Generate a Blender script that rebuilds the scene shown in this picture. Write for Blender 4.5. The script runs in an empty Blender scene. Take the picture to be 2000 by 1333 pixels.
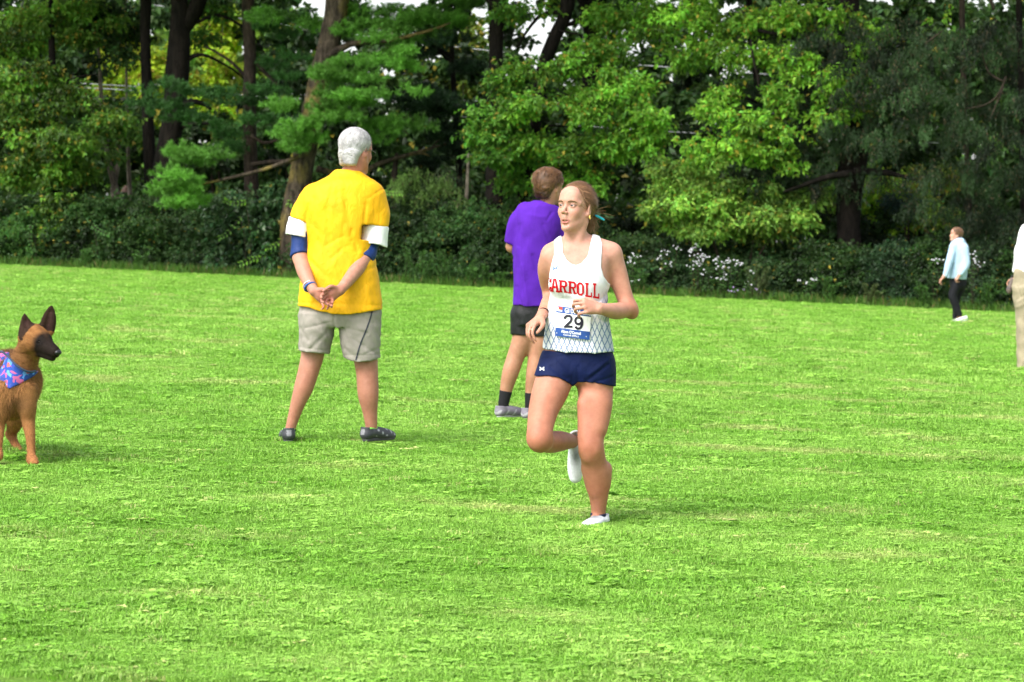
import bpy, bmesh, math, random, time
import numpy as np
from mathutils import Vector, Matrix
from mathutils.bvhtree import BVHTree
T0 = time.time()
scene = bpy.context.scene
COL = scene.collection
rng = np.random.default_rng(7)
random.seed(7)

# ---------------------------------------------------------------- camera
FPX, HCAM = 5600.0, 1.3
PITCH = math.atan((666.5 - 455.0) / FPX)
cam_d = bpy.data.cameras.new('camera'); cam = bpy.data.objects.new('camera', cam_d); COL.objects.link(cam)
cam.location = (0, 0, HCAM); cam.rotation_euler = (math.pi / 2 - PITCH, 0, 0)
cam_d.sensor_width = 36.0; cam_d.lens = FPX / 2000 * 36.0
cam_d.clip_start = 0.5; cam_d.clip_end = 1500
cam_d.dof.use_dof = True; cam_d.dof.focus_distance = 13.2; cam_d.dof.aperture_fstop = 8.5
scene.camera = cam
# ---------------------------------------------------------------- sky and sun
SUN_EL, SUN_AZ = math.radians(48), math.radians(222)      # high, behind the camera and to its left
world = bpy.data.worlds.new('World'); scene.world = world; world.use_nodes = True
wt = world.node_tree; bg = wt.nodes['Background']
sky = wt.nodes.new('ShaderNodeTexSky'); sky.sky_type = 'NISHITA'; sky.sun_disc = False
sky.sun_elevation = SUN_EL; sky.sun_rotation = SUN_AZ; sky.air_density = 1.0; sky.dust_density = 3.0; sky.ozone_density = 1.0
bw = wt.nodes.new('ShaderNodeRGBToBW'); wt.links.new(sky.outputs[0], bw.inputs[0])
mx = wt.nodes.new('ShaderNodeMixRGB'); mx.inputs[0].default_value = 0.8
wt.links.new(sky.outputs[0], mx.inputs[1]); wt.links.new(bw.outputs[0], mx.inputs[2])   # overcast: nearly white
wt.links.new(mx.outputs[0], bg.inputs[0]); bg.inputs[1].default_value = 0.125
sun_d = bpy.data.lights.new('sun', 'SUN'); sun_d.energy = 1.2; sun_d.angle = math.radians(34); sun_d.color = (1, .96, .9)
sun = bpy.data.objects.new('sun', sun_d); COL.objects.link(sun)
sdir = Vector((math.sin(SUN_AZ) * math.cos(SUN_EL), math.cos(SUN_AZ) * math.cos(SUN_EL), math.sin(SUN_EL)))
sun.rotation_euler = (-sdir).to_track_quat('-Z', 'Y').to_euler(); sun.location = (0, 0, 40)
vs = scene.view_settings
vs.view_transform = 'Standard'; vs.look = 'None'; vs.gamma = 1; vs.use_curve_mapping = False; vs.exposure = 1.75

# ---------------------------------------------------------------- projection helpers (photo pixels, 2000 wide -> world)
CT, ST = math.cos(PITCH), math.sin(PITCH)
def ray(px, py):
    u, v = (px - 1000) / FPX, -(py - 666.5) / FPX
    return np.array([u, CT + v * ST, -ST + v * CT])
def P(px, py, Y):
    d = ray(px, py)
    return np.array([0, 0, HCAM]) + d * (Y / d[1])
def gz(x, y):
    return -0.04 * 60 * np.tanh(np.asarray(x) / 60.0)
def G(px, py):
    d = ray(px, py); t = 10.0
    for _ in range(60):
        p = np.array([0, 0, HCAM]) + d * t
        t = t + (p[2] - gz(p[0], p[1])) / max(1e-4, -d[2] + 0.04 * d[0] * -1) * 0.8
        t = min(max(t, 2), 400)
    return np.array([0, 0, HCAM]) + d * t
E0, E1 = G(0, 517), G(2000, 612)
def edgeY(px):
    """distance of the wood's edge along the ray of photo column px"""
    u = (px - 1000) / FPX
    # x = u*Y on line E0->E1
    sx, sy = E1[0] - E0[0], E1[1] - E0[1]
    # E0x + t sx = u (E0y + t sy)
    t = (u * E0[1] - E0[0]) / (sx - u * sy)
    return E0[1] + t * sy

# ---------------------------------------------------------------- object helpers
def tag(o, label=None, cat=None, group=None, kind=None):
    if label: o['label'] = label
    if cat: o['category'] = cat
    if group: o['group'] = group
    if kind: o['kind'] = kind
    return o
def empty(name, loc, label, cat, group=None):
    o = bpy.data.objects.new(name, None); COL.objects.link(o); o.location = Vector([float(c) for c in loc])
    o.empty_display_size = 0.2
    bpy.context.view_layer.update()
    return tag(o, label, cat, group)
def mk(name, V, F, mat=None, parent=None, attrs=None, smooth=False, mats=None, midx=None):
    """V (n,3) world coordinates; F (m,k) array or list of arrays of faces"""
    V = np.asarray(V, dtype=np.float32)
    if parent is not None:
        V = V - np.array(parent_world(parent), dtype=np.float32)
    Fs = F if isinstance(F, list) else [F]
    Fs = [np.asarray(f, dtype=np.int32) for f in Fs if len(f)]
    me = bpy.data.meshes.new(name)
    me.vertices.add(len(V)); me.vertices.foreach_set('co', V.ravel())
    tot = sum(f.size for f in Fs); nf = sum(len(f) for f in Fs)
    me.loops.add(tot); me.polygons.add(nf)
    me.loops.foreach_set('vertex_index', np.concatenate([f.ravel() for f in Fs]))
    sizes = np.concatenate([np.full(len(f), f.shape[1], dtype=np.int32) for f in Fs])
    starts = np.concatenate([[0], np.cumsum(sizes)[:-1]]).astype(np.int32)
    me.polygons.foreach_set('loop_start', starts)
    if midx is not None: me.polygons.foreach_set('material_index', np.asarray(midx, dtype=np.int32))
    me.polygons.foreach_set('use_smooth', np.full(nf, bool(smooth)))
    me.update(calc_edges=True)
    if attrs:
        for k, a in attrs.items():
            a = np.asarray(a, dtype=np.float32)
            if a.ndim == 1: a = np.repeat(a[:, None], 3, 1)
            c = np.ones((len(V), 4), dtype=np.float32); c[:, :3] = a
            at = me.color_attributes.new(k, 'FLOAT_COLOR', 'POINT'); at.data.foreach_set('color', c.ravel())
    o = bpy.data.objects.new(name, me); COL.objects.link(o)
    for m in (mats or ([mat] if mat else [])): me.materials.append(m)
    if parent is not None: o.parent = parent
    return o
def parent_world(p):
    v = Vector((0, 0, 0))
    while p is not None:
        v += Vector(p.location); p = p.parent
    return v

# ---------------------------------------------------------------- materials
MATS = {}
def newmat(name):
    m = bpy.data.materials.new(name); m.use_nodes = True
    return m, m.node_tree, m.node_tree.nodes['Principled BSDF']
def N(t, ty, **kw):
    n = t.nodes.new(ty)
    for k, v in kw.items():
        if k.startswith('i_'): n.inputs[k[2:].replace('_', ' ')].default_value = v
        else: setattr(n, k, v)
    return n
def noise_mix(t, c1, c2, scale, detail=4, lo=.35, hi=.65, vec=None, rough=.55):
    n = N(t, 'ShaderNodeTexNoise'); n.inputs['Scale'].default_value = scale; n.inputs['Detail'].default_value = detail
    n.inputs['Roughness'].default_value = rough
    if vec is not None: t.links.new(vec, n.inputs['Vector'])
    mr = N(t, 'ShaderNodeMapRange'); mr.inputs[1].default_value = lo; mr.inputs[2].default_value = hi
    t.links.new(n.outputs[0], mr.inputs[0])
    mm = N(t, 'ShaderNodeMixRGB')
    t.links.new(mr.outputs[0], mm.inputs[0])
    for i, c in ((1, c1), (2, c2)):
        if hasattr(c, 'links'): t.links.new(c, mm.inputs[i])
        else: mm.inputs[i].default_value = (*c, 1)
    return mm.outputs[0]
def obj_coords(t, scale=(1, 1, 1)):
    tc = N(t, 'ShaderNodeTexCoord'); mp = N(t, 'ShaderNodeMapping'); mp.inputs['Scale'].default_value = scale
    t.links.new(tc.outputs['Object'], mp.inputs['Vector'])
    return mp.outputs[0]
def bump(t, b, height, strength, dist=.01):
    bp = N(t, 'ShaderNodeBump'); bp.inputs['Strength'].default_value = strength; bp.inputs['Distance'].default_value = dist
    t.links.new(height, bp.inputs['Height']); t.links.new(bp.outputs[0], b.inputs['Normal']); return bp
def leaf_mat(name, transl=.35, rough=.55):
    m, t, b = newmat(name)
    a = N(t, 'ShaderNodeAttribute', attribute_name='tint')
    t.links.new(a.outputs['Color'], b.inputs['Base Color']); b.inputs['Roughness'].default_value = rough
    b.inputs['Specular IOR Level'].default_value = .3
    tr = N(t, 'ShaderNodeBsdfTranslucent')
    hs = N(t, 'ShaderNodeHueSaturation'); hs.inputs['Value'].default_value = 1.25; hs.inputs['Hue'].default_value = .485
    t.links.new(a.outputs['Color'], hs.inputs['Color']); t.links.new(hs.outputs[0], tr.inputs['Color'])
    mixs = N(t, 'ShaderNodeMixShader'); mixs.inputs[0].default_value = transl
    t.links.new(b.outputs[0], mixs.inputs[1]); t.links.new(tr.outputs[0], mixs.inputs[2])
    t.links.new(mixs.outputs[0], t.nodes['Material Output'].inputs['Surface'])
    return m
def bark_mat(name, c1, c2, scale=7, lich=None):
    m, t, b = newmat(name)
    v = obj_coords(t, (1, 1, .22))
    w = N(t, 'ShaderNodeTexVoronoi'); w.inputs['Scale'].default_value = scale * 1.6; w.feature = 'DISTANCE_TO_EDGE'
    nz = N(t, 'ShaderNodeTexNoise'); nz.inputs['Scale'].default_value = scale; nz.inputs['Detail'].default_value = 6
    t.links.new(v, nz.inputs['Vector'])
    md = N(t, 'ShaderNodeMixRGB'); md.inputs[0].default_value = .35; t.links.new(v, md.inputs[1]); t.links.new(nz.outputs['Color'], md.inputs[2])
    t.links.new(md.outputs[0], w.inputs['Vector'])
    col = noise_mix(t, c1, c2, scale * .9, 5, .38, .62, v)
    if lich:
        v2 = obj_coords(t, (1, 1, .6))
        col2 = noise_mix(t, (0, 0, 0), (1, 1, 1), 2.2, 5, .48, .6, v2)
        mm = N(t, 'ShaderNodeMixRGB'); t.links.new(col2, mm.inputs[0]); t.links.new(col, mm.inputs[1]); mm.inputs[2].default_value = (*lich, 1); col = mm.outputs[0]
    cr = N(t, 'ShaderNodeMapRange'); cr.inputs[1].default_value = 0; cr.inputs[2].default_value = .12; cr.inputs[3].default_value = .6
    t.links.new(w.outputs['Distance'], cr.inputs[0])
    mu = N(t, 'ShaderNodeMixRGB', blend_type='MULTIPLY'); mu.inputs[0].default_value = 1
    t.links.new(col, mu.inputs[1]); t.links.new(cr.outputs[0], mu.inputs[2])
    t.links.new(mu.outputs[0], b.inputs['Base Color']); b.inputs['Roughness'].default_value = .95
    b.inputs['Specular IOR Level'].default_value = .1
    ad = N(t, 'ShaderNodeMath', operation='ADD'); t.links.new(cr.outputs[0], ad.inputs[0]); t.links.new(nz.outputs[0], ad.inputs[1])
    bump(t, b, ad.outputs[0], 1.0, .03)
    return m
def plain(name, col, rough=.7, spec=.3, noise=None, bumps=None, subs=0):
    m, t, b = newmat(name)
    b.inputs['Roughness'].default_value = rough; b.inputs['Specular IOR Level'].default_value = spec
    c = col
    if noise:   # (second colour, scale)
        t.links.new(noise_mix(t, col, noise[0], noise[1], 4, .35, .65, obj_coords(t)), b.inputs['Base Color'])
    else: b.inputs['Base Color'].default_value = (*col, 1)
    if bumps:   # (scale, strength, dist)
        nz = N(t, 'ShaderNodeTexNoise'); nz.inputs['Scale'].default_value = bumps[0]; nz.inputs['Detail'].default_value = 4
        t.links.new(obj_coords(t), nz.inputs['Vector']); bump(t, b, nz.outputs[0], bumps[1], bumps[2])
    if subs: b.inputs['Subsurface Weight'].default_value = subs; b.inputs['Subsurface Radius'].default_value = (.02, .008, .004); b.inputs['Subsurface Scale'].default_value = 1
    return m
# ================================================================ GROUND
def smooth01(x): x = np.clip(x, 0, 1); return x * x * (3 - 2 * x)
xs = np.concatenate([np.linspace(-300, -30, 28), np.linspace(-29, 29, 117), np.linspace(30, 300, 28)])
ys = np.concatenate([np.linspace(-60, 5, 14), np.linspace(5.5, 120, 230), np.linspace(125, 900, 40)])
XX, YY = np.meshgrid(xs, ys, indexing='ij')
def undul(x, y):
    return .005 * np.sin(x * 1.3 + .4 * y) + .005 * np.sin(y * 1.1 - .6 * x + 1) + .003 * np.sin(2.7 * x + 2.1 * y)
ZZ = gz(XX, YY) + undul(XX, YY) * .6
nx, ny = len(xs), len(ys)
idx = np.arange(nx * ny).reshape(nx, ny)
F = np.stack([idx[:-1, :-1], idx[1:, :-1], idx[1:, 1:], idx[:-1, 1:]], -1).reshape(-1, 4)
m, t, b = newmat('lawn')
tc = N(t, 'ShaderNodeTexCoord')
GC1, GC2, GY = (.132, .285, .028), (.205, .365, .058), (.40, .40, .13)
c = noise_mix(t, GC1, GC2, 1.1, 6, .38, .62, tc.outputs['Object'])
mp = N(t, 'ShaderNodeMapping'); mp.inputs['Scale'].default_value = (.35, 1.0, 1); t.links.new(tc.outputs['Object'], mp.inputs['Vector'])
dry = noise_mix(t, (0, 0, 0), (1, 1, 1), .9, 7, .56, .74, mp.outputs[0])
mm = N(t, 'ShaderNodeMixRGB'); t.links.new(dry, mm.inputs[0]); t.links.new(c, mm.inputs[1]); mm.inputs[2].default_value = (*GY, 1)
fine = noise_mix(t, (.75, .8, .7), (1.2, 1.2, 1.2), 34, 8, .3, .68, tc.outputs['Object'], rough=.7)
mu = N(t, 'ShaderNodeMixRGB', blend_type='MULTIPLY'); mu.inputs[0].default_value = .8; t.links.new(mm.outputs[0], mu.inputs[1]); t.links.new(fine, mu.inputs[2])
# wood floor beyond the edge line
sp = N(t, 'ShaderNodeSeparateXYZ'); t.links.new(tc.outputs['Object'], sp.inputs[0])
a_ = (E1[1] - E0[1]) / (E1[0] - E0[0]); b_ = E0[1] - a_ * E0[0]
mA = N(t, 'ShaderNodeMath', operation='MULTIPLY_ADD'); t.links.new(sp.outputs['X'], mA.inputs[0]); mA.inputs[1].default_value = -a_; mA.inputs[2].default_value = -b_ - .8
mB = N(t, 'ShaderNodeMath', operation='ADD'); t.links.new(mA.outputs[0], mB.inputs[0]); t.links.new(sp.outputs['Y'], mB.inputs[1])
en = N(t, 'ShaderNodeTexNoise'); en.inputs['Scale'].default_value = 1.2; t.links.new(tc.outputs['Object'], en.inputs['Vector'])
mC = N(t, 'ShaderNodeMath', operation='MULTIPLY_ADD'); t.links.new(en.outputs[0], mC.inputs[0]); mC.inputs[1].default_value = 1.2; t.links.new(mB.outputs[0], mC.inputs[2])
r1 = N(t, 'ShaderNodeMapRange'); r1.inputs[1].default_value = .5; r1.inputs[2].default_value = 1.3; t.links.new(mC.outputs[0], r1.inputs[0])
r2 = N(t, 'ShaderNodeMapRange'); r2.inputs[1].default_value = 22; r2.inputs[2].default_value = 26; r2.inputs[3].default_value = 1; r2.inputs[4].default_value = 0; t.links.new(mC.outputs[0], r2.inputs[0])
mD = N(t, 'ShaderNodeMath', operation='MULTIPLY'); t.links.new(r1.outputs[0], mD.inputs[0]); t.links.new(r2.outputs[0], mD.inputs[1])
soil = noise_mix(t, (.05, .035, .02), (.03, .05, .015), 3, 6, .4, .6, tc.outputs['Object'])
mE = N(t, 'ShaderNodeMixRGB'); t.links.new(mD.outputs[0], mE.inputs[0]); t.links.new(mu.outputs[0], mE.inputs[1]); t.links.new(soil, mE.inputs[2])
t.links.new(mE.outputs[0], b.inputs['Base Color']); b.inputs['Roughness'].default_value = .9; b.inputs['Specular IOR Level'].default_value = .15
nb = N(t, 'ShaderNodeTexNoise'); nb.inputs['Scale'].default_value = 28; nb.inputs['Detail'].default_value = 8; nb.inputs['Roughness'].default_value = .7
t.links.new(tc.outputs['Object'], nb.inputs['Vector']); bump(t, b, nb.outputs[0], .9, .05)
ground = mk('ground', np.stack([XX, YY, ZZ], -1).reshape(-1, 3), F, m, smooth=True); tag(ground, kind='structure')

# ---------------------------------------------------------------- grass: tufts instanced over the lawn (uncountable)
def hash_noise(x, y, s):
    return (np.sin(x * 1.7 * s + 1.3 * np.sin(y * 1.1 * s)) + np.sin(y * 2.3 * s + 1.7 * np.sin(x * .9 * s)) + np.sin((x + y) * 1.37 * s + 2 * np.sin((x - y) * .7 * s))) / 3
def tuft(seed, nbl, hgt, spread, wid, clover=False):
    r = np.random.default_rng(seed); V = []; Fc = []; Tn = []
    for i in range(nbl):
        a = r.uniform(0, 2 * math.pi); rr = spread * math.sqrt(r.uniform()); x, y = rr * math.cos(a), rr * math.sin(a)
        h = hgt * r.uniform(.55, 1.15); la = r.uniform(0, 2 * math.pi); ln = h * r.uniform(.25, 1.2)
        dx, dy = math.cos(la), math.sin(la); wx, wy = -dy * wid, dx * wid
        k = len(V)
        V += [(x - wx, y - wy, -.004), (x + wx, y + wy, -.004),
              (x + dx * ln * .4 + wx * .8, y + dy * ln * .4 + wy * .8, h * .65), (x + dx * ln * .4 - wx * .8, y + dy * ln * .4 - wy * .8, h * .65),
              (x + dx * ln, y + dy * ln, h * r.uniform(.75, 1.0))]
        Fc += [(k, k + 1, k + 2), (k, k + 2, k + 3), (k + 3, k + 2, k + 4)]
        Tn += [r.uniform(.82, 1.22)] * 5
    if clover:
        for i in range(5 * clover):
            a = r.uniform(0, 6.28); rr = spread * 1.2 * r.uniform(); x, y = rr * math.cos(a), rr * math.sin(a); h = hgt * r.uniform(.5, .9)
            for q in range(3):
                an = a + q * 2.094; cx, cy = x + .009 * clover ** .5 * math.cos(an), y + .009 * clover ** .5 * math.sin(an); k = len(V)
                for s_ in range(4):
                    aa = an + s_ * 1.5708; V.append((cx + .009 * clover ** .5 * math.cos(aa), cy + .009 * clover ** .5 * math.sin(aa), h + r.uniform(-.003, .003)))
                Fc += [(k, k + 1, k + 2), (k, k + 2, k + 3)]; Tn += [r.uniform(.9, 1.5)] * 4
    me = bpy.data.meshes.new('grass_tuft'); me.from_pydata(V, [], Fc)
    at = me.color_attributes.new('shade', 'FLOAT_COLOR', 'POINT')
    at.data.foreach_set('color', np.repeat(np.array(Tn, dtype=np.float32)[:, None], 4, 1).ravel())
    return me
gm, t, b = newmat('grass_blade')
a1 = N(t, 'ShaderNodeAttribute', attribute_name='shade'); a2 = N(t, 'ShaderNodeAttribute', attribute_name='gcol'); a2.attribute_type = 'INSTANCER'
mu = N(t, 'ShaderNodeMixRGB', blend_type='MULTIPLY'); mu.inputs[0].default_value = 1
t.links.new(a1.outputs['Color'], mu.inputs[1]); t.links.new(a2.outputs['Color'], mu.inputs[2])
t.links.new(mu.outputs[0], b.inputs['Base Color']); b.inputs['Roughness'].default_value = .5; b.inputs['Specular IOR Level'].default_value = .35
tr = N(t, 'ShaderNodeBsdfTranslucent'); t.links.new(mu.outputs[0], tr.inputs['Color'])
ms = N(t, 'ShaderNodeMixShader'); ms.inputs[0].default_value = .35; t.links.new(b.outputs[0], ms.inputs[1]); t.links.new(tr.outputs[0], ms.inputs[2])
t.links.new(ms.outputs[0], t.nodes['Material Output'].inputs['Surface'])
tufts = []
tc_col = bpy.data.collections.new('tuft_sources')
for i, (nb_, hg, sp_, wd, cl) in enumerate([(34, .019, .052, .0018, 0), (38, .016, .056, .0020, 0), (30, .024, .048, .0017, 0), (20, .018, .055, .0020, 1), (38, .014, .06, .0024, 0)]):
    me = tuft(i, nb_, hg, sp_, wd, cl); me.materials.append(gm)
    o = bpy.data.objects.new('grass_tuft', me); tc_col.objects.link(o); tufts.append(o)
pts = []; scl = []; cols = []
bands = [(8.0, 10.5, 1900, 1.0), (10.5, 14, 1200, 1.05), (14, 19, 600, 1.15), (19, 27, 240, 1.4), (27, 40, 70, 1.7), (40, 72, 26, 1.9)]
for (y0, y1, dens, sc) in bands:
    hw = lambda y: y * .181 + 1.7
    area = (hw(y0) + hw(y1)) * (y1 - y0); n = int(area * dens)
    y = rng.uniform(y0, y1, n); x = rng.uniform(-1, 1, n) * (y * .181 + 1.7)
    yl = a_ * x + b_
    keep = y < yl + .3
    x, y = x[keep], y[keep]
    FEET = [(P(fx, fy, G(fx, fy)[1])[:2]) for fx, fy in ((1166, 1024), (561, 866), (722, 864), (745, 862), (983, 815), (1035, 818), (62, 906), (1878, 629))]
    pts.append(np.stack([x, y, gz(x, y) + undul(x, y) * .6], -1)); s_ = sc * rng.uniform(.7, 1.3, len(x)); s_ *= np.clip(1 + .3 * hash_noise(x, y, 1.6) + .3 * hash_noise(x + 5, y, 5), .5, 1.8)
    near = np.min([np.hypot(x - q[0], (y - q[1] + .1)) for q in FEET], axis=0); s_ *= np.where(near < .25, .4, 1); scl.append(s_)
    base = np.array(GC1)[None] * 1.0 + (np.array(GC2) - np.array(GC1))[None] * np.clip(.5 + .6 * hash_noise(x + 9, y, .9) + .5 * hash_noise(x, y * 1.2, 3.3) + rng.normal(0, .3, len(x)), 0, 1)[:, None]
    dryk = smooth01((hash_noise(x * .5 + 3, y * 1.3, 1.1) * .6 + hash_noise(x, y, 3.1) * .4 - .25) * 2.2 + rng.normal(0, .22, len(x)))[:, None]
    stray = (rng.uniform(0, 1, len(x)) < .012)[:, None] * .7
    k_ = np.clip(dryk * .45 + stray, 0, 1)
    base = base * (1 - k_) + np.array((.40, .38, .16))[None] * k_
    cols.append(base * rng.uniform(.82, 1.25, (len(x), 1)) * 1.25)
pts = np.concatenate(pts); scl = np.concatenate(scl); cols = np.concatenate(cols)
gme = bpy.data.meshes.new('lawn_grass'); gme.vertices.add(len(pts)); gme.vertices.foreach_set('co', pts.astype(np.float32).ravel())
at = gme.attributes.new('gs', 'FLOAT', 'POINT'); at.data.foreach_set('value', scl.astype(np.float32))
at = gme.attributes.new('gcol', 'FLOAT_COLOR', 'POINT'); at.data.foreach_set('color', np.concatenate([cols, np.ones((len(cols), 1))], 1).astype(np.float32).ravel())
lawn = bpy.data.objects.new('lawn_grass', gme); COL.objects.link(lawn); gme.materials.append(gm)
tag(lawn, 'short bright green mown grass with clover and dry straw streaks', 'grass', kind='stuff')
ng = bpy.data.node_groups.new('grass_scatter', 'GeometryNodeTree')
ng.interface.new_socket('Geometry', in_out='INPUT', socket_type='NodeSocketGeometry'); ng.interface.new_socket('Geometry', in_out='OUTPUT', socket_type='NodeSocketGeometry')
gi = ng.nodes.new('NodeGroupInput'); go = ng.nodes.new('NodeGroupOutput')
iop = ng.nodes.new('GeometryNodeInstanceOnPoints'); ci = ng.nodes.new('GeometryNodeCollectionInfo'); ci.inputs['Collection'].default_value = tc_col
ci.inputs['Separate Children'].default_value = True; ci.inputs['Reset Children'].default_value = True
iop.inputs['Pick Instance'].default_value = True
rv = ng.nodes.new('FunctionNodeRandomValue'); rv.data_type = 'FLOAT_VECTOR'
rv.inputs['Min'].default_value = (-.12, -.12, 0); rv.inputs['Max'].default_value = (.12, .12, 6.283)
na = ng.nodes.new('GeometryNodeInputNamedAttribute'); na.data_type = 'FLOAT'; na.inputs['Name'].default_value = 'gs'
ri = ng.nodes.new('FunctionNodeRandomValue'); ri.data_type = 'INT'
for s_ in ri.inputs:
    if s_.name == 'Max' and s_.type == 'INT': s_.default_value = 4
ng.links.new(gi.outputs[0], iop.inputs['Points']); ng.links.new(ci.outputs[0], iop.inputs['Instance'])
ng.links.new([s_ for s_ in ri.outputs if s_.type == 'INT'][0], iop.inputs['Instance Index'])
ng.links.new(rv.outputs[0], iop.inputs['Rotation']); ng.links.new(na.outputs[0], iop.inputs['Scale']); ng.links.new(iop.outputs[0], go.inputs[0])
md = lawn.modifiers.new('scatter', 'NODES'); md.node_group = ng

# ================================================================ FOLIAGE BUILDERS
def unit(v): return v / (np.linalg.norm(v, axis=-1, keepdims=True) + 1e-9)
def rand_dirs(n): return unit(rng.normal(size=(n, 3)))
def leaf_arrays(C, D, Nn, L, Wd, tint, fold=.25):
    """folded rhombic leaf, 2 triangles: C base point, D direction, Nn face normal"""
    n = len(C); D = unit(D); S = unit(np.cross(D, Nn)); U = np.cross(S, D)
    L = np.broadcast_to(L, (n,))[:, None]; Wd = np.broadcast_to(Wd, (n,))[:, None]
    v0 = C; v2 = C + D * L - U * L * .12
    v1 = C + D * L * .45 + S * Wd * .5 + U * Wd * fold; v3 = C + D * L * .45 - S * Wd * .5 + U * Wd * fold
    V = np.stack([v0, v1, v2, v3], 1).reshape(-1, 3)
    i = np.arange(n)[:, None] * 4
    Fq = np.concatenate([i + np.array([0, 1, 2]), i + np.array([0, 2, 3])], 0)
    return V, Fq, np.repeat(tint, 4, 0)
def join_arrays(parts):
    Vs, Fs, Ts, k = [], [], [], 0
    for V, Fq, Tn in parts:
        Vs.append(V); Fs.append(Fq + k); Ts.append(Tn); k += len(V)
    return np.concatenate(Vs), np.concatenate(Fs), np.concatenate(Ts)
def ellip_pts(n, shell=.55):
    d = rand_dirs(n); r = rng.uniform(shell, 1, n) ** .8
    return d * r[:, None]
def clump_geo(cl, dens=1.0):
    """cl: (px,py,rx,ry,Y[,depth]) -> centre and radii in metres"""
    px, py, rx, ry, Y = cl[:5]; s = FPX / Y
    c = P(px, py, Y); r = np.array([rx / s, cl[5] if len(cl) > 5 else .75 * rx / s, ry / s])
    return c, r
def broad(clumps, col, var=.25, L=.13, W_=.075, dens=1.0, yellow=.03, droop=.35, per=7):
    """broadleaf sprays: twigs ending in fans of leaves, layered, with gaps"""
    parts = []; tw = []
    for cl in clumps:
        c, r = clump_geo(cl); area = r[0] * r[2] * 3.14
        ns = max(6, int(area * 190 * dens * (0.12 / L) ** 2 * (7 / per)))
        # sub-clumps: layered pads
        nsub = max(4, int(area * 5.0))
        sc = ellip_pts(nsub, .25) * r * .85 + c; sr = rng.uniform(.22, .42, nsub)
        pick = rng.integers(0, nsub, ns)
        off = rand_dirs(ns) * rng.uniform(.3, 1, (ns, 1)); off[:, 2] *= .45
        S = sc[pick] + off * sr[pick][:, None] * 1.25
        out = unit(S - sc[pick] + rng.normal(0, .1, (ns, 3))); out[:, 2] -= droop; out[:, 1] -= .15; out = unit(out)
        ptint = rng.normal(1, var, nsub)[pick]
        nl = per; idxs = np.repeat(np.arange(ns), nl)
        j = np.tile(np.arange(nl), ns) / nl
        base = S[idxs] + out[idxs] * (j * .22)[:, None] + rng.normal(0, .025, (ns * nl, 3))
        side = unit(np.cross(out[idxs], rng.normal(size=(ns * nl, 3))))
        D = unit(out[idxs] * .6 + side * rng.uniform(.4, 1.1, (ns * nl, 1)) + np.array([0, 0, -.25]))
        Nn = unit(rng.normal(0, .45, (ns * nl, 3)) + np.array([0, -.35, 1.0]))
        tv = np.clip(ptint[idxs] * rng.normal(1, .16, ns * nl), .35, 2)
        tint = np.array(col)[None] * tv[:, None]
        tint[:, 0] *= np.clip(rng.normal(1, .15, len(tint)), .5, 1.8)
        ye = rng.uniform(size=len(tint)) < yellow; tint[ye] = np.array((.36, .30, .04)) * rng.uniform(.6, 1.1, (ye.sum(), 1))
        sz = rng.uniform(.65, 1.2, ns * nl)
        parts.append(leaf_arrays(base, D, Nn, L * sz, W_ * sz, tint))
    return join_arrays(parts)
def needles(clumps, col, var=.2, L=.13, per=16, dens=1.0, wid=.0085, droop=.0):
    parts = []
    for cl in clumps:
        c, r = clump_geo(cl); area = r[0] * r[2] * 3.14
        ntw = max(8, int(area * 60 * dens))
        nsub = max(3, int(area * 4))
        sc = ellip_pts(nsub, .2) * r * .9 + c; sr = rng.uniform(.2, .42, nsub)
        pick = rng.integers(0, nsub, ntw)
        off = rand_dirs(ntw) * rng.uniform(.2, 1, (ntw, 1)); off[:, 2] = np.abs(off[:, 2]) * .5 - .12
        S0 = sc[pick] + off * sr[pick][:, None] * 1.3
        ax = unit(off * np.array([1, 1, .5]) + np.array([0, -.15, .35 - droop]))
        # four whorls along each twig
        q = 4; S = np.repeat(S0, q, 0) + np.repeat(ax, q, 0) * np.tile(np.arange(q) * .055, ntw)[:, None]; axq = np.repeat(ax, q, 0)
        pt = np.repeat(np.clip(rng.normal(1, var, nsub), .5, 1.7)[pick], q)
        n = len(S) * per; I = np.repeat(np.arange(len(S)), per)
        D = unit(axq[I] * .75 + rand_dirs(n) * .85); B = S[I]; ll = L * rng.uniform(.7, 1.15, n)
        sd = unit(np.cross(D, rng.normal(size=(n, 3)))) * wid
        V = np.stack([B - sd, B + sd, B + D * ll[:, None] + np.array([0, 0, -.012])], 1).reshape(-1, 3)
        Fq = np.arange(n * 3).reshape(-1, 3)
        tint = np.array(col)[None] * (pt[I] * rng.normal(1, .18, n).clip(.5, 1.7))[:, None]
        parts.append((V, Fq, np.repeat(tint, 3, 0)))
    return join_arrays(parts)
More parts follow.
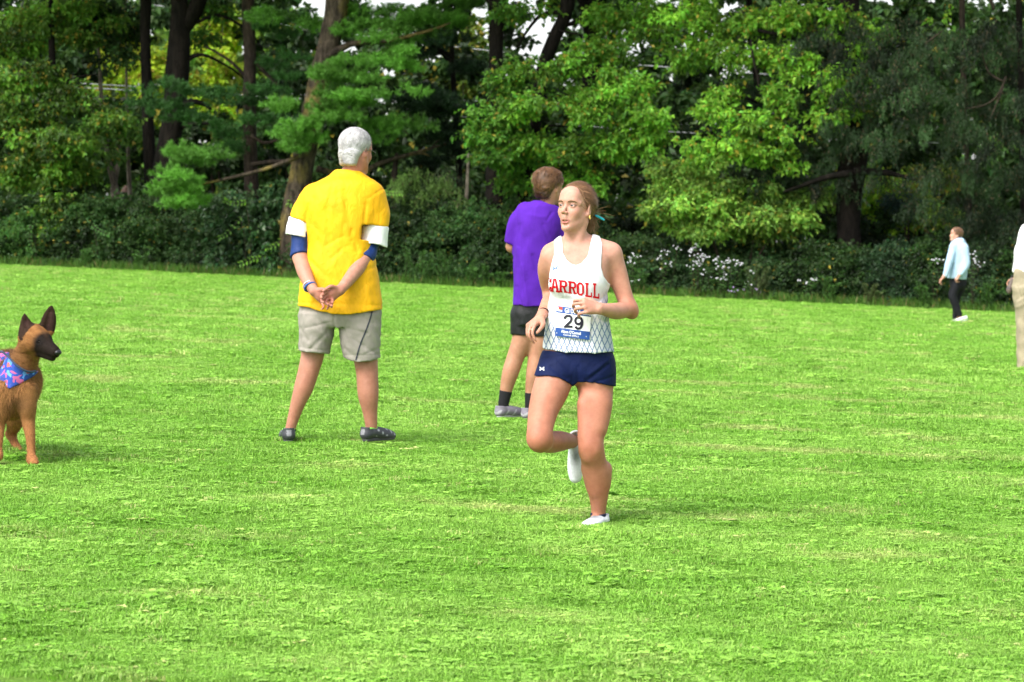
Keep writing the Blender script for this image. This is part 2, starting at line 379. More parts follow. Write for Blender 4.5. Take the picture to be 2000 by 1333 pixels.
def spruce(clumps, col, var=.25, dens=1.0, L=.09, W_=.02):
    """curtains of hanging needle-covered twigs below drooping boughs"""
    parts = []
    for cl in clumps:
        c, r = clump_geo(cl); area = r[0] * r[2] * 3.14
        nb = max(3, int(area * 5.5))
        for i in range(nb):
            p0 = c + ellip_pts(1, 0)[0] * r
            az = rng.uniform(0, 2 * math.pi); d = np.array([math.cos(az), math.sin(az) * .8, -.3]); ln = rng.uniform(.6, 1.4)
            nstr = int(26 * dens); tt = rng.uniform(0, 1, nstr)
            st = p0 + d * (tt * ln)[:, None] + np.stack([rng.normal(0, .07, nstr)] * 1 + [rng.normal(0, .07, nstr)] + [-.25 * tt ** 2 * ln], -1)
            sl = rng.uniform(.18, .6, nstr) * (1 - .4 * tt)
            m_ = 13; q = np.tile(np.arange(m_) / m_, nstr); I = np.repeat(np.arange(nstr), m_)
            B = st[I] + np.stack([np.sin(q * 3 + I) * .03, np.cos(q * 3 + I) * .03, -q * sl[I]], -1) + rng.normal(0, .012, (nstr * m_, 3))
            D = unit(rng.normal(0, .55, (nstr * m_, 3)) + np.array([0, 0, -1.0])); Nn = rand_dirs(nstr * m_)
            tv = np.clip(rng.normal(1, var) * rng.normal(1, .22, nstr * m_), .4, 2.2)
            tint = np.array(col)[None] * tv[:, None]
            br = rng.uniform(size=len(tint)) < .05; tint[br] = np.array((.10, .075, .04))
            parts.append(leaf_arrays(B, D, Nn, L * rng.uniform(.7, 1.3, nstr * m_), W_, tint))
    return join_arrays(parts)
def canopy(px, Y, ry_top_m, rad, col, n=2600, ytop=-40):
    """upper crown, above what the picture shows, down to photo row ytop"""
    z0 = P(px, ytop, Y)[2]; cx = P(px, 0, Y)[0]
    zz = rng.uniform(0, 1, n) ** .8; r = rad * np.sqrt(rng.uniform(.15, 1, n)) * np.sqrt(np.clip(1.02 - zz, .02, 1)) ; a = rng.uniform(0, 2 * math.pi, n)
    C = np.stack([cx + r * np.cos(a), Y + r * np.sin(a), z0 + zz * (ry_top_m - z0)], -1)
    # keep everything out of the picture's cone: raise with distance in front of / behind the tree
    lim = HCAM + (C[:, 1]) * (ray(px, ytop)[2] / ray(px, ytop)[1]) + .25
    C[:, 2] = np.maximum(C[:, 2], lim + rng.uniform(0, .6, n))
    D = rand_dirs(n); Nn = unit(rng.normal(0, .5, (n, 3)) + np.array([0, 0, 1.]))
    tint = np.array(col)[None] * np.clip(rng.normal(1, .2, n), .5, 1.6)[:, None]
    return leaf_arrays(C, D, Nn, rng.uniform(.35, .6, n), rng.uniform(.25, .4, n), tint)
def tube(path, radii, sides=12, rough=.0, seed=0, cap=True):
    path = np.asarray(path, float); n = len(path); radii = np.asarray(radii, float)
    tg = np.gradient(path, axis=0); tg = unit(tg)
    ref = np.array([0, 1, 0]) if abs(tg[0][1]) < .8 else np.array([1, 0, 0])
    V = []
    r_ = np.random.default_rng(seed); ph = r_.uniform(0, 6.28, 4)
    for i in range(n):
        s = unit(np.cross(tg[i], ref)); u = np.cross(s, tg[i])
        a = np.arange(sides) / sides * 2 * math.pi
        k = 1 + rough * (np.sin(a * 3 + ph[0] + i * .15) * .5 + np.sin(a * 5 + ph[1] - i * .22) * .35 + np.sin(a * 9 + ph[2]) * .3 + r_.normal(0, .2, sides))
        V.append(path[i] + (np.cos(a) * k)[:, None] * s * radii[i] + (np.sin(a) * k)[:, None] * u * radii[i])
    V = np.concatenate(V)
    i, j = np.meshgrid(np.arange(n - 1), np.arange(sides), indexing='ij'); j2 = (j + 1) % sides
    Fq = np.stack([i * sides + j, i * sides + j2, (i + 1) * sides + j2, (i + 1) * sides + j], -1).reshape(-1, 4)
    tri = np.concatenate([Fq[:, [0, 1, 2]], Fq[:, [0, 2, 3]]])
    if cap:
        V = np.concatenate([V, path[:1], path[-1:]]); k0, k1 = n * sides, n * sides + 1; jj = np.arange(sides); j2 = (jj + 1) % sides
        tri = np.concatenate([tri, np.stack([np.full(sides, k0), j2, jj], -1), np.stack([np.full(sides, k1), (n - 1) * sides + jj, (n - 1) * sides + j2], -1)])
    return V, tri
def spline(pts, n):
    pts = np.asarray(pts, float); m_ = len(pts)
    if m_ == 2: return pts[0] + (pts[1] - pts[0]) * np.linspace(0, 1, n)[:, None]
    t_ = np.linspace(0, m_ - 1, n); out = []
    for x in t_:
        i = min(int(x), m_ - 2); f = x - i
        p0, p1, p2, p3 = pts[max(i - 1, 0)], pts[i], pts[i + 1], pts[min(i + 2, m_ - 1)]
        out.append(.5 * ((2 * p1) + (-p0 + p2) * f + (2 * p0 - 5 * p1 + 4 * p2 - p3) * f * f + (-p0 + 3 * p1 - 3 * p2 + p3) * f ** 3))
    return np.array(out)
def limb_px(pts, Y, w, n=14, seed=0, rough=.08, sides=10):
    """pts: (px,py[,dy]) ; w: widths in photo px at the same points"""
    s = FPX / Y
    W3 = [np.append(P(p[0], p[1], Y + (p[2] if len(p) > 2 else 0)), w[i] / s / 2) for i, p in enumerate(pts)]
    S = spline(W3, n)
    return tube(S[:, :3], np.maximum(S[:, 3], .004), sides, rough, seed)
def merge_vf(L):
    V, Fq, k = [], [], 0
    for v, f in L: V.append(v); Fq.append(f + k); k += len(v)
    return np.concatenate(V), np.concatenate(Fq)
def twigs(px, py, Y, n, spread, length, seed, up=.0):
    r_ = np.random.default_rng(seed); out = []
    for i in range(n):
        a = r_.uniform(-1, 1) * spread; x0, y0 = px + r_.uniform(-10, 10), py + r_.uniform(-30, 30)
        sgn = 1 if r_.uniform() > .5 else -1
        pts = [(x0, y0), (x0 + sgn * length * .5, y0 - length * (up + a) * .5), (x0 + sgn * length, y0 - length * (up + a) + length * .12)]
        out.append(limb_px([(p[0], p[1], r_.uniform(-.6, .6) if k else 0) for k, p in enumerate(pts)], Y, [5, 3.2, 1.2], 8, i, .05, 6))
    return out

LM_B = leaf_mat('broad_leaf', .4); LM_N = leaf_mat('needle_leaf', .22, .6); LM_G = leaf_mat('glossy_leaf', .25, .35)
BK_DARK = bark_mat('dark_bark', (.014, .011, .009), (.007, .006, .005), 6)
BK_PINE = bark_mat('pine_bark', (.085, .066, .048), (.03, .024, .018), 11, (.15, .115, .04))
BK_GREY = bark_mat('grey_bark', (.22, .19, .15), (.12, .10, .08), 7)
BK_BRN = bark_mat('brown_bark', (.05, .037, .027), (.028, .022, .018), 6)

def tree(name, label, cat, trunk_px, widths, Y, bark, crown=None, crown_mat=None, limbs=None, top=None, group='trees along the edge of the wood', base_py=None):
    """trunk_px runs from the base (first) up; top=(height m, radius m, colour, n)"""
    x0 = P(trunk_px[0][0], 500, Y)[0]; zb = float(gz(x0, Y)) - .15
    e = empty(name, (x0, Y, zb), label, cat, group)
    s = FPX / Y
    pts = [np.append(P(p[0], p[1], Y + (p[2] if len(p) > 2 else 0)), w / s / 2) for p, w in zip(trunk_px, widths)]
    base = np.array([pts[0][0] + (pts[0][0] - pts[1][0]) * .3, Y, zb, pts[0][3] * 1.25])
    base2 = base.copy(); base2[2] += .35; base2[3] = pts[0][3] * 1.05
    pts = [base, base2] + pts
    if top:
        last = pts[-1]; d = (pts[-1] - pts[-2])[:3]; d = d / max(abs(d[2]), .3)
        pts.append(np.array([*(last[:3] + d * np.array([.5, .5, 1]) * (top[0] * .45 - 2)), last[3] * .6]))
        pts.append(np.array([pts[-1][0], pts[-1][1], top[0] * .9, last[3] * .12]))
    S = spline(pts, 46)
    v, f = tube(S[:, :3], np.maximum(S[:, 3], .012), 16, .09, int(trunk_px[0][0]))
    mk('trunk', v, f, bark, e, smooth=True)
    if limbs:
        for l in limbs:
            v, f = merge_vf(l) if isinstance(l, list) else l
            mk('limb', v, f, bark, e, smooth=True)
    parts = []
    if crown is not None: parts.append(crown)
    if top: parts.append(canopy(trunk_px[-1][0], Y, top[0], top[1], top[2], top[3]))
    if parts:
        v, f, tn = join_arrays(parts)
        mk('crown', v, f, crown_mat or LM_B, e, {'tint': tn})
    return e
# ================================================================ THE WOOD
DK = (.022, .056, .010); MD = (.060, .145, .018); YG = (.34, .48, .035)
PN = (.10, .27, .032); PND = (.036, .115, .022); SP = (.013, .031, .009)
eY = edgeY
# --- left maple, leafy to the ground
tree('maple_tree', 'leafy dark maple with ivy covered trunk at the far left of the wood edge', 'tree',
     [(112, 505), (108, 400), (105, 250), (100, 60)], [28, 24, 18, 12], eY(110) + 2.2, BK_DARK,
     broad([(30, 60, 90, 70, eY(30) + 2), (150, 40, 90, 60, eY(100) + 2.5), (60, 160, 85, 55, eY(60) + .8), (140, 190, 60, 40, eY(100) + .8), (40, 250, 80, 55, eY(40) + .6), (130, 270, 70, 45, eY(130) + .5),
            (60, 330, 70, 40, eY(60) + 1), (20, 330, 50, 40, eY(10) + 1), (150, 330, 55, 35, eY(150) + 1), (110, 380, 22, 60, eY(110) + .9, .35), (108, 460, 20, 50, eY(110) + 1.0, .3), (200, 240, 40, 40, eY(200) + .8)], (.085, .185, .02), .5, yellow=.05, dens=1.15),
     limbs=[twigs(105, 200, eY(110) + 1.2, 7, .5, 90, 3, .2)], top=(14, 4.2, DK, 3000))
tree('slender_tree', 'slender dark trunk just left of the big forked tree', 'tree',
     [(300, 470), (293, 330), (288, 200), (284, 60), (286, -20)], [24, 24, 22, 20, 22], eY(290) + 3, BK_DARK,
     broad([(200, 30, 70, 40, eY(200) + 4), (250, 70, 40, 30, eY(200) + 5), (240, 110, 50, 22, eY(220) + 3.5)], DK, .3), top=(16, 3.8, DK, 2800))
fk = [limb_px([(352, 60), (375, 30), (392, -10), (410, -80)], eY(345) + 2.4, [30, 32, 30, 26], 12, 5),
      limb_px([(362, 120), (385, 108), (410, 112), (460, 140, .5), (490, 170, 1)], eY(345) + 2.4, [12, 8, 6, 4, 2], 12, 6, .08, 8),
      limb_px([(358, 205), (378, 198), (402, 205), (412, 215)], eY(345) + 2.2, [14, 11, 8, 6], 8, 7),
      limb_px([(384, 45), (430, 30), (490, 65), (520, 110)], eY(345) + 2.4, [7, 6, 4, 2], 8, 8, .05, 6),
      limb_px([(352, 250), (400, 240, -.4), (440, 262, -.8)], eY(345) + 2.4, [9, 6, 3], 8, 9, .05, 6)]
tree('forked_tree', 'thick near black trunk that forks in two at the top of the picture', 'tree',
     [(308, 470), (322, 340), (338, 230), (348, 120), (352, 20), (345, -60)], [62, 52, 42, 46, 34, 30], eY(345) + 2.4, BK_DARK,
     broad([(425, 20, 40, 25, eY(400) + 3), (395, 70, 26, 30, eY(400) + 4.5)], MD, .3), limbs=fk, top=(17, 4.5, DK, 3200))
tree('young_tree', 'pair of grey brown stems standing behind the shrubs, leaning together', 'tree',
     [(236, 430), (228, 380), (216, 330), (208, 290), (200, 220)], [13, 13, 12, 11, 9], eY(220) + 5, BK_GREY,
     broad([(210, 240, 60, 45, eY(210) + 4.6), (150, 300, 40, 30, eY(210) + 4.6), (265, 270, 35, 30, eY(260) + 4), (200, 300, 30, 16, eY(210) + 4)], MD, .3),
     limbs=[limb_px([(220, 430), (222, 370), (230, 320), (232, 270), (236, 220)], eY(220) + 5.1, [12, 12, 11, 9, 6], 10, 2)], top=(8, 2, DK, 600))
tree('young_tree', 'single pale thin trunk right of the two grey stems', 'tree',
     [(256, 420), (254, 380), (252, 340), (250, 290)], [9, 9, 8, 7], eY(250) + 6, BK_GREY, None, top=(9, 2, DK, 500))
# --- pines left of centre
yp = eY(500) + 2
tree('pine_tree', 'brown trunked pine behind the yellow shirted man, left of the leaning pine', 'tree',
     [(492, 440), (490, 330), (487, 220), (488, 100), (484, -20)], [28, 27, 25, 24, 24], yp + 1, BK_BRN,
     needles([(430, 190, 70, 22, yp + .5), (500, 205, 60, 26, yp), (340, 170, 60, 26, yp - 1), (290, 200, 70, 30, yp - 1.2), (350, 235, 60, 28, yp - 1), (540, 130, 60, 40, yp + .6), (560, 50, 60, 34, yp + 1), (440, 260, 50, 22, yp),
              (530, 250, 60, 30, yp), (520, 180, 45, 26, yp + .4), (460, 290, 60, 18, yp + .8)], PND, .35, dens=1.1),
     LM_N, limbs=[limb_px([(490, 322), (540, 316), (585, 320)], yp + .3, [9, 9, 8], 8, 4), limb_px([(490, 265), (520, 280), (570, 262)], yp + .5, [8, 6, 4], 8, 4, .05, 6),
                  limb_px([(488, 160), (450, 120), (400, 90)], yp + 1, [8, 6, 3], 8, 4, .05, 6), limb_px([(488, 110), (540, 165), (575, 190)], yp + 1, [8, 6, 3], 8, 4, .05, 6)],
     top=(17, 3.8, PND, 2600))
yq = eY(600) + .8
bright_pine = [(615, 255, 50, 24, yq - 1.1, .5), (655, 185, 50, 26, yq - 1.1, .5), (760, 60, 60, 24, yq + .2, .7), (830, 60, 60, 24, yq + .4, .7), (720, 40, 50, 22, yq + .4, .6), (900, 45, 40, 24, yq + .4, .6), (365, 350, 75, 55, yq - .8, .9), (330, 395, 40, 22, yq - .9, .5), (400, 310, 60, 24, yq - .6, .7),
               (600, 265, 55, 30, yq - .7, .7), (640, 225, 60, 26, yq - .9, .7), (700, 160, 85, 30, yq - .9, .9), (660, 130, 55, 26, yq - .8, .7), (740, 110, 70, 30, yq - .8, .8), (690, 190, 60, 20, yq - 1, .7),
               (760, 190, 45, 18, yq - 1.1, .6), (560, 210, 40, 22, yq - .3, .6), (790, 30, 65, 26, yq + .2, .8), (860, 20, 85, 28, yq + .2, .9), (780, 250, 45, 34, yq - .6, .7), (740, 265, 40, 26, yq - .6, .6),
               (690, 70, 60, 26, yq + .3, .7), (790, 90, 50, 22, yq + .4, .6), (600, 60, 26, 22, yq + 1.2, .5), (530, 30, 34, 22, yq + 1.2, .5), (575, 285, 30, 18, yq - .8, .4)]
tree('pine_tree', 'large leaning pine with rough brown trunk and bright soft needle boughs', 'tree',
     [(577, 430), (586, 350), (606, 250), (628, 150), (648, 60), (662, -40)], [62, 46, 46, 44, 42, 44], yq, BK_PINE,
     needles([(a, b, c * 1.15, d * 1.2, *r) for a, b, c, d, *r in bright_pine], PN, .22, dens=1.5), LM_N,
     limbs=[limb_px([(640, 110), (690, 85), (760, 80), (840, 60), (880, 45)], yq - .2, [16, 12, 9, 6, 3], 10, 4), limb_px([(612, 230), (680, 195), (740, 150)], yq - .5, [10, 8, 3], 8, 6, .05, 7),
            limb_px([(600, 300), (520, 330), (440, 350), (370, 365)], yq - .5, [10, 8, 6, 3], 10, 6, .05, 7), limb_px([(620, 330, .3), (690, 345), (740, 320), (800, 302), (872, 281)], yq + .3, [13, 12, 10, 8, 3], 12, 7),
            limb_px([(800, 302), (825, 300), (840, 306)], yq + .3, [6, 4, 2], 6, 8, .05, 6), limb_px([(840, 292), (858, 272), (866, 262)], yq + .3, [4, 3, 1], 6, 8, .05, 6),
            limb_px([(700, 240), (760, 235), (800, 265)], yq - .2, [7, 5, 2], 8, 8, .05, 6)],
     top=(19, 4.2, PND, 2800))
yh = eY(850) + 2.2
tree('hemlock_tree', 'very dark dense conifer right of the white haired man', 'tree',
     [(900, 430), (895, 300), (885, 150), (880, 0)], [12, 12, 10, 8], yh + 1.8, BK_DARK,
     needles([(860, 90, 75, 30, yh), (890, 140, 60, 34, yh), (840, 190, 70, 36, yh + .2), (890, 220, 60, 36, yh), (850, 260, 60, 34, yh + .2), (900, 290, 50, 34, yh + .4), (800, 215, 50, 28, yh + .4), (930, 250, 30, 40, yh + .4), (840, 330, 50, 20, yh + 1)], (.010, .030, .010), .25, dens=1.7, L=.11),
     LM_N, limbs=[limb_px([(880, 110), (830, 80), (800, 55)], yh + .4, [8, 6, 3], 8, 4, .05, 6), limb_px([(880, 120), (850, 100), (815, 95)], yh + .3, [6, 4, 2], 8, 4, .05, 6)], top=(15, 3, PND, 1800))
# weeping light sprays between the men
ws = eY(800) + 1.5
tree('larch_tree', 'small light green feathery tree under the bare slanting branch', 'tree',
     [(772, 470), (771, 400), (770, 350), (775, 300)], [14, 14, 13, 6], ws + .8, BK_BRN,
     spruce([(770, 345, 45, 16, ws), (820, 325, 45, 18, ws), (850, 345, 40, 20, ws), (800, 360, 55, 14, ws)], (.085, .16, .03), .2, .8), LM_N)
tree('young_tree', 'thin pale trunk standing between the yellow and the purple shirts', 'tree',
     [(908, 455), (910, 400), (912, 372), (915, 300)], [7, 8, 7, 5], eY(910) + 2.5, BK_GREY,
     spruce([(900, 330, 45, 28, eY(910) + 3)], (.05, .075, .035), .3, .5), LM_N)
# --- maples in the middle
y9 = eY(970) + 2
tree('oak_tree', 'straight dark trunk directly left of the purple shirted man', 'tree',
     [(972, 440), (972, 330), (970, 250), (968, 130), (972, 0), (975, -50)], [50, 46, 38, 27, 34, 34], y9, BK_DARK,
     broad([(985, 180, 50, 40, y9 - 1.5), (950, 230, 45, 36, y9 - 1.6), (960, 300, 45, 30, y9 - 1.5), (930, 265, 26, 26, y9 - 1.4), (1010, 300, 50, 40, y9 - 1), (1000, 25, 36, 24, y9 - 1), (1020, 350, 40, 34, y9 - .6), (990, 240, 50, 30, y9 - 1.6)], (.075, .19, .02), .3),
     limbs=[limb_px([(935, -20), (960, 8), (990, 35)], y9 - .5, [10, 9, 7], 6, 3)], top=(16, 4, MD, 2600))
y10 = eY(1090) + 2.2
lm = [limb_px([(1140, -40), (1155, 10), (1158, 80), (1155, 150), (1140, 220)], y10 + .8, [56, 48, 34, 34, 30], 12, 3), limb_px([(1105, 25), (1060, 28), (1030, 60), (1010, 95)], y10, [9, 8, 6, 4], 8, 4, .05, 7),
      limb_px([(1155, 20), (1120, 45), (1095, 50)], y10, [16, 10, 8], 8, 4, .06, 8), limb_px([(1090, 60), (1130, 68), (1150, 75)], y10 - .2, [5, 4, 3], 6, 4, .05, 6),
      limb_px([(1060, 190), (1100, 196), (1125, 197), (1150, 215), (1190, 240)], y10, [7, 7, 8, 6, 3], 8, 4, .05, 7), limb_px([(1130, 245), (1100, 247), (1072, 245)], y10 - .1, [5, 4, 3], 6, 3, .05, 6),
      limb_px([(1100, 170), (1122, 205), (1150, 222)], y10, [6, 8, 4], 6, 3, .05, 6), limb_px([(1128, 195), (1132, 230), (1124, 245)], y10, [7, 7, 4], 6, 3, .05, 6),
      limb_px([(1185, 75), (1200, 73), (1220, 72)], y10, [8, 8, 5], 6, 3, .05, 6), limb_px([(1155, 315), (1190, 308), (1225, 303)], y10 - .6, [6, 5, 3], 6, 3, .05, 6),
      limb_px([(1230, 62), (1245, 45), (1262, 32)], y10, [6, 6, 4], 6, 3, .05, 6), limb_px([(1000, 165), (1020, 140), (1045, 142), (1060, 150)], y10 - .4, [5, 4, 4, 3], 6, 3, .05, 6)]
maple1 = [(1010, 130, 40, 26, y10 - 1.4), (1090, 130, 55, 34, y10 - 1.8), (1030, 210, 60, 40, y10 - 1.8), (1150, 180, 60, 30, y10 - 2), (1130, 100, 36, 22, y10 - 1.2), (1200, 110, 60, 34, y10 - 1.6), (1230, 160, 70, 34, y10 - 2.2), (1180, 220, 60, 34, y10 - 2.2), (1250, 220, 70, 40, y10 - 2.4),
          (1290, 270, 60, 30, y10 - 2.2), (1210, 280, 60, 34, y10 - 2), (1130, 290, 60, 34, y10 - 1.6), (1060, 290, 50, 34, y10 - 1.4), (1100, 350, 60, 34, y10 - 1), (1170, 350, 50, 30, y10 - 1.2), (1210, 30, 60, 24, y10 - .6), (1270, 60, 60, 32, y10 - .9), (1320, 110, 50, 36, y10 - 1.6), (1170, 25, 30, 20, y10 - .4), (1060, 15, 40, 12, y10), (1290, 20, 60, 22, y10 - .2), (1190, 70, 40, 20, y10 - .6)]
tree('maple_tree', 'spreading maple with dark leaning limb above the runner and purple shirt', 'tree',
     [(1015, 470), (1030, 330), (1050, 200), (1062, 130), (1080, 80), (1105, 25), (1112, -40)], [30, 28, 24, 26, 26, 26, 28], y10, BK_DARK,
     broad(maple1, (.115, .27, .024), .35, yellow=.035, dens=1.0), limbs=lm, top=(16, 5, MD, 2800))
y11 = eY(1450) + 1.8
maple2 = [(1380, 60, 60, 40, y11), (1350, 20, 60, 26, y11), (1440, 40, 60, 36, y11), (1510, 30, 60, 36, y11 - .4), (1590, 35, 60, 38, y11 - .8), (1660, 40, 55, 34, y11 - 1), (1710, 60, 30, 30, y11 - 1.1), (1690, 95, 26, 22, y11 - 1.1), (1420, 110, 55, 30, y11 - .3), (1500, 110, 50, 24, y11 - .4),
          (1570, 100, 45, 24, y11 - .6), (1650, 150, 45, 30, y11 - 1.2), (1690, 180, 36, 24, y11 - 1.2), (1640, 190, 40, 18, y11 - 1.2), (1560, 150, 24, 36, y11 - .8), (1620, 235, 46, 18, y11 - 1.2), (1660, 215, 34, 14, y11 - 1.2), (1430, 165, 34, 26, y11 - .8), (1410, 215, 46, 30, y11 - 1),
          (1460, 230, 44, 34, y11 - 1.2), (1520, 190, 36, 34, y11 - 1), (1530, 250, 50, 28, y11 - 1.2), (1450, 285, 50, 26, y11 - 1.2), (1380, 290, 50, 30, y11 - 1.2), (1500, 300, 40, 22, y11 - 1), (1540, 325, 30, 14, y11 - 1), (1840, 38, 9, 9, y11 - 1.2, .12)]
tree('maple_tree', 'bright green maple whose yellowing sprays hang in front of the spruces', 'tree',
     [(1488, 500), (1486, 400), (1484, 300), (1480, 180), (1470, 80), (1462, -20)], [20, 18, 16, 14, 12, 12], y11 + 2.6, BK_DARK,
     broad(maple2, (.14, .31, .026), .32, yellow=.05, dens=1.0), limbs=[limb_px([(1466, 78), (1472, 120), (1480, 150), (1482, 180)], y11 - 1, [4, 5, 5, 3], 8, 2, .05, 6), limb_px([(1500, 185), (1530, 170), (1545, 150)], y11 - 1, [3, 4, 2], 6, 2, .05, 6),
            limb_px([(1610, 85), (1640, 98), (1660, 108)], y11 - 1.1, [3, 4, 3], 6, 2, .05, 6), limb_px([(1480, 60), (1560, 80), (1640, 130)], y11 - .6, [8, 6, 3], 8, 2, .05, 6), limb_px([(1484, 200), (1420, 190), (1360, 250)], y11, [8, 6, 3], 8, 2, .05, 6)], top=(15, 4.6, MD, 2600))
# --- spruces on the right
y12 = eY(1660) + 1.6
tree('spruce_tree', 'broad black spruce trunk standing clear in front of lime green bushes', 'tree',
     [(1660, 500), (1658, 440), (1662, 370), (1668, 300), (1665, 200), (1660, 60)], [46, 46, 52, 58, 50, 40], y12 + .8, BK_DARK,
     spruce([(1620, 60, 90, 60, y12 + .6, 1), (1660, 60, 60, 60, y12 - .5, .6), (1670, 150, 60, 50, y12 - .5, .6), (1630, 225, 60, 34, y12 - .4, .5), (1600, 160, 100, 60, y12 + 1, 1), (1560, 270, 90, 60, y12 + .8, 1), (1590, 340, 70, 40, y12 + .4, .8), (1720, 250, 60, 50, y12 + .2, .8), (1740, 150, 70, 60, y12, .9), (1700, 320, 50, 26, y12 + .2, .6), (1510, 330, 60, 36, y12 + 1, .8), (1480, 200, 90, 60, y12 + 2.4, .8), (1760, 60, 60, 60, y12, .9)], SP, .45, 1.25), LM_N,
     limbs=[limb_px([(1664, 340), (1620, 345), (1570, 362), (1530, 375)], y12, [16, 12, 8, 4], 8, 4), limb_px([(1668, 335), (1730, 338), (1790, 352)], y12, [16, 12, 5], 8, 4)], top=(20, 4, SP, 2400))
y13 = eY(1880) + 1.4
tree('spruce_tree', 'drooping dark spruce with grey trunk behind the person in the pale hoodie', 'tree',
     [(1892, 480), (1893, 420), (1890, 340), (1886, 250), (1880, 60)], [12, 11, 10, 10, 12], y13 + 1, BK_BRN,
     spruce([(1800, 60, 70, 60, y13 - .3, 1), (1880, 70, 70, 60, y13 - .5, 1), (1830, 160, 70, 50, y13 - .5, 1), (1780, 230, 50, 40, y13, .8), (1850, 240, 50, 50, y13 - .7, .9), (1900, 180, 60, 60, y13 - .2, 1), (1830, 320, 50, 40, y13 - .3, .8), (1900, 320, 60, 60, y13, .9), (1790, 380, 40, 26, y13 + .3, .7), (1870, 400, 50, 34, y13 + .4, .7)], (.019, .045, .012), .5, 1.25), LM_N,
     limbs=[limb_px([(1965, 150), (1950, 185), (1925, 205), (1885, 213)], y13 - 1, [5, 4, 3, 2], 8, 4, .05, 6), limb_px([(1960, 160), (1930, 140), (1915, 90)], y13 - 1, [5, 4, 2], 8, 4, .05, 6), limb_px([(1960, 170), (1948, 200), (1930, 240)], y13 - 1, [4, 3, 1], 8, 4, .05, 6), limb_px([(1842, 60), (1815, 80), (1780, 110)], y13 - 1, [2, 3, 1], 6, 4, .05, 6), limb_px([(1932, -5), (1938, 8), (1941, 20)], y13 - 1, [6, 7, 6], 6, 4, .05, 8)],
     top=(19, 4, SP, 2400))
y14 = eY(1990) + 1.6
tree('spruce_tree', 'spruce at the right end of the picture, behind the khaki trousers', 'tree',
     [(2000, 520), (2000, 400), (1996, 200), (1990, 0)], [16, 15, 14, 12], y14 + 1.4, BK_DARK,
     spruce([(1960, 60, 50, 70, y14 - .2, 1), (2010, 150, 60, 60, y14, 1), (1975, 260, 50, 50, y14 - .4, .9), (1960, 350, 50, 50, y14, .9), (2000, 400, 50, 60, y14, .9), (1940, 430, 50, 40, y14 + .2, .8), (2040, 300, 40, 80, y14, .8)], (.011, .024, .008), .45, 1.2), LM_N, top=(19, 4, SP, 2200))
# --- light bushes and trees in the open behind the wood
def bush(name, label, cat, clumps, col, var, grp, L=.13, W_=.08, dens=1.0, yellow=.03, matl=None, stems=3, droop=.3, sp_=False):
    c, r = clump_geo(clumps[0]); s = FPX / c[1]
    e = empty(name, (c[0], c[1], float(gz(c[0], c[1])) - .05), label, cat, grp)
    v, f, tn = spruce(clumps, col, var, dens) if sp_ else broad(clumps, col, var, L, W_, dens, yellow, droop)
    mk('foliage', v, f, matl or LM_B, e, {'tint': tn})
    st = []
    for i in range(stems):
        q, rr = clump_geo(clumps[i % len(clumps)])
        tgt = q + rand_dirs(1)[0] * rr * .4
        b0 = np.array([c[0] + rng.uniform(-.2, .2), c[1] + rng.uniform(-.15, .15), float(gz(c[0], c[1])) - .08])
        mid = (b0 + tgt) / 2 + np.array([rng.uniform(-.15, .15), 0, .1])
        S = spline([b0, mid, tgt], 8); st.append(tube(S, np.linspace(.03, .008, 8), 6, .05, i))
    mk('stem', *merge_vf(st), BK_BRN, e, smooth=True)
    return e
BG = 'sunlit trees in the open beyond the wood'  # lighter leaf colours carry part of the sunlight on these trees
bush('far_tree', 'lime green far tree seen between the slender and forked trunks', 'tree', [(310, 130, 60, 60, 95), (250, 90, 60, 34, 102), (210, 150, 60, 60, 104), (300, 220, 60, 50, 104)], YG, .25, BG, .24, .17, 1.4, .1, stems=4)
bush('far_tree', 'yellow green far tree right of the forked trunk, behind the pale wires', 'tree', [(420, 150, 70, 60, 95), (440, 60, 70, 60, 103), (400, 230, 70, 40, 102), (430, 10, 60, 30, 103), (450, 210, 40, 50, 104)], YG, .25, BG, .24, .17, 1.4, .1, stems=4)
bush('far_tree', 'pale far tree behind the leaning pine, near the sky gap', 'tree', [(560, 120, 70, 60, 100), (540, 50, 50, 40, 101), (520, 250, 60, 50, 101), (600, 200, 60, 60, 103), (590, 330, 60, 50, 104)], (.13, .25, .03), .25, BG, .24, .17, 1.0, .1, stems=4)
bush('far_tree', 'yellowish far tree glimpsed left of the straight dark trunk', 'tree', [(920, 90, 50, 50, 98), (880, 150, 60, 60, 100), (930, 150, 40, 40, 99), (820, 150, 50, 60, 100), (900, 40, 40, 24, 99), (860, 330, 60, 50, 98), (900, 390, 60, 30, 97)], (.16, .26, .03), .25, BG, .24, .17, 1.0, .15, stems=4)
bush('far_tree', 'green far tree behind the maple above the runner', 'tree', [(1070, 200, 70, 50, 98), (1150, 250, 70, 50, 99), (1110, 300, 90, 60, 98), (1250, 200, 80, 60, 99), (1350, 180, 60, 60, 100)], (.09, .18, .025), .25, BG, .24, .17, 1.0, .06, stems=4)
bush('light_bush', 'large soft pale green bush right of the runner, under the maples', 'bush', [(1440, 380, 110, 60, eY(1400) + .9, .8), (1340, 330, 80, 50, eY(1400) + 1.0, .8), (1500, 430, 80, 50, eY(1400) + .8, .8), (1300, 400, 70, 50, eY(1400) + .9, .8), (1560, 400, 34, 50, eY(1400) + .9, .6), (1400, 440, 90, 34, eY(1400) + .8, .6)], (.165, .30, .045), .4, 'light bushes under the trees', .12, .06, 1.6, .03, stems=6)
bush('light_bush', 'narrow lime green bush just right of the black spruce trunk', 'bush', [(1712, 400, 32, 50, eY(1700) + 5, .6), (1722, 450, 30, 30, eY(1700) + 4.8, .6), (1735, 370, 28, 24, eY(1700) + 5.2, .5)], (.30, .52, .04), .18, 'light bushes under the trees', .13, .08, 1.6, .04, stems=4)
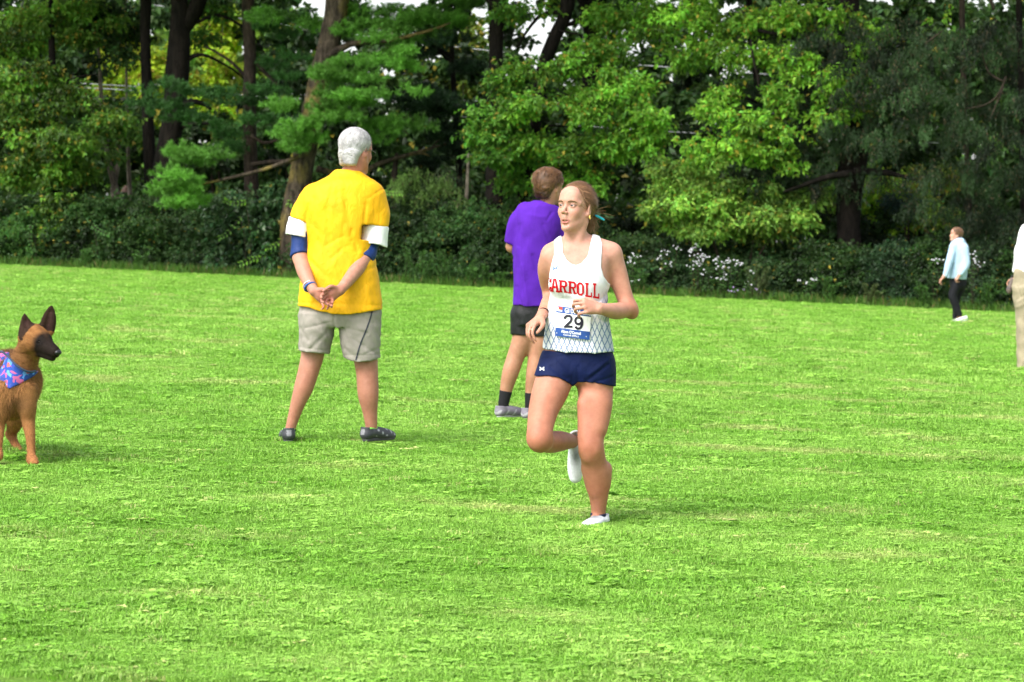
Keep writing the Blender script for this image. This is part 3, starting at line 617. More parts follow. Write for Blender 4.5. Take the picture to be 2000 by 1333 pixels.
bush('light_bush', 'small lime sprig of bush left of the black spruce trunk', 'bush', [(1622, 390, 14, 34, eY(1600) + 5, .5), (1630, 360, 12, 18, eY(1600) + 5, .4)], (.2, .38, .04), .18, 'light bushes under the trees', .12, .07, 1.4, .04)
bush('light_bush', 'mixed green and straw bush left of the hoodie wearer', 'bush', [(1790, 400, 50, 30, eY(1800) + 5, .8), (1830, 430, 50, 26, eY(1800) + 4.5, .8), (1790, 350, 50, 24, eY(1800) + 6, .7), (1840, 350, 30, 30, eY(1800) + 6, .6)], (.17, .28, .04), .35, 'light bushes under the trees', .12, .07, 1.1, .18, stems=5)
bush('blue_green_bush', 'dusky blue green bush between the lime bush and the hoodie', 'bush', [(1768, 395, 28, 26, eY(1760) + 4.2, .5)], (.03, .06, .045), .2, 'light bushes under the trees', .1, .05, 1.4, 0)
# backdrop wood, one far mass
und = []
WIN = [(616, 638, -20, 36), (710, 765, -20, 8), (1035, 1085, 25, 110), (1195, 1235, 20, 85), (215, 335, 50, 155), (372, 470, 10, 225), (1680, 1745, 340, 470), (0, 70, 345, 400), (905, 960, 30, 80)]
for px in range(-500, 2500, 44):
    for py in range(-20, 480, 46):
        qx, qy = px + rng.uniform(-12, 12), py + rng.uniform(-12, 12)
        if (qx < -90 or qx > 2100) and rng.uniform() < .4: continue
        if any(a - 20 < qx < b + 20 and c - 16 < qy < d + 16 for a, b, c, d in WIN): continue
        if rng.uniform() < .10 and qy < 130 and 950 < qx < 1450: continue
        und.append((qx, qy, 34, 32, 90 + rng.uniform(-4, 14), 1.0))
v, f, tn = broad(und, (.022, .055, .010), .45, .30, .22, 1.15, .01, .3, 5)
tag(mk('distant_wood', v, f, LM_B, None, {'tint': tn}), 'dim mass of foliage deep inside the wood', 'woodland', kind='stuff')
dist = []
for px in range(-700, 2700, 60):
    for py in ((250, 310, 370, 430) if 600 < px < 1480 else (60, 120, 180, 250, 310, 370, 430)): dist.append((px + rng.uniform(-20, 20), py + rng.uniform(-15, 15), 48, 42, 165 + rng.uniform(-8, 8), 2.0))
v, f, tn = broad(dist, (.10, .19, .03), .35, .75, .55, 1.1, .02, .3, 5)
tag(mk('far_tree_line', v, f, LM_B, None, {'tint': tn}), 'far line of trees beyond the open ground behind the wood', 'woodland', kind='stuff')
low = []
for px in range(-500, 2500, 70):
    for k in range(3):
        low.append((px + rng.uniform(-20, 20), rng.uniform(390, 420) + 45 * px / 2000 + k * 38, 60, 30, eY(px) + 2.6 + rng.uniform(0, 3), 1.2))
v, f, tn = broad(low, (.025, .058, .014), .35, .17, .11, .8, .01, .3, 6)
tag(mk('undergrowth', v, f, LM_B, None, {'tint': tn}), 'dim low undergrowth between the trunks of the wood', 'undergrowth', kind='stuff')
# --- shrub belt along the lawn edge: each shrub its own
SG = 'shrubs along the edge of the lawn'
def topy(px):
    return np.interp(px, [0, 120, 250, 400, 480, 620, 760, 900, 1000, 1150, 1300, 1500, 1700, 1850, 2000], [400, 395, 395, 400, 375, 385, 400, 400, 405, 440, 482, 488, 480, 475, 475])
def boty(px): return 517 + (612 - 517) * np.interp(px, [0, 760, 1300, 2000], [0, .34, .62, 1])
shr = [(-30, 'dark shrub cut by the left edge of the picture', DK), (45, 'dark green shrub at far left with drooping lighter tips', (.035, .095, .016)), (135, 'dull green shrub below the ivy covered maple', DK), (215, 'shrub with thin brown stem below the grey stems', (.032, .08, .016)),
       (290, 'small leaved shrub left of the bright pine bough', DK), (370, 'shadowy shrub directly under the bright pine bough', (.03, .07, .018)), (455, 'large leaved elm shrub with glossy pale leaves', (.04, .085, .03)), (540, 'elm shrub touching the yellow shirt, with lime sprigs', (.034, .08, .025)),
       (625, 'shrub behind the yellow shirt', DK), (700, 'shrub behind the right shoulder of the yellow shirt', DK), (775, 'dark shrub just right of the yellow shirt', (.028, .065, .016)), (850, 'weedy shrub halfway between the two standing men', (.038, .09, .02)), (925, 'shrub with pale trunk above it near purple shirt', (.035, .09, .02)),
       (990, 'shrub left of the purple shirt', DK), (1070, 'shrub behind the purple shirt', DK), (1150, 'shrub behind the runner', DK), (1240, 'shrub right of the runner with a few pale flowers', (.035, .08, .018)), (1330, 'shrub behind the leftmost white asters', (.03, .07, .02)), (1420, 'dark shrub behind the thick white asters', DK),
       (1505, 'shrub at the right end of the white asters', (.03, .07, .018)), (1590, 'shrub left of the black spruce trunk base', DK), (1670, 'low shrub hiding the foot of the black spruce', DK), (1755, 'dark shrub between spruce trunk and hoodie', (.022, .055, .018)), (1835, 'dark shrub just left of the hoodie', DK),
       (1915, 'dark shrub just right of the hoodie', (.022, .05, .016)), (1995, 'dark shrub behind the khaki trousers', DK), (2060, 'dark shrub cut by the right edge of the picture', DK)]
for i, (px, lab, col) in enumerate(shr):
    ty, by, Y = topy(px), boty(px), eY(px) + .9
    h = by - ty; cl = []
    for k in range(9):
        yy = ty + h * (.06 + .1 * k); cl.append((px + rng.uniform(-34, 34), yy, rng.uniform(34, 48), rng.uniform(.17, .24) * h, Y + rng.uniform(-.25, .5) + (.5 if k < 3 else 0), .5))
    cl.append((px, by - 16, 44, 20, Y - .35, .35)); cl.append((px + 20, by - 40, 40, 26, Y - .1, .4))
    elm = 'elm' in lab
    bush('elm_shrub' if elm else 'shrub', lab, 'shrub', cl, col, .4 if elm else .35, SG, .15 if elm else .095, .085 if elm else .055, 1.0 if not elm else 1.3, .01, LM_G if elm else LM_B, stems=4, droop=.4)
# lime sprigs of the elm shrubs
def sprig(pts, Y, n, col, L, label, stemw=4):
    s = FPX / Y; e0 = P(pts[0][0], pts[0][1], Y); gzz = float(gz(e0[0], Y))
    e = empty('leafy_shoot', (e0[0], Y, gzz), label, 'plant', 'lime leafy shoots in the shrub belt')
    S = spline([P(p[0], p[1], Y + (-.1 * k)) for k, p in enumerate(pts)], n)
    low = np.array([e0[0] + .1, Y + .2, gzz - .03])
    S2 = spline([low, (low + S[0]) / 2 + np.array([.05, 0, .1]), S[0]], 6)
    mk('stem', *merge_vf([tube(S, np.linspace(.008, .003, n), 5), tube(S2, np.linspace(.012, .008, 6), 5)]), BK_BRN, e, smooth=True)
    tg = unit(np.gradient(S, axis=0)); parts = []
    for sg in (-1, 1):
        side = unit(np.cross(tg, np.array([0, -1, .3]))) * sg
        parts.append(leaf_arrays(S, unit(tg * .6 + side), unit(np.tile(np.array([0, -.5, 1.]), (n, 1)) + rng.normal(0, .3, (n, 3))), L * rng.uniform(.7, 1.1, n), L * .55, np.array(col)[None] * rng.uniform(.7, 1.3, (n, 1))))
    v, f, tn = join_arrays(parts); mk('foliage', v, f, LM_B, e, {'tint': tn})
LI = (.12, .27, .025); yE = eY(500) + .1
sprig([(530, 490), (510, 503), (490, 508), (470, 516)], yE, 10, LI, .12, 'long lime shoot nearest the lawn in front of the elm shrub')
sprig([(560, 455), (540, 478), (520, 485)], yE, 8, LI, .11, 'lime shoot left of the yellow shirt hem, pointing left')
sprig([(470, 425), (445, 455), (428, 465)], yE, 8, (.10, .22, .03), .11, 'green shoot hanging at the middle of the elm shrub')
sprig([(480, 395), (455, 398), (440, 392)], yE, 8, LI, .11, 'lime shoot level with the pine bough tips')
sprig([(590, 400), (572, 390), (565, 402)], yE, 7, LI, .12, 'lime shoot beside the sleeve of the yellow shirt')
sprig([(740, 376), (760, 378), (783, 378)], eY(760) + .2, 9, LI, .11, 'lime shoot pointing right from the shoulder of the yellow shirt')
sprig([(180, 440), (195, 452), (212, 458)], eY(190), 8, (.06, .17, .03), .1, 'green shoot in the shrubs left of the pine bough')
sprig([(60, 440), (58, 470), (66, 492)], eY(60), 9, (.06, .16, .03), .1, 'drooping green shoot near the far left of the shrub belt')
# tall weeds
def weed(px, h_px, Y, col, label, name='tall_weed'):
    s = FPX / Y; x = P(px, 500, Y)[0]; z = float(gz(x, Y)); h = h_px / s
    e = empty(name, (x, Y, z), label, 'plant', 'tall weeds along the edge of the lawn'); st = []; parts = []
    for k in range(5):
        lean = rng.uniform(-.25, .25); b0 = np.array([x + rng.uniform(-.12, .12), Y + rng.uniform(-.1, .1), z - .02]); hh = h * rng.uniform(.6, 1)
        S = spline([b0, b0 + np.array([lean * .3, 0, hh * .5]), b0 + np.array([lean, 0, hh])], 22); st.append(tube(S, np.linspace(.006, .003, 22), 5))
        for q in range(3):
            a = np.arange(22) * 2.4 + q * 2.1; D = unit(np.stack([np.cos(a), np.sin(a), .25 + 0 * a], -1))
            parts.append(leaf_arrays(S, D, np.tile(np.array([0, -.4, 1.]), (22, 1)), rng.uniform(.06, .11, 22), .03, np.array(col)[None] * rng.uniform(.6, 1.4, (22, 1))))
    mk('stem', *merge_vf(st), BK_BRN, e, smooth=True); v, f, tn = join_arrays(parts); mk('foliage', v, f, LM_B, e, {'tint': tn})
for px, h, lab in ((800, 75, 'leafy weed nearest the yellow shirt on its right'), (868, 85, 'tallest leafy weed, midway between yellow and purple shirts'), (830, 55, 'short weed between two taller weeds right of the yellow shirt'), (915, 60, 'bushy weed with yellowish leaves left of the purple shirt'), (945, 45, 'low weed close to the purple shirt'), (975, 40, 'lowest weed touching the purple shirt outline'),
                   (1255, 60, 'weed right of the elbow of the runner'), (1480, 75, 'tall olive weed at the right end of the white asters'), (1620, 60, 'weed below the big spruce trunk, left side'), (1700, 45, 'straw coloured weed right of the spruce trunk base'), (1810, 55, 'weed left of the shoes of the hoodie wearer'), (1925, 60, 'weed right of the shoes of the hoodie wearer'), (280, 50, 'weed below the bright pine bough'), (165, 40, 'small weed in the left part of the belt')):
    weed(px, h, eY(px) - .1, (.09, .13, .04) if 'straw' in lab or 'olive' in lab else (.055, .15, .025), lab)
# asters
white = plain('aster_petal', (.55, .55, .58), .6); lilac = plain('lilac_petal', (.42, .30, .55), .6)
def aster(px, heads, label, matp=None, nh=6):
    Y = eY(px) - .15; x = P(px, 500, Y)[0]; z = float(gz(x, Y)); e = empty('aster_plant', (x, Y, z), label, 'plant', 'flowering asters in front of the shrubs'); st = []; parts = []; fl = []
    for (hx, hy) in heads:
        tip = P(hx, hy, Y + rng.uniform(-.2, .2)); b0 = np.array([x + (tip[0] - x) * .3, Y, z - .02])
        S = spline([b0, (b0 + tip) / 2 + np.array([rng.uniform(-.06, .06), 0, .05]), tip], 14); st.append(tube(S, np.linspace(.006, .003, 14), 5))
        a = np.arange(14) * 2.4; D = unit(np.stack([np.cos(a), np.sin(a), .1 + 0 * a], -1))
        parts.append(leaf_arrays(S, D, np.tile(np.array([0, -.4, 1.]), (14, 1)), rng.uniform(.08, .14, 14), .045, np.array((.05, .13, .025))[None] * rng.uniform(.6, 1.4, (14, 1))))
        for q in range(nh):
            c = tip + np.array([rng.normal(0, .075), rng.normal(0, .05), rng.normal(0, .035)]); ups = unit(np.array([rng.normal(0, .4), -.7, .8])); st.append(tube(np.array([S[-3], c]), [.002, .002], 3))
            m_ = 9; aa = np.arange(m_) / m_ * 6.283; s1 = unit(np.cross(ups, np.array([1, .2, 0]))); s2 = np.cross(ups, s1)
            D = np.cos(aa)[:, None] * s1 + np.sin(aa)[:, None] * s2 + ups * .25
            V, Fq, _ = leaf_arrays(np.tile(c, (m_, 1)), D, np.tile(ups, (m_, 1)), .024, .014, np.ones((m_, 3))); fl.append((V, Fq))
    mk('stem', *merge_vf(st), BK_BRN, e, smooth=True); v, f, tn = join_arrays(parts); mk('foliage', v, f, LM_B, e, {'tint': tn})
    tag(mk('flower_heads', *merge_vf(fl), matp or white, e), kind='stuff')
aster(1298, [(1290, 505), (1298, 494), (1305, 518), (1322, 486)], 'leftmost tall white aster, next to the dark shrub', nh=5)
aster(1362, [(1352, 490), (1360, 500), (1358, 512), (1372, 500), (1354, 520), (1366, 516), (1360, 484), (1376, 505)], 'thickest white aster, fullest flower heads')
aster(1412, [(1404, 520), (1412, 514), (1426, 510), (1434, 512), (1448, 515), (1415, 526), (1400, 508)], 'white aster with a flat row of heads, right of the thickest one')
aster(1400, [(1400, 545), (1410, 540), (1418, 548), (1384, 532)], 'low white aster below the flat row of flower heads', nh=4)
aster(1462, [(1460, 554), (1470, 530)], 'sparse white aster right of the others', nh=3)
aster(1437, [(1434, 566), (1441, 570), (1482, 568)], 'lilac aster low beside the lawn', lilac, 4)
aster(1582, [(1574, 552), (1586, 545), (1590, 548)], 'small lone white aster left of the spruce trunk', nh=4)
aster(1238, [(1232, 505), (1240, 500), (1236, 515), (1238, 548)], 'faint white aster beside the bare shoulder of the runner', nh=4)
aster(1828, [(1824, 510), (1838, 508)], 'tiny white aster in front of the walking person in the hoodie', nh=3)
aster(1902, [(1900, 500), (1905, 520), (1902, 508)], 'white aster behind the back of the person in the hoodie', nh=5)
# unmown fringe
n = 26000; x = rng.uniform(-16, 15, n); y = a_ * x + b_ + rng.normal(.15, .3, n)
C = np.stack([x, y, gz(x, y) - .01], -1); D = unit(np.stack([rng.normal(0, .3, n), rng.normal(0, .3, n), np.ones(n)], -1)); Nn = unit(rng.normal(size=(n, 3)) * np.array([1, 1, .1]))
kk = rng.uniform(size=(n, 1)); tint = np.array((.06, .16, .02)) * (1 - kk) + np.array((.10, .2, .03)) * kk; br = rng.uniform(size=n) < .1; tint[br] = (.22, .17, .07)
v, f, tn = leaf_arrays(C, D, Nn, rng.uniform(.08, .3, n) * (1 - .4 * (np.abs(y - (a_ * x + b_)) > .3)), .012, tint)
tag(mk('unmown_fringe', v, f, LM_B, None, {'tint': tn}), 'fringe of longer grass where the lawn meets the shrubs', 'grass', kind='stuff')
# pale wires beyond the first trees
wire = plain('wire', (.45, .46, .48), .5)
def cable(a, b, Yc, label, w=3):
    e0, e1 = P(a[0], a[1], Yc), P(b[0], b[1], Yc + .0)
    S = e0 + (e1 - e0) * np.linspace(0, 1, 24)[:, None]; S[:, 2] -= .35 * (1 - (np.linspace(-1, 1, 24)) ** 2)
    e = mk('overhead_wire', *tube(S, np.full(24, w / (FPX / Yc) / 2), 6), wire, None, smooth=True); tag(e, label, 'cable', 'pale overhead wires behind the trees')
cable((-700, 103), (1250, 212), 96, 'lower long pale wire crossing behind the forked trunk', 1.8)
cable((-700, 95), (1250, 204), 96, 'upper of the two close pale wires behind the forked trunk', 1.6)
cable((300, 10), (1700, 156), 94, 'pale wire seen high beside the straight dark trunk', 1.5)
cable((300, 165), (1900, 281), 94, 'lowest pale wire, seen under the maple branches', 1.5)

# ================================================================ IMPLICIT-SURFACE MODELLER (for bodies and clothes)
def axis_coords(lo, hi, h, fine=None):
    """uniform spacing h, except (a, b, hf) intervals with finer spacing"""
    out = [lo]
    while out[-1] < hi:
        s = h
        for (a, b, hf) in (fine or []):
            if a <= out[-1] < b: s = hf
        out.append(out[-1] + s)
    return np.array(out, dtype=np.float32)
class Field:
    def __init__(s, lo, hi, h, fx=None, fy=None, fz=None):
        s.ax = [axis_coords(lo[i], hi[i], h, f) for i, f in enumerate((fx, fy, fz))]
        s.d = np.full([len(a) for a in s.ax], .3, dtype=np.float32)
    def box(s, lo, hi):
        sl = []; cs = []
        for i in range(3):
            a = s.ax[i]; i0 = int(np.searchsorted(a, lo[i])); i1 = int(np.searchsorted(a, hi[i]))
            i0 = max(i0 - 1, 0); i1 = min(i1 + 1, len(a))
            if i1 - i0 < 1: return None, None
            sl.append(slice(i0, i1)); sh = [1, 1, 1]; sh[i] = i1 - i0; cs.append(a[i0:i1].reshape(sh))
        return tuple(sl), cs
    def put(s, sl, v, k, op):
        d = s.d[sl]
        if op == 'add':
            hh = np.maximum(k - np.abs(d - v), 0) / max(k, 1e-6); s.d[sl] = np.minimum(d, v) - hh * hh * k * .25
        elif op == 'sub':
            v = -v; hh = np.maximum(k - np.abs(d - v), 0) / max(k, 1e-6); s.d[sl] = np.maximum(d, v) + hh * hh * k * .25
        else:
            hh = np.maximum(k - np.abs(d - v), 0) / max(k, 1e-6); s.d[sl] = np.maximum(d, v) + hh * hh * k * .25
    def limb(s, pts, radii, k=.02, n=None, flat=None, op='add', infl=0.0):
        """tapered tube through pts; flat=(direction, factor) squeezes the cross-section along a direction"""
        A = np.concatenate([np.asarray(pts, float), np.asarray(radii, float)[:, None] + infl], 1)
        if n is None: n = 2 if len(A) == 2 else (9 if radii[0] > .03 else 4) * (len(A) - 1) + 1
        S = spline(A, n); r = S[:, 3].max() + k + .012
        sl, cs = s.box(S[:, :3].min(0) - r, S[:, :3].max(0) + r)
        if sl is None: return
        best = None
        for i in range(n - 1):
            a, b = S[i, :3], S[i + 1, :3]; ab = b - a; L2 = max(float(ab @ ab), 1e-9)
            px, py, pz = cs[0] - a[0], cs[1] - a[1], cs[2] - a[2]
            t_ = np.clip((px * ab[0] + py * ab[1] + pz * ab[2]) / L2, 0, 1)
            qx, qy, qz = px - t_ * ab[0], py - t_ * ab[1], pz - t_ * ab[2]
            if flat is not None:
                f = np.asarray(flat[0], float); f = f / np.linalg.norm(f); g = 1 / flat[1] - 1
                dt = (qx * f[0] + qy * f[1] + qz * f[2]) * g; qx, qy, qz = qx + dt * f[0], qy + dt * f[1], qz + dt * f[2]
            v = np.sqrt(qx * qx + qy * qy + qz * qz) - (S[i, 3] + (S[i + 1, 3] - S[i, 3]) * t_)
            if flat is not None: v = v * min(1, flat[1] * 1.1)
            best = v if best is None else np.minimum(best, v)
        s.put(sl, best.astype(np.float32), k, op)
    def ell(s, c, r, R=None, k=.02, op='add', infl=0.0):
        """ellipsoid, centre c, radii r, axes R (columns)"""
        c = np.asarray(c, float); r = np.asarray(r, float) + infl; m_ = r.max() + k + .012
        sl, cs = s.box(c - m_, c + m_)
        if sl is None: return
        p = [cs[i] - c[i] for i in range(3)]
        if R is None: q = p
        else: q = [p[0] * R[0, j] + p[1] * R[1, j] + p[2] * R[2, j] for j in range(3)]
        k0 = np.sqrt((q[0] / r[0]) ** 2 + (q[1] / r[1]) ** 2 + (q[2] / r[2]) ** 2)
        k1 = np.sqrt((q[0] / r[0] ** 2) ** 2 + (q[1] / r[1] ** 2) ** 2 + (q[2] / r[2] ** 2) ** 2)
        v = np.where(k1 > 1e-6, k0 * (k0 - 1) / np.maximum(k1, 1e-6), -r.min())
        s.put(sl, v.astype(np.float32), k, op)
    def loft(s, secs, k=.02, infl=0.0, yaw=0.0, p=2.3, op='add', capk=.01):
        """stack of superellipse sections (z, cx, cy, rx, ry), top to bottom or bottom to top"""
        A = np.array(sorted([list(q) for q in secs])); zz = A[:, 0]
        m_ = max(A[:, 3].max(), A[:, 4].max()) + infl + k + .02
        lo = np.array([A[:, 1].min() - m_, A[:, 2].min() - m_, zz[0] - k - .02]); hi = np.array([A[:, 1].max() + m_, A[:, 2].max() + m_, zz[-1] + k + .02])
        sl, cs = s.box(lo, hi)
        if sl is None: return
        z = cs[2].ravel(); fine = np.linspace(zz[0], zz[-1], 160)
        tt = np.interp(fine, zz, np.arange(len(zz))); SS = []
        for x in tt:
            i = min(int(x), len(zz) - 2); f = x - i; f2 = f * f; f3 = f2 * f
            p0, p1, p2, p3 = A[max(i - 1, 0)], A[i], A[i + 1], A[min(i + 2, len(zz) - 1)]
            hgt = p2[0] - p1[0]; m1 = (p2 - p0) / max(p2[0] - p0[0], 1e-4) * hgt; m2 = (p3 - p1) / max(p3[0] - p1[0], 1e-4) * hgt
            SS.append((2 * f3 - 3 * f2 + 1) * p1 + (f3 - 2 * f2 + f) * m1 + (-2 * f3 + 3 * f2) * p2 + (f3 - f2) * m2)
        SS = np.array(SS); g = lambda j: np.interp(z, fine, SS[:, j]).reshape(1, 1, -1)
        cx, cy, rx, ry = g(1), g(2), g(3) + infl, g(4) + infl
        X, Y_ = cs[0] - cx, cs[1] - cy
        if yaw: c_, s_ = math.cos(yaw), math.sin(yaw); X, Y_ = X * c_ + Y_ * s_, -X * s_ + Y_ * c_
        rr = (np.abs(X / rx) ** p + np.abs(Y_ / ry) ** p) ** (1 / p)
        v = (rr - 1) * np.minimum(rx, ry) * (0.5 + .5 * np.sqrt(np.maximum(rx, ry) / np.minimum(rx, ry)))
        cap = np.maximum(zz[0] - infl * .5 - cs[2], cs[2] - zz[-1] - infl * .5)
        hh = np.maximum(capk - np.abs(v - cap), 0) / capk; v = np.maximum(v, cap) + hh * hh * capk * .25
        s.put(sl, v.astype(np.float32), k, op)
    def polysdf(s, pts2, ax=(0, 2)):
        """signed distance to a closed 2D polygon over the two given axes (negative inside)"""
        U = s.ax[ax[0]][:, None]; Vv = s.ax[ax[1]][None, :]; best = np.full((U.shape[0], Vv.shape[1]), 9., dtype=np.float32); ins = np.zeros_like(best, dtype=bool)
        n = len(pts2)
        for i in range(n):
            (x0, y0), (x1, y1) = pts2[i], pts2[(i + 1) % n]; dx, dy = x1 - x0, y1 - y0; L2 = dx * dx + dy * dy + 1e-12
            t_ = np.clip(((U - x0) * dx + (Vv - y0) * dy) / L2, 0, 1); best = np.minimum(best, np.hypot(U - x0 - t_ * dx, Vv - y0 - t_ * dy))
            cond = ((y0 > Vv) != (y1 > Vv)) & (U < (x1 - x0) * (Vv - y0) / ((y1 - y0) + 1e-12) + x0); ins ^= cond
        v = np.where(ins, -best, best); sh = [1, 1, 1]; sh[ax[0]] = v.shape[0]; sh[ax[1]] = v.shape[1]
        return v.reshape(sh)
    def cut(s, poly2, k=.004, ax=(0, 2), op='int'):
        v = np.broadcast_to(s.polysdf(poly2, ax), s.d.shape); s.put((slice(None),) * 3, v, k, 'int' if op == 'int' else 'sub')
    def creases(s, segs, Pf, side=None):
        """folds: (px0,py0,px1,py1,depth m (+ = groove),width m) seen in the x-z plane"""
        X, Z = s.ax[0][:, None], s.ax[2][None, :]; D = np.zeros((X.shape[0], Z.shape[1]), dtype=np.float32)
        for (x0, y0, x1, y1, dep, w) in segs:
            a, b = Pf(x0, y0), Pf(x1, y1); dx, dz = b[0] - a[0], b[2] - a[2]; L2 = dx * dx + dz * dz + 1e-9
            t_ = ((X - a[0]) * dx + (Z - a[2]) * dz) / L2; tc_ = np.clip(t_, 0, 1); dd = np.hypot(X - a[0] - tc_ * dx, Z - a[2] - tc_ * dz)
            D += dep * np.exp(-(dd / w) ** 2)
        m_ = 1.0
        if side is not None: m_ = 1 / (1 + np.exp((s.ax[1] - side) / .02)); m_ = m_[None, :, None]
        s.d += (D[:, None, :] * m_).astype(np.float32)
    def ripple(s, amp, freq, seed, aniso=(1, 1, 1)):
        r = np.random.default_rng(seed); X, Y_, Z = s.ax[0][:, None, None], s.ax[1][None, :, None], s.ax[2][None, None, :]
        tot = np.zeros(s.d.shape, dtype=np.float32)
        for i in range(5):
            w = r.normal(size=3) * np.array(aniso) * freq * (1 + .5 * i); ph = r.uniform(0, 6.28)
            tot += (np.sin(X * w[0] + Y_ * w[1] + Z * w[2] + ph + 1.2 * np.sin(Z * w[0] * .7 + X * w[2] * .6)) / (1 + .5 * i)).astype(np.float32)
        s.d += tot * (amp / 2.2)
    def mesh(s):
        d = s.d; d[0], d[-1], d[:, 0], d[:, -1], d[:, :, 0], d[:, :, -1] = [np.maximum(q, 1e-3) for q in (d[0], d[-1], d[:, 0], d[:, -1], d[:, :, 0], d[:, :, -1])]
        sg = d < 0; c = np.zeros([n - 1 for n in d.shape], dtype=np.int8)
        for i in (0, 1):
            for j in (0, 1):
                for k in (0, 1): c += sg[i:d.shape[0] - 1 + i, j:d.shape[1] - 1 + j, k:d.shape[2] - 1 + k]
        flat = np.flatnonzero((c > 0) & (c < 8)); cs = c.shape
        I = np.stack(np.unravel_index(flat, cs), 1)
        co = np.array([(i, j, k) for i in (0, 1) for j in (0, 1) for k in (0, 1)])
        val = np.stack([d[I[:, 0] + o[0], I[:, 1] + o[1], I[:, 2] + o[2]] for o in co], 1)
        acc = np.zeros((len(I), 3)); cnt = np.zeros(len(I))
        for a in range(8):
            for b in range(a + 1, 8):
                if np.abs(co[a] - co[b]).sum() != 1: continue
                va, vb = val[:, a], val[:, b]; cr = (va < 0) != (vb < 0); t_ = np.where(cr, va / np.where(cr, va - vb, 1), 0)
                acc += np.where(cr[:, None], co[a] + t_[:, None] * (co[b] - co[a]), 0); cnt += cr
        fi = I + acc / cnt[:, None]
        V = np.stack([np.interp(fi[:, i], np.arange(len(s.ax[i])), s.ax[i]) for i in range(3)], 1)
        Q = []
        for ax in range(3):
            b, c2 = [(1, 2), (2, 0), (0, 1)][ax]
            sl0 = [slice(None)] * 3; sl1 = [slice(None)] * 3; sl0[ax] = slice(0, -1); sl1[ax] = slice(1, None)
            e = sg[tuple(sl0)] != sg[tuple(sl1)]; E = np.argwhere(e)
            E = E[(E[:, b] > 0) & (E[:, c2] > 0) & (E[:, b] < cs[b]) & (E[:, c2] < cs[c2])]
            inside = sg[E[:, 0], E[:, 1], E[:, 2]]
            ob = np.zeros(3, int); ob[b] = 1; oc = np.zeros(3, int); oc[c2] = 1
            q = []
            for off in (0 * ob, -ob, -ob - oc, -oc):
                g = E + off; q.append(np.searchsorted(flat, np.ravel_multi_index(g.T, cs)))
            q = np.stack(q, 1); q[~inside] = q[~inside][:, ::-1]; Q.append(q)
        return V, np.concatenate(Q)

def smooth_mesh(V, Q, w, it=4):
    """Laplacian relaxation, w = per-vertex weight 0..1"""
    E = np.concatenate([Q[:, [0, 1]], Q[:, [1, 2]], Q[:, [2, 3]], Q[:, [3, 0]]]); n = len(V); V = V.copy()
    deg = np.bincount(E[:, 0], minlength=n) + np.bincount(E[:, 1], minlength=n)
    for k in range(it):
        S = np.stack([np.bincount(E[:, 0], V[E[:, 1], j], n) + np.bincount(E[:, 1], V[E[:, 0], j], n) for j in range(3)], 1) / np.maximum(deg, 1)[:, None]
        V += (S - V) * (w * (.6 if k % 2 == 0 else -.3 if False else .6))[:, None]
    return V
def rotz(a): c, s = math.cos(a), math.sin(a); return np.array([[c, -s, 0], [s, c, 0], [0, 0, 1.]])
def frame(fwd, up=(0, 0, 1), roll=0.0):
    """columns: person's left, forward, up"""
    f = np.asarray(fwd, float); f = f / np.linalg.norm(f); u = np.asarray(up, float); l = np.cross(u, f); l /= np.linalg.norm(l); u = np.cross(f, l)
    if roll: l, u = l * math.cos(roll) + u * math.sin(roll), u * math.cos(roll) - l * math.sin(roll)
    return np.stack([l, f, u], 1)

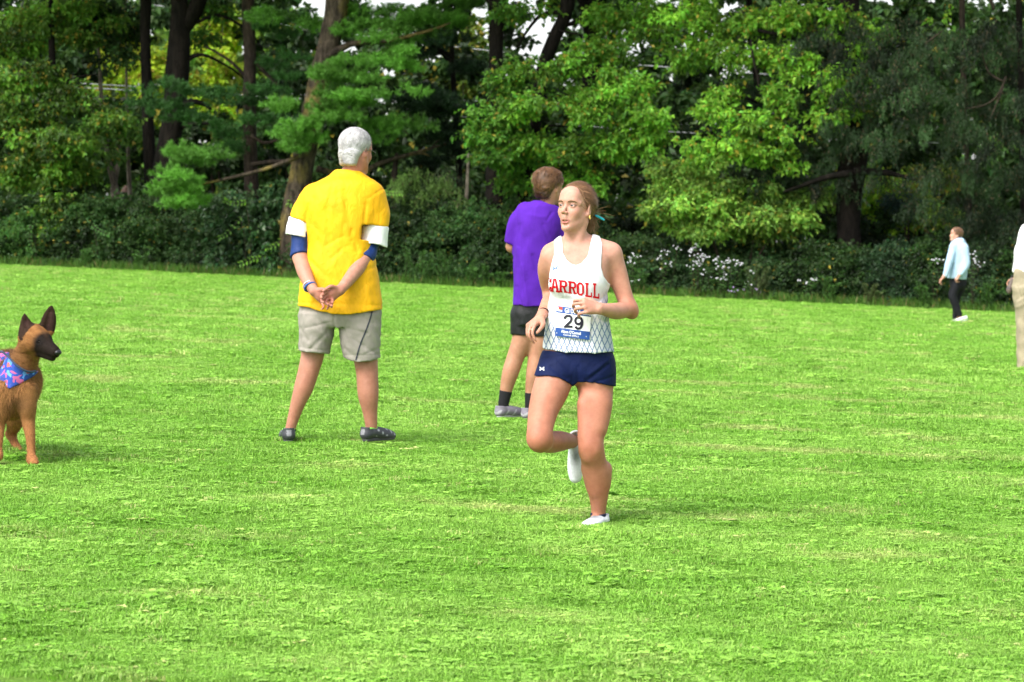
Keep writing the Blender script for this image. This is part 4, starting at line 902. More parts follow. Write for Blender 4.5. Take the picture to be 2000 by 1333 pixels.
def head(Fd, c, R, s=1.0, female=False, mouth=.3, neck_to=None, neck_r=.055, detail=True):
    W = lambda x, y, z: np.asarray(c) + R @ (np.array([x, y, z]) * s)
    E = lambda p, r, k, op='add', Rl=None: Fd.ell(W(*p), np.array(r) * s, R if Rl is None else R @ Rl, k * s, op)
    Lm = lambda ps, rs, k, op='add', flat=None: Fd.limb([W(*p) for p in ps], [r * s for r in rs], k * s, None, flat, op)
    E((0, -.018, .042), (.074, .094, .082), .02)
    E((0, .022, -.018), (.0565 if female else .059, .064, .088), .03)
    jw = .0405 if female else .053; cw = .009 if female else .014; cr_ = .0135 if female else .017
    for q in (-1, 1):
        Lm([(q * jw, -.002, -.046), (q * jw * .80, .03, -.080), (q * cw, .067, -.108)], [.020, .0175, cr_], .024)
        E((q * (.033 if female else .036), .055, -.028), (.025, .024, .029), .022)
        Lm([(q * .008, .082, .021), (q * .034, .076, .024), (q * .055, .052, .014)], [.010, .0105, .010], .014)
    E((0, .071, -.108), (.016 if female else .019, .015, .014), .016)
    E((0, .050, -.066), (.031, .033, .026), .025)
    E((0, .060, .050), (.052, .034, .044), .022)
    if detail:
        for q in (-1, 1):
            E((q * .0325, .097, .001), (.019, .0145, .0125), .012, 'sub')
            E((q * .032, .0735, .000), (.0150, .0150, .0145), .004)                   # lids over the eyeball
            E((q * .0325, .089, .0005), (.0140, .012, .0041), .0025, 'sub')            # opening between the lids
    nz = .106 if female else .112
    Lm([(0, .080, .012), (0, .092, -.010), (0, nz, -.032)], [.0075, .0075, .0088], .010)
    for q in (-1, 1):
        E((q * .0105, .096, -.037), (.0075, .0100, .0070), .006)
        if detail: E((q * .0065, .100, -.045), (.0035, .005, .004), .002, 'sub')
    Lm([(0, .088, -.0560), (0, .086, -.0640)], [.012, .012], .012)
    if detail:
        mo = mouth * .012
        Lm([(-.021, .074, -.0745), (-.010, .0855, -.0702 + mo * .2), (0, .0862, -.0702 + mo * .3), (.010, .0855, -.0702 + mo * .2), (.021, .074, -.0745)], [.0028, .0048, .0046, .0048, .0028], .006)
        Lm([(-.019, .073, -.0770), (-.009, .0840, -.0815 - mo), (0, .0850, -.0825 - mo), (.009, .0840, -.0815 - mo), (.019, .073, -.0770)], [.0028, .0052, .0058, .0052, .0028], .006)
        Lm([(-.014, .079, -.0753), (-.006, .087, -.0756 - mo * .4), (.006, .087, -.0756 - mo * .4), (.014, .079, -.0753)], [.0012, .0016 + mo * .75, .0016 + mo * .75, .0012], .0015, 'sub')
        E((0, .084, -.0955), (.016, .010, .006), .01, 'sub')
    for q in (-1, 1):
        E((q * .0755, -.012, -.010), (.0085, .0185, .0310), .006, 'add', rotz(q * -.42))
        E((q * .0855, -.008, -.006), (.0060, .0110, .0190), .004, 'sub', rotz(q * -.42))
        E((q * .0735, -.004, -.032), (.007, .009, .010), .006)
    if neck_to is not None:
        Fd.limb([W(0, -.022, -.04), W(0, -.015, -.09), (W(0, -.015, -.12) + np.asarray(neck_to)) / 2, neck_to], [neck_r, neck_r * .97, neck_r, neck_r * 1.25], .03)
    return W
def face_tints(V, T, W, c, R, s, lipc, lidc, blush):
    L = ((V - np.asarray(c)) @ R) / s
    for ps, rad in (([(-.020, .077, -.0740), (-.010, .089, -.0695), (0, .0905, -.0705), (.010, .089, -.0695), (.020, .077, -.0740)], .0055), ([(-.018, .076, -.0770), (-.009, .087, -.0850), (0, .0885, -.0865), (.009, .087, -.0850), (.018, .076, -.0770)], .0064)):
        ps = np.array(ps); dd = np.full(len(L), 9.)
        for a, b in zip(ps[:-1], ps[1:]):
            ab = b - a; t_ = np.clip(((L - a) @ ab) / (ab @ ab), 0, 1); dd = np.minimum(dd, np.linalg.norm(L - a - t_[:, None] * ab, axis=1))
        w = np.clip((rad - dd) / .0022 + .5, 0, 1)[:, None] * .85; T[:] = T * (1 - w) + np.array(lipc) * w
    inm = (np.abs(L[:, 0]) < .016) & (L[:, 1] > .05) & (L[:, 1] < .0815) & (np.abs(L[:, 2] + .077) < .006); T[inm] = (.12, .03, .025)
    for q in (-1, 1):
        e = np.sqrt(((L[:, 0] - q * .0325) / .0150) ** 2 + ((L[:, 2] - .0012) / .0072) ** 2); m_ = (L[:, 1] > .06)
        w = np.where(m_, np.exp(-((e - 1) / .22) ** 2), 0)[:, None] * np.where(L[:, 2] > 0, .85, .35)[:, None]; T[:] = T * (1 - w) + np.array(lidc) * w
        g = np.exp(-(((L[:, 0] - q * .042) / .02) ** 2 + ((L[:, 1] - .06) / .03) ** 2 + ((L[:, 2] + .03) / .02) ** 2))[:, None] * .5; T[:] = T * (1 - g) + T * np.array(blush) * g
def eye(parent, W, R, s, q, gaze=(0, 1, 0), iris=(.09, .06, .035)):
    """eyeball with iris and pupil"""
    c = W(q * .0318, .0735, .0003); r = .0128 * s; n1, n2 = 28, 40; V = []; T = []
    gz_ = np.array(gaze, float); gz_ /= np.linalg.norm(gz_); g = R @ gz_
    a = np.cross(g, [0, 0, 1.]); a /= np.linalg.norm(a); b_2 = np.cross(a, g)
    for i in range(n1 + 1):
        th = math.pi * i / n1
        for j in range(n2):
            ph = 2 * math.pi * j / n2; rr = r * (1.03 if th < .45 else 1)
            V.append(c + rr * (math.cos(th) * g + math.sin(th) * (math.cos(ph) * a + math.sin(ph) * b_2)))
            T.append((.005, .005, .005) if th < .30 else (iris if th < .60 else (.40, .36, .34)))
    i, j = np.meshgrid(np.arange(n1), np.arange(n2), indexing='ij'); j2 = (j + 1) % n2
    Fq = np.stack([i * n2 + j, (i + 1) * n2 + j, (i + 1) * n2 + j2, i * n2 + j2], -1).reshape(-1, 4)
    mk('eye', V, Fq, EYEM, parent, {'tint': T}, smooth=True)
def brow(parent, W, q, mat, s=1.0, lift=0.0):
    pts = [W(q * .014, .0925, .0175 + lift), W(q * .028, .0905, .0215 + lift), W(q * .043, .0825, .0205 + lift), W(q * .053, .0705, .015 + lift)]
    S = spline(pts, 12); v, f = tube(S, np.array([.0022, .003, .0035, .0036, .0035, .0034, .0032, .003, .0026, .0022, .0016, .001]) * s * 1.15, 8, .1)
    mk('eyebrow', v, f, mat, parent, smooth=True)
def hand(Fd, wrist, d, nrm, idx_side=1, curls=((.5, .7, .4),) * 4, thumb=(.6, .5), s=1.0, spread=.05, fk=.0025):
    """wrist point, direction wrist->knuckles, nrm = out of the back of the hand; index finger lies towards idx_side * cross(d, nrm)"""
    d = np.asarray(d, float); d /= np.linalg.norm(d); nrm = np.asarray(nrm, float); nrm -= d * (nrm @ d); nrm /= np.linalg.norm(nrm); lat = np.cross(d, nrm) * idx_side
    wrist = np.asarray(wrist, float); kn = []
    for i in range(4):
        o = 1.5 - i; k_ = wrist + d * (.086 - .004 * abs(o - .5) - (.006 if i == 3 else 0)) * s + lat * o * .0205 * s + nrm * (.004 - .0025 * o * o) * s; kn.append(k_)
        Fd.limb([wrist + lat * o * .011 * s, wrist * .5 + k_ * .5 - nrm * .002 * s, k_], [.0135 * s, .0130 * s, .0105 * s], .012 * s, flat=(nrm, .95))
    Fd.ell(wrist + d * .045 * s - nrm * .006 * s, np.array([.034, .040, .015]) * s, np.stack([lat, d, nrm], 1), .012 * s)
    LN = ((.043, .026, .022), (.047, .030, .024), (.043, .028, .023), (.034, .021, .020)); RD = (.0088, .0090, .0085, .0075)
    def rot(v, ax, a): return v * math.cos(a) + np.cross(ax, v) * math.sin(a) + ax * (ax @ v) * (1 - math.cos(a))
    ax = np.cross(d, -nrm); ax /= np.linalg.norm(ax)
    for i in range(4):
        o = 1.5 - i; dd = d + lat * o * spread; dd /= np.linalg.norm(dd); p = kn[i]; pts = [p]
        for j in range(3):
            dd = rot(dd, ax, curls[i][j]); p = p + dd * LN[i][j] * s; pts.append(p)
        r = RD[i] * s; Fd.limb(pts, [r * 1.08, r * 1.0, r * .92, r * .80], fk, n=10)
    tb = wrist + d * .022 * s + lat * .020 * s - nrm * .004 * s; d1 = d * .75 + lat * .75 - nrm * thumb[0]; d1 /= np.linalg.norm(d1)
    p1 = tb + d1 * .040 * s; d2 = d1 * .6 + d * .75 - lat * thumb[1] * .6 - nrm * thumb[0] * .4; d2 /= np.linalg.norm(d2); p2 = p1 + d2 * .030 * s; p3 = p2 + (d2 * .8 + d * .3 - lat * thumb[1] * .4) * .024 * s
    Fd.limb([tb, p1, p2, p3], [.0155 * s, .0125 * s, .0100 * s, .0085 * s], .005, n=10)
def shoe(parent, ankle, toe, up, L=.27, matu=None, mats=None, tint=None, name='shoe', wd=1.0, solecol=None, h=.004, toebend=0.0, zs=1.0):
    """ankle = point at the heel's ground spot; toe/up = directions. built in its own frame, then moved into place"""
    toe = np.asarray(toe, float); toe /= np.linalg.norm(toe); up = np.asarray(up, float); up -= toe * (up @ toe); up /= np.linalg.norm(up); sd = np.cross(toe, up)
    M = np.stack([sd, toe, up], 1); o = np.asarray(ankle, float); k = L / .27
    Fu = Field((-.07, -.05, -.01), (.07, L + .03, .14), h)
    Fu.limb([(0, .012 * k, .045), (0, .07 * k, .052), (0, .13 * k, .042), (0, .19 * k, .030), (0, .235 * k, .024)], [.038 * wd, .041 * wd, .044 * wd, .044 * wd, .034 * wd], .02, flat=((0, 0, 1), .95))
    Fu.limb([(0, .022 * k, .055), (0, .018 * k, .098)], [.040 * wd, .039 * wd], .015)
    Fu.limb([(0, .060 * k, .085), (0, .12 * k, .066)], [.020, .014], .015)
    Fu.cut([(-.06, .016), (-.06, .094), (L * .25, .088), (L + .04, .085), (L + .04, .016)], .004, (1, 2))
    Fu.limb([(0, .025 * k, .075), (0, .022 * k, .13)], [.033 * wd, .035 * wd], .006, op='sub')
    V, Q = Fu.mesh(); T = np.tile(np.array(tint(V) if tint else (.5, .5, .5)), (1, 1)) if tint else np.tile((.5, .5, .5), (len(V), 1))
    So = Field((-.07, -.05, -.015), (.07, L + .03, .05), h)
    ol = [(-.030 * wd, .0), (-.034 * wd, .05 * k), (-.033 * wd, .11 * k), (-.044 * wd, .18 * k), (-.038 * wd, .235 * k), (-.012, L), (.012, L), (.036 * wd, .23 * k), (.043 * wd, .18 * k), (.032 * wd, .11 * k), (.034 * wd, .05 * k), (.028 * wd, 0), (.0, -.018)]
    S_ = spline(ol + [ol[0]], 40)[:-1]
    So.d[:] = np.maximum(So.polysdf([tuple(q) for q in S_], (0, 1)), np.maximum(So.ax[2] - .026, -So.ax[2])[None, None, :])
    So.d += .003
    V2, Q2 = So.mesh()
    def bend(A):
        A = A.copy(); y0 = L * .62; m_ = A[:, 1] > y0; a = toebend * (A[m_, 1] - y0) / (L - y0) ; dy = A[m_, 1] - y0; A[m_, 2] += np.sin(a) * dy; A[m_, 1] = y0 + np.cos(a) * dy; return A
    if toebend: V, V2 = bend(V), bend(V2)
    if zs != 1: V[:, 2] *= zs; V2[:, 2] *= zs
    e = mk(name, V @ M.T + o, Q, matu, parent, {'tint': T}, smooth=True)
    mk('sole', V2 @ M.T + o, Q2, mats, e, None, smooth=True)
    return e
def text_decal(txt, box, Pf, target, mat, name, parent, off=.0016, bold=0.0, italic=0, step=3.0, skew=0.0, cam0=None, shear=None):
    """flat lettering laid on the cloth: glyphs fitted to the photo box (x0,y0,x1,y1), draped onto the target surface"""
    cu = bpy.data.curves.new('txt', 'FONT'); cu.body = txt; cu.offset = bold; cu.resolution_u = 3
    to = bpy.data.objects.new('txt', cu); COL.objects.link(to); bpy.context.view_layer.update()
    me = bpy.data.meshes.new_from_object(to.evaluated_get(bpy.context.evaluated_depsgraph_get())); bpy.data.objects.remove(to); bpy.data.curves.remove(cu)
    bm = bmesh.new(); bm.from_mesh(me); bpy.data.meshes.remove(me)
    return drape(bm, box, Pf, target, mat, name, parent, off, step, skew)
def drape(bm, box, Pf, target, mat, name, parent, off=.0016, step=3.0, skew=0.0, raw=False):
    V = np.array([v.co[:2] for v in bm.verts]); lo, hi = V.min(0), V.max(0)
    x0, y0, x1, y1 = box
    if not raw:
        for v in bm.verts:
            u, w = (v.co.x - lo[0]) / (hi[0] - lo[0]), (v.co.y - lo[1]) / (hi[1] - lo[1])
            v.co = Vector((x0 + u * (x1 - x0), y1 + w * (y0 - y1) + skew * u, 0))
    xs_ = [v.co.x for v in bm.verts]; ys_ = [v.co.y for v in bm.verts]
    x = min(xs_) + step
    while x < max(xs_):
        bmesh.ops.bisect_plane(bm, geom=bm.verts[:] + bm.edges[:] + bm.faces[:], plane_co=(x, 0, 0), plane_no=(1, 0, 0)); x += step
    y = min(ys_) + step
    while y < max(ys_):
        bmesh.ops.bisect_plane(bm, geom=bm.verts[:] + bm.edges[:] + bm.faces[:], plane_co=(0, y, 0), plane_no=(0, 1, 0)); y += step
    bmesh.ops.triangulate(bm, faces=bm.faces[:])
    bvh = target; camo = Vector((0, 0, HCAM)); pw = parent_world(parent); bad = []
    for v in bm.verts:
        q = Vector([float(c_) for c_ in Pf(v.co.x, v.co.y)]); d = (q - camo).normalized(); st = q - d * .5
        hit, nn, _, _ = bvh.ray_cast(st, d, 1.0)
        if hit is None: bad.append(v); continue
        if nn.dot(d) > 0: nn = -nn
        v.co = hit + nn * off - pw
    bmesh.ops.delete(bm, geom=bad, context='VERTS')
    bmesh.ops.recalc_face_normals(bm, faces=bm.faces[:])
    me = bpy.data.meshes.new(name); bm.to_mesh(me); bm.free(); me.materials.append(mat)
    o = bpy.data.objects.new(name, me); COL.objects.link(o); o.parent = parent
    return o
def bvh_of(V, Q): return BVHTree.FromPolygons([tuple(map(float, v)) for v in V], [tuple(map(int, q)) for q in Q])
def strands(roots, dirs, n_seg, length, width, curl, seed, grav=.0, follow=None):
    """hair locks: thin tapered 3-sided strands"""
    r_ = np.random.default_rng(seed); out = []
    for p, d in zip(roots, dirs):
        ln = length * r_.uniform(.7, 1.2); pts = [p]; d = d / np.linalg.norm(d)
        for j in range(n_seg):
            d = d + r_.normal(0, curl, 3) + np.array([0, 0, -grav]); d /= np.linalg.norm(d); pts.append(pts[-1] + d * ln / n_seg)
        out.append(tube(np.array(pts), np.linspace(width, width * .25, n_seg + 1), 4, cap=False))
    return merge_vf(out)
def combed(parent, V, nrm_c, R, n, target, length, width, cols, seed, lift=.001, jit=.12, down=0.0):
    """fine hairs that follow the head from each root towards target (or down)"""
    r_ = np.random.default_rng(seed); sel = r_.integers(0, len(V), n); P0 = V[sel]; nr = unit(P0 - nrm_c); out = []; pts = [P0 + nr * lift]
    d = unit(np.asarray(target) - P0) + np.array([0, 0, -down]); d = d + r_.normal(0, jit, d.shape); ln = length * r_.uniform(.6, 1.3, (n, 1)); k = 5
    for j in range(k):
        d = unit(d + r_.normal(0, jit * .5, d.shape)); nn = unit(pts[-1] - nrm_c); dd = unit(d - nn * (d * nn).sum(1)[:, None] * .97); pts.append(pts[-1] + dd * ln / k + nn * (.0007 if j == k - 1 else 0))
    P_ = np.stack(pts, 1); sd = unit(np.cross(P_[:, 1] - P_[:, 0], nr)); w = width * np.linspace(1, .25, k + 1)[None, :, None]
    A = P_ + sd[:, None] * w; B = P_ - sd[:, None] * w; VV = np.stack([A, B], 2).reshape(-1, 3); i = (np.arange(n)[:, None] * (k + 1) + np.arange(k)[None]).ravel() * 2
    Fq = np.stack([i, i + 1, i + 3, i + 2], -1); c = np.array(cols[0]) + (np.array(cols[1]) - np.array(cols[0])) * r_.uniform(0, 1, (n, 1)); c = c * r_.uniform(.7, 1.25, (n, 1))
    return tag(mk('hair_strands', VV, Fq, HAIRM, parent, {'tint': np.repeat(c, 2 * (k + 1), 0)}, smooth=True), kind='stuff')
def skin_mat(name, rough=.58):
    m, t, b = newmat(name); a = N(t, 'ShaderNodeAttribute', attribute_name='tint')
    b.inputs['Coat Weight'].default_value = .0
    fine = noise_mix(t, (.86, .78, .76), (1.08, 1.06, 1.05), 26, 8, .32, .68, obj_coords(t), rough=.65)
    mu = N(t, 'ShaderNodeMixRGB', blend_type='MULTIPLY'); mu.inputs[0].default_value = 1; t.links.new(a.outputs['Color'], mu.inputs[1]); t.links.new(fine, mu.inputs[2])
    t.links.new(mu.outputs[0], b.inputs['Base Color']); b.inputs['Roughness'].default_value = rough; b.inputs['Specular IOR Level'].default_value = .35
    b.inputs['Subsurface Weight'].default_value = .18; b.inputs['Subsurface Radius'].default_value = (.016, .006, .003); b.inputs['Subsurface Scale'].default_value = 1.0
    nz = N(t, 'ShaderNodeTexNoise'); nz.inputs['Scale'].default_value = 160; nz.inputs['Detail'].default_value = 3; t.links.new(obj_coords(t), nz.inputs['Vector']); bump(t, b, nz.outputs[0], .12, .002)
    return m
def tint_mat(name, rough=.7, spec=.3, nscale=60, nstr=.2, weave=0):
    m, t, b = newmat(name); a = N(t, 'ShaderNodeAttribute', attribute_name='tint')
    fine = noise_mix(t, (.86, .86, .86), (1.08, 1.08, 1.08), nscale, 6, .3, .7, obj_coords(t))
    mu = N(t, 'ShaderNodeMixRGB', blend_type='MULTIPLY'); mu.inputs[0].default_value = 1; t.links.new(a.outputs['Color'], mu.inputs[1]); t.links.new(fine, mu.inputs[2])
    t.links.new(mu.outputs[0], b.inputs['Base Color']); b.inputs['Roughness'].default_value = rough; b.inputs['Specular IOR Level'].default_value = spec
    nz = N(t, 'ShaderNodeTexNoise'); nz.inputs['Scale'].default_value = nscale * 2; nz.inputs['Detail'].default_value = 4; t.links.new(obj_coords(t), nz.inputs['Vector']); bump(t, b, nz.outputs[0], nstr, .004)
    return m
def cloth_mat(name, col, rough=.8, spec=.2, fold=18, foldstr=.35, var=.9, sheen=.0):
    m, t, b = newmat(name)
    c2 = tuple(x * var for x in col)
    t.links.new(noise_mix(t, col, c2, 9, 5, .35, .65, obj_coords(t)), b.inputs['Base Color'])
    b.inputs['Roughness'].default_value = rough; b.inputs['Specular IOR Level'].default_value = spec
    if sheen: b.inputs['Sheen Weight'].default_value = sheen
    v = obj_coords(t, (1, 1, .55)); nz = N(t, 'ShaderNodeTexNoise'); nz.inputs['Scale'].default_value = fold; nz.inputs['Detail'].default_value = 3; nz.inputs['Distortion'].default_value = .6; t.links.new(v, nz.inputs['Vector'])
    n2 = N(t, 'ShaderNodeTexNoise'); n2.inputs['Scale'].default_value = 260; t.links.new(obj_coords(t), n2.inputs['Vector'])
    ad = N(t, 'ShaderNodeMath', operation='MULTIPLY_ADD'); t.links.new(n2.outputs[0], ad.inputs[0]); ad.inputs[1].default_value = .08; t.links.new(nz.outputs[0], ad.inputs[2])
    bump(t, b, ad.outputs[0], foldstr, .02)
    return m
SKINM = skin_mat('skin'); EYEM = tint_mat('eyeball', .15, .5, 60, 0.0)
HAIRM = tint_mat('hair', .45, .4, 40, .5); TINTM = tint_mat('tinted_fabric', .7, .25)
# ================================================================ THE RUNNER
RY = 13.0
def R_(px, py, dy=0.0): return P(px, py, RY + dy)
SR = FPX / RY
def secs(rows, Pf, S, ry=None):
    """rows: (py, pxL, pxR, depth half-width m, dy)"""
    out = []
    for (py, l, r, dep, dy) in rows:
        p = Pf((l + r) / 2, py, dy); out.append((p[2], p[0], p[1], (r - l) / 2 / S, dep))
    return out
def poly_px(pts, Pf): return [(float(Pf(x, y)[0]), float(Pf(x, y)[2])) for x, y in pts]
run = empty('person', R_(1166, 1024), 'runner in a white singlet and navy shorts with race number 29, one foot lifted', 'person')
hf = np.array([-.545, -.838, .13]); HR = frame(hf, (0.03, 0, 1)); HR[:, 0] *= -1 if (HR[:, 0] @ np.array([1, 0, 0])) < 0 else 1
HS = .925; hc = R_(1105.8, 401.5, -.07) - HR @ np.array([0, .085, 0]) * HS
lo = np.array([R_(1010, 0)[0], RY - .50, R_(0, 1050)[2] + .0]); hi = np.array([R_(1255, 0)[0], RY + .46, R_(0, 345)[2]])
Fd = Field(lo, hi, .0050, [(R_(1082, 0)[0], R_(1175, 0)[0], .0031)], [(RY - .13, RY + .06, .0034)], [(R_(0, 662)[2], R_(0, 570)[2], .0034), (R_(0, 465)[2], R_(0, 350)[2], .0026)])
HW = head(Fd, hc, HR, HS, True, .35, R_(1134, 486, .03), .050)
def upper(F, infl=0.0):
    if not infl:
        F.limb([HW(.052, -.02, -.07), R_(1122, 492, -.045)], [.013, .008], .02); F.limb([HW(-.048, -.01, -.07), R_(1112, 490, -.04)], [.011, .008], .02)
    F.limb([R_(1124, 492, -.05), R_(1160, 486, -.035), R_(1195, 487, .0)], [.008, .008, .012], .02, infl=infl); F.limb([R_(1112, 492, -.05), R_(1092, 487, -.02), R_(1076, 490, .01)], [.007, .007, .010], .02, infl=infl)
    F.limb([R_(1148, 474, .03), R_(1172, 481, .025), R_(1195, 492, .02)], [.035, .036, .036], .03, infl=infl); F.limb([R_(1115, 474, .03), R_(1095, 480, .03), R_(1078, 490, .03)], [.034, .034, .032], .03, infl=infl)
    for c_, r_ in bust: F.ell(c_, r_, None, .05, infl=infl)
bust = [(R_(1098, 553, -.072), (.050, .050, .050)), (R_(1150, 553, -.062), (.052, .052, .052))]
tors = secs([(470, 1118, 1156, .055, .02), (482, 1086, 1180, .075, .02), (500, 1077, 1192, .092, .01), (525, 1076, 1192, .104, 0), (550, 1075, 1190, .108, 0), (575, 1077, 1185, .098, 0), (605, 1076, 1180, .090, 0), (640, 1074, 1183, .094, 0),
             (670, 1069, 1188, .100, .01), (700, 1063, 1193, .106, .02), (725, 1060, 1195, .106, .02), (745, 1066, 1190, .09, .02)], R_, SR)
YW = -.25
Fd.loft(tors, .02, 0, YW, 2.25)
upper(Fd)
# her left arm (picture right): shoulder, elbow out to the right, forearm across the body
Fd.limb([R_(1192, 500, .02), R_(1204, 530, .025), R_(1216, 568, .02), R_(1228, 603, .01)], [.055, .047, .040, .036], .03)
Fd.limb([R_(1230, 603, .01), R_(1205, 608, -.07), R_(1187, 606, -.14), R_(1170, 603, -.19)], [.036, .038, .031, .0235], .02)
Fd.ell(R_(1236, 614, .02), (.02, .02, .02), None, .03)
hand(Fd, R_(1172, 603, -.185), R_(1140, 597, -.22) - R_(1172, 603, -.185), (.15, -.75, .35), 1, ((.75, 1.1, .6), (.7, 1.15, .6), (.75, 1.1, .6), (.8, 1.0, .6)), (.5, .7), .95)
# her right arm (picture left): elbow behind, forearm forward
Fd.limb([R_(1077, 502, .03), R_(1069, 525, .07), R_(1070, 552, .13), R_(1077, 578, .17)], [.052, .045, .038, .035], .03)
Fd.limb([R_(1078, 578, .17), R_(1072, 592, .10), R_(1064, 606, .02), R_(1056, 620, -.05)], [.035, .036, .029, .0225], .02)
hand(Fd, R_(1057, 619, -.045), R_(1038, 634, -.09) - R_(1057, 619, -.045), (-.55, -.35, .75), -1, ((.45, .75, .4), (.6, .8, .4), (.75, .85, .4), (.9, .9, .4)), (.45, .6), .95, .08)
# legs
Fd.limb([R_(1092, 715, .0), R_(1077, 758, -.05), R_(1062, 800, -.12), R_(1055, 836, -.19), R_(1054, 857, -.205)], [.082, .083, .068, .059, .055], .035)
Fd.ell(R_(1054, 858, -.225), (.046, .045, .048), None, .04)
Fd.limb([R_(1058, 862, -.18), R_(1075, 864, -.07), R_(1095, 862, .04), R_(1112, 862, .13), R_(1122, 864, .19)], [.046, .050, .046, .035, .030], .03)
Fd.limb([R_(1124, 868, .195), R_(1124, 920, .215)], [.028, .022], .015)
Fd.limb([R_(1160, 715, .02), R_(1163, 765, -.005), R_(1161, 815, -.05), R_(1155, 855, -.085), R_(1154, 880, -.085)], [.084, .080, .067, .056, .052], .04)
Fd.ell(R_(1152, 872, -.115), (.040, .030, .044), None, .03)
Fd.ell(R_(1148, 893, -.115), (.020, .016, .020), None, .02)
for a_1, b_1, r_1 in (((1137, 858, -.10), (1140, 880, -.12), .012), ((1166, 856, -.11), (1163, 880, -.125), .012)): Fd.limb([R_(*a_1), R_(*b_1)], [r_1, r_1], .02)
for pth, r_1 in (([(1140, 790, -.075), (1143, 845, -.095)], .026), ([(1174, 790, -.05), (1168, 835, -.08)], .034), ([(1156, 900, -.08), (1162, 960, -.035)], .022), ([(1182, 915, -.01), (1180, 945, .0)], .030), ([(1148, 915, -.03), (1156, 945, -.01)], .028)): Fd.limb([R_(*q_) for q_ in pth], [r_1, r_1 * .8], .045)
Fd.limb([R_(1156, 880, -.08), R_(1162, 905, -.05), R_(1167, 930, -.025), R_(1169, 965, -.005), R_(1169, 995, .015), R_(1168, 1008, .02)], [.051, .053, .057, .045, .034, .031], .03)
Fd.limb([R_(1167, 1012, .02), R_(1160, 1020, -.04)], [.028, .02], .015)
V, Q = Fd.mesh(); V = smooth_mesh(V, Q, np.clip((HW(0, 0, -.125)[2] - V[:, 2]) / .03, 0, 1) * np.clip(1 - np.exp(-((V[:, 2] - R_(0, 612)[2]) / .07) ** 2) * .9, 0, 1), 6)
sk = np.array((.50, .275, .205)); T = np.tile(sk, (len(V), 1))
zr = lambda py: R_(0, py)[2]
warm = np.clip((zr(560) - V[:, 2]) / .5, 0, 1)[:, None]; T = T * (1 - warm) + T * np.array((.80, .62, .52)) * warm
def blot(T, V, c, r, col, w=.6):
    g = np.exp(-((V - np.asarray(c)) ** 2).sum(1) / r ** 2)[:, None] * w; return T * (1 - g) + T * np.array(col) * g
for c_ in (R_(1152, 875, -.12), R_(1056, 865, -.23), R_(1234, 612, .0), R_(1175, 955, -.03)): T = blot(T, V, c_, .06, (.92, .74, .68))  # redder knees and elbow; knee and calf shading painted into the tint
T = blot(T, V, R_(1120, 505, -.1), .07, (1.0, .78, .76), .9); T = blot(T, V, R_(1205, 545, 0), .10, (.95, .84, .78), .9); T = blot(T, V, R_(1225, 600, 0), .07, (.95, .78, .70), .8); T = blot(T, V, R_(1068, 540, .1), .12, (.92, .78, .66), .9); T = blot(T, V, R_(1060, 600, .0), .09, (.95, .84, .76), .8); T = blot(T, V, R_(1135, 598, -.25), .05, (1, .86, .84))
face_tints(V, T, HW, hc, HR, HS, (.40, .15, .13), (.13, .07, .055), (1.0, .78, .72))
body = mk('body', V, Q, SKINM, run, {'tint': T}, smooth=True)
for q in (-1, 1): eye(run, HW, HR, HS, q, (-.10, 1, -.10), (.05, .03, .018))
bm_ = plain('brown_brow', (.16, .09, .05), .8)
for q in (-1, 1): brow(run, HW, q, bm_, .9)
# teeth
v, f = tube(spline([HW(-.011, .079, -.0685), HW(0, .0835, -.0688), HW(.011, .079, -.0685)], 8), [.0022] * 8, 6); mk('teeth', v, f, plain('teeth', (.7, .66, .6), .3), run, smooth=True)
# --- hair: slicked back to a low tail
Hc = HW(0, -.03, .03); fh = Field(Hc - .17, Hc + .17, .0036)
fh.ell(HW(0, -.022, .044), np.array((.0785, .0985, .0885)) * HS, HR, .01)
fh.ell(HW(0, -.07, -.005), np.array((.060, .052, .058)) * HS, HR, .03)
# hairline: cut everything in front of a tilted surface
XX_, YY_, ZZ_ = [fh.ax[i].reshape([-1 if j == i else 1 for j in range(3)]) for i in range(3)]
def loc(fl, c, R, s):
    X, Y_, Z = [fl.ax[i].reshape([-1 if j == i else 1 for j in range(3)]) for i in range(3)]
    p = [X - c[0], Y_ - c[1], Z - c[2]]
    return [(p[0] * R[0, j] + p[1] * R[1, j] + p[2] * R[2, j]) / s for j in range(3)]
lx, ly, lz = loc(fh, hc, HR, HS)
front = np.interp(np.clip(lz, -.1, .14), [-.1, -.05, -.01, .03, .065, .09, .12, .14], [-.040, -.022, .004, .034, .056, .070, .066, .06]) + .012 - 4.4 * lx * lx
fh.put((slice(None),) * 3, (ly - front) * .8, .006, 'int')
low = -.055 + 1.0 * np.clip(ly + .02, 0, .2); fh.put((slice(None),) * 3, (low - lz) * .8, .01, 'int')
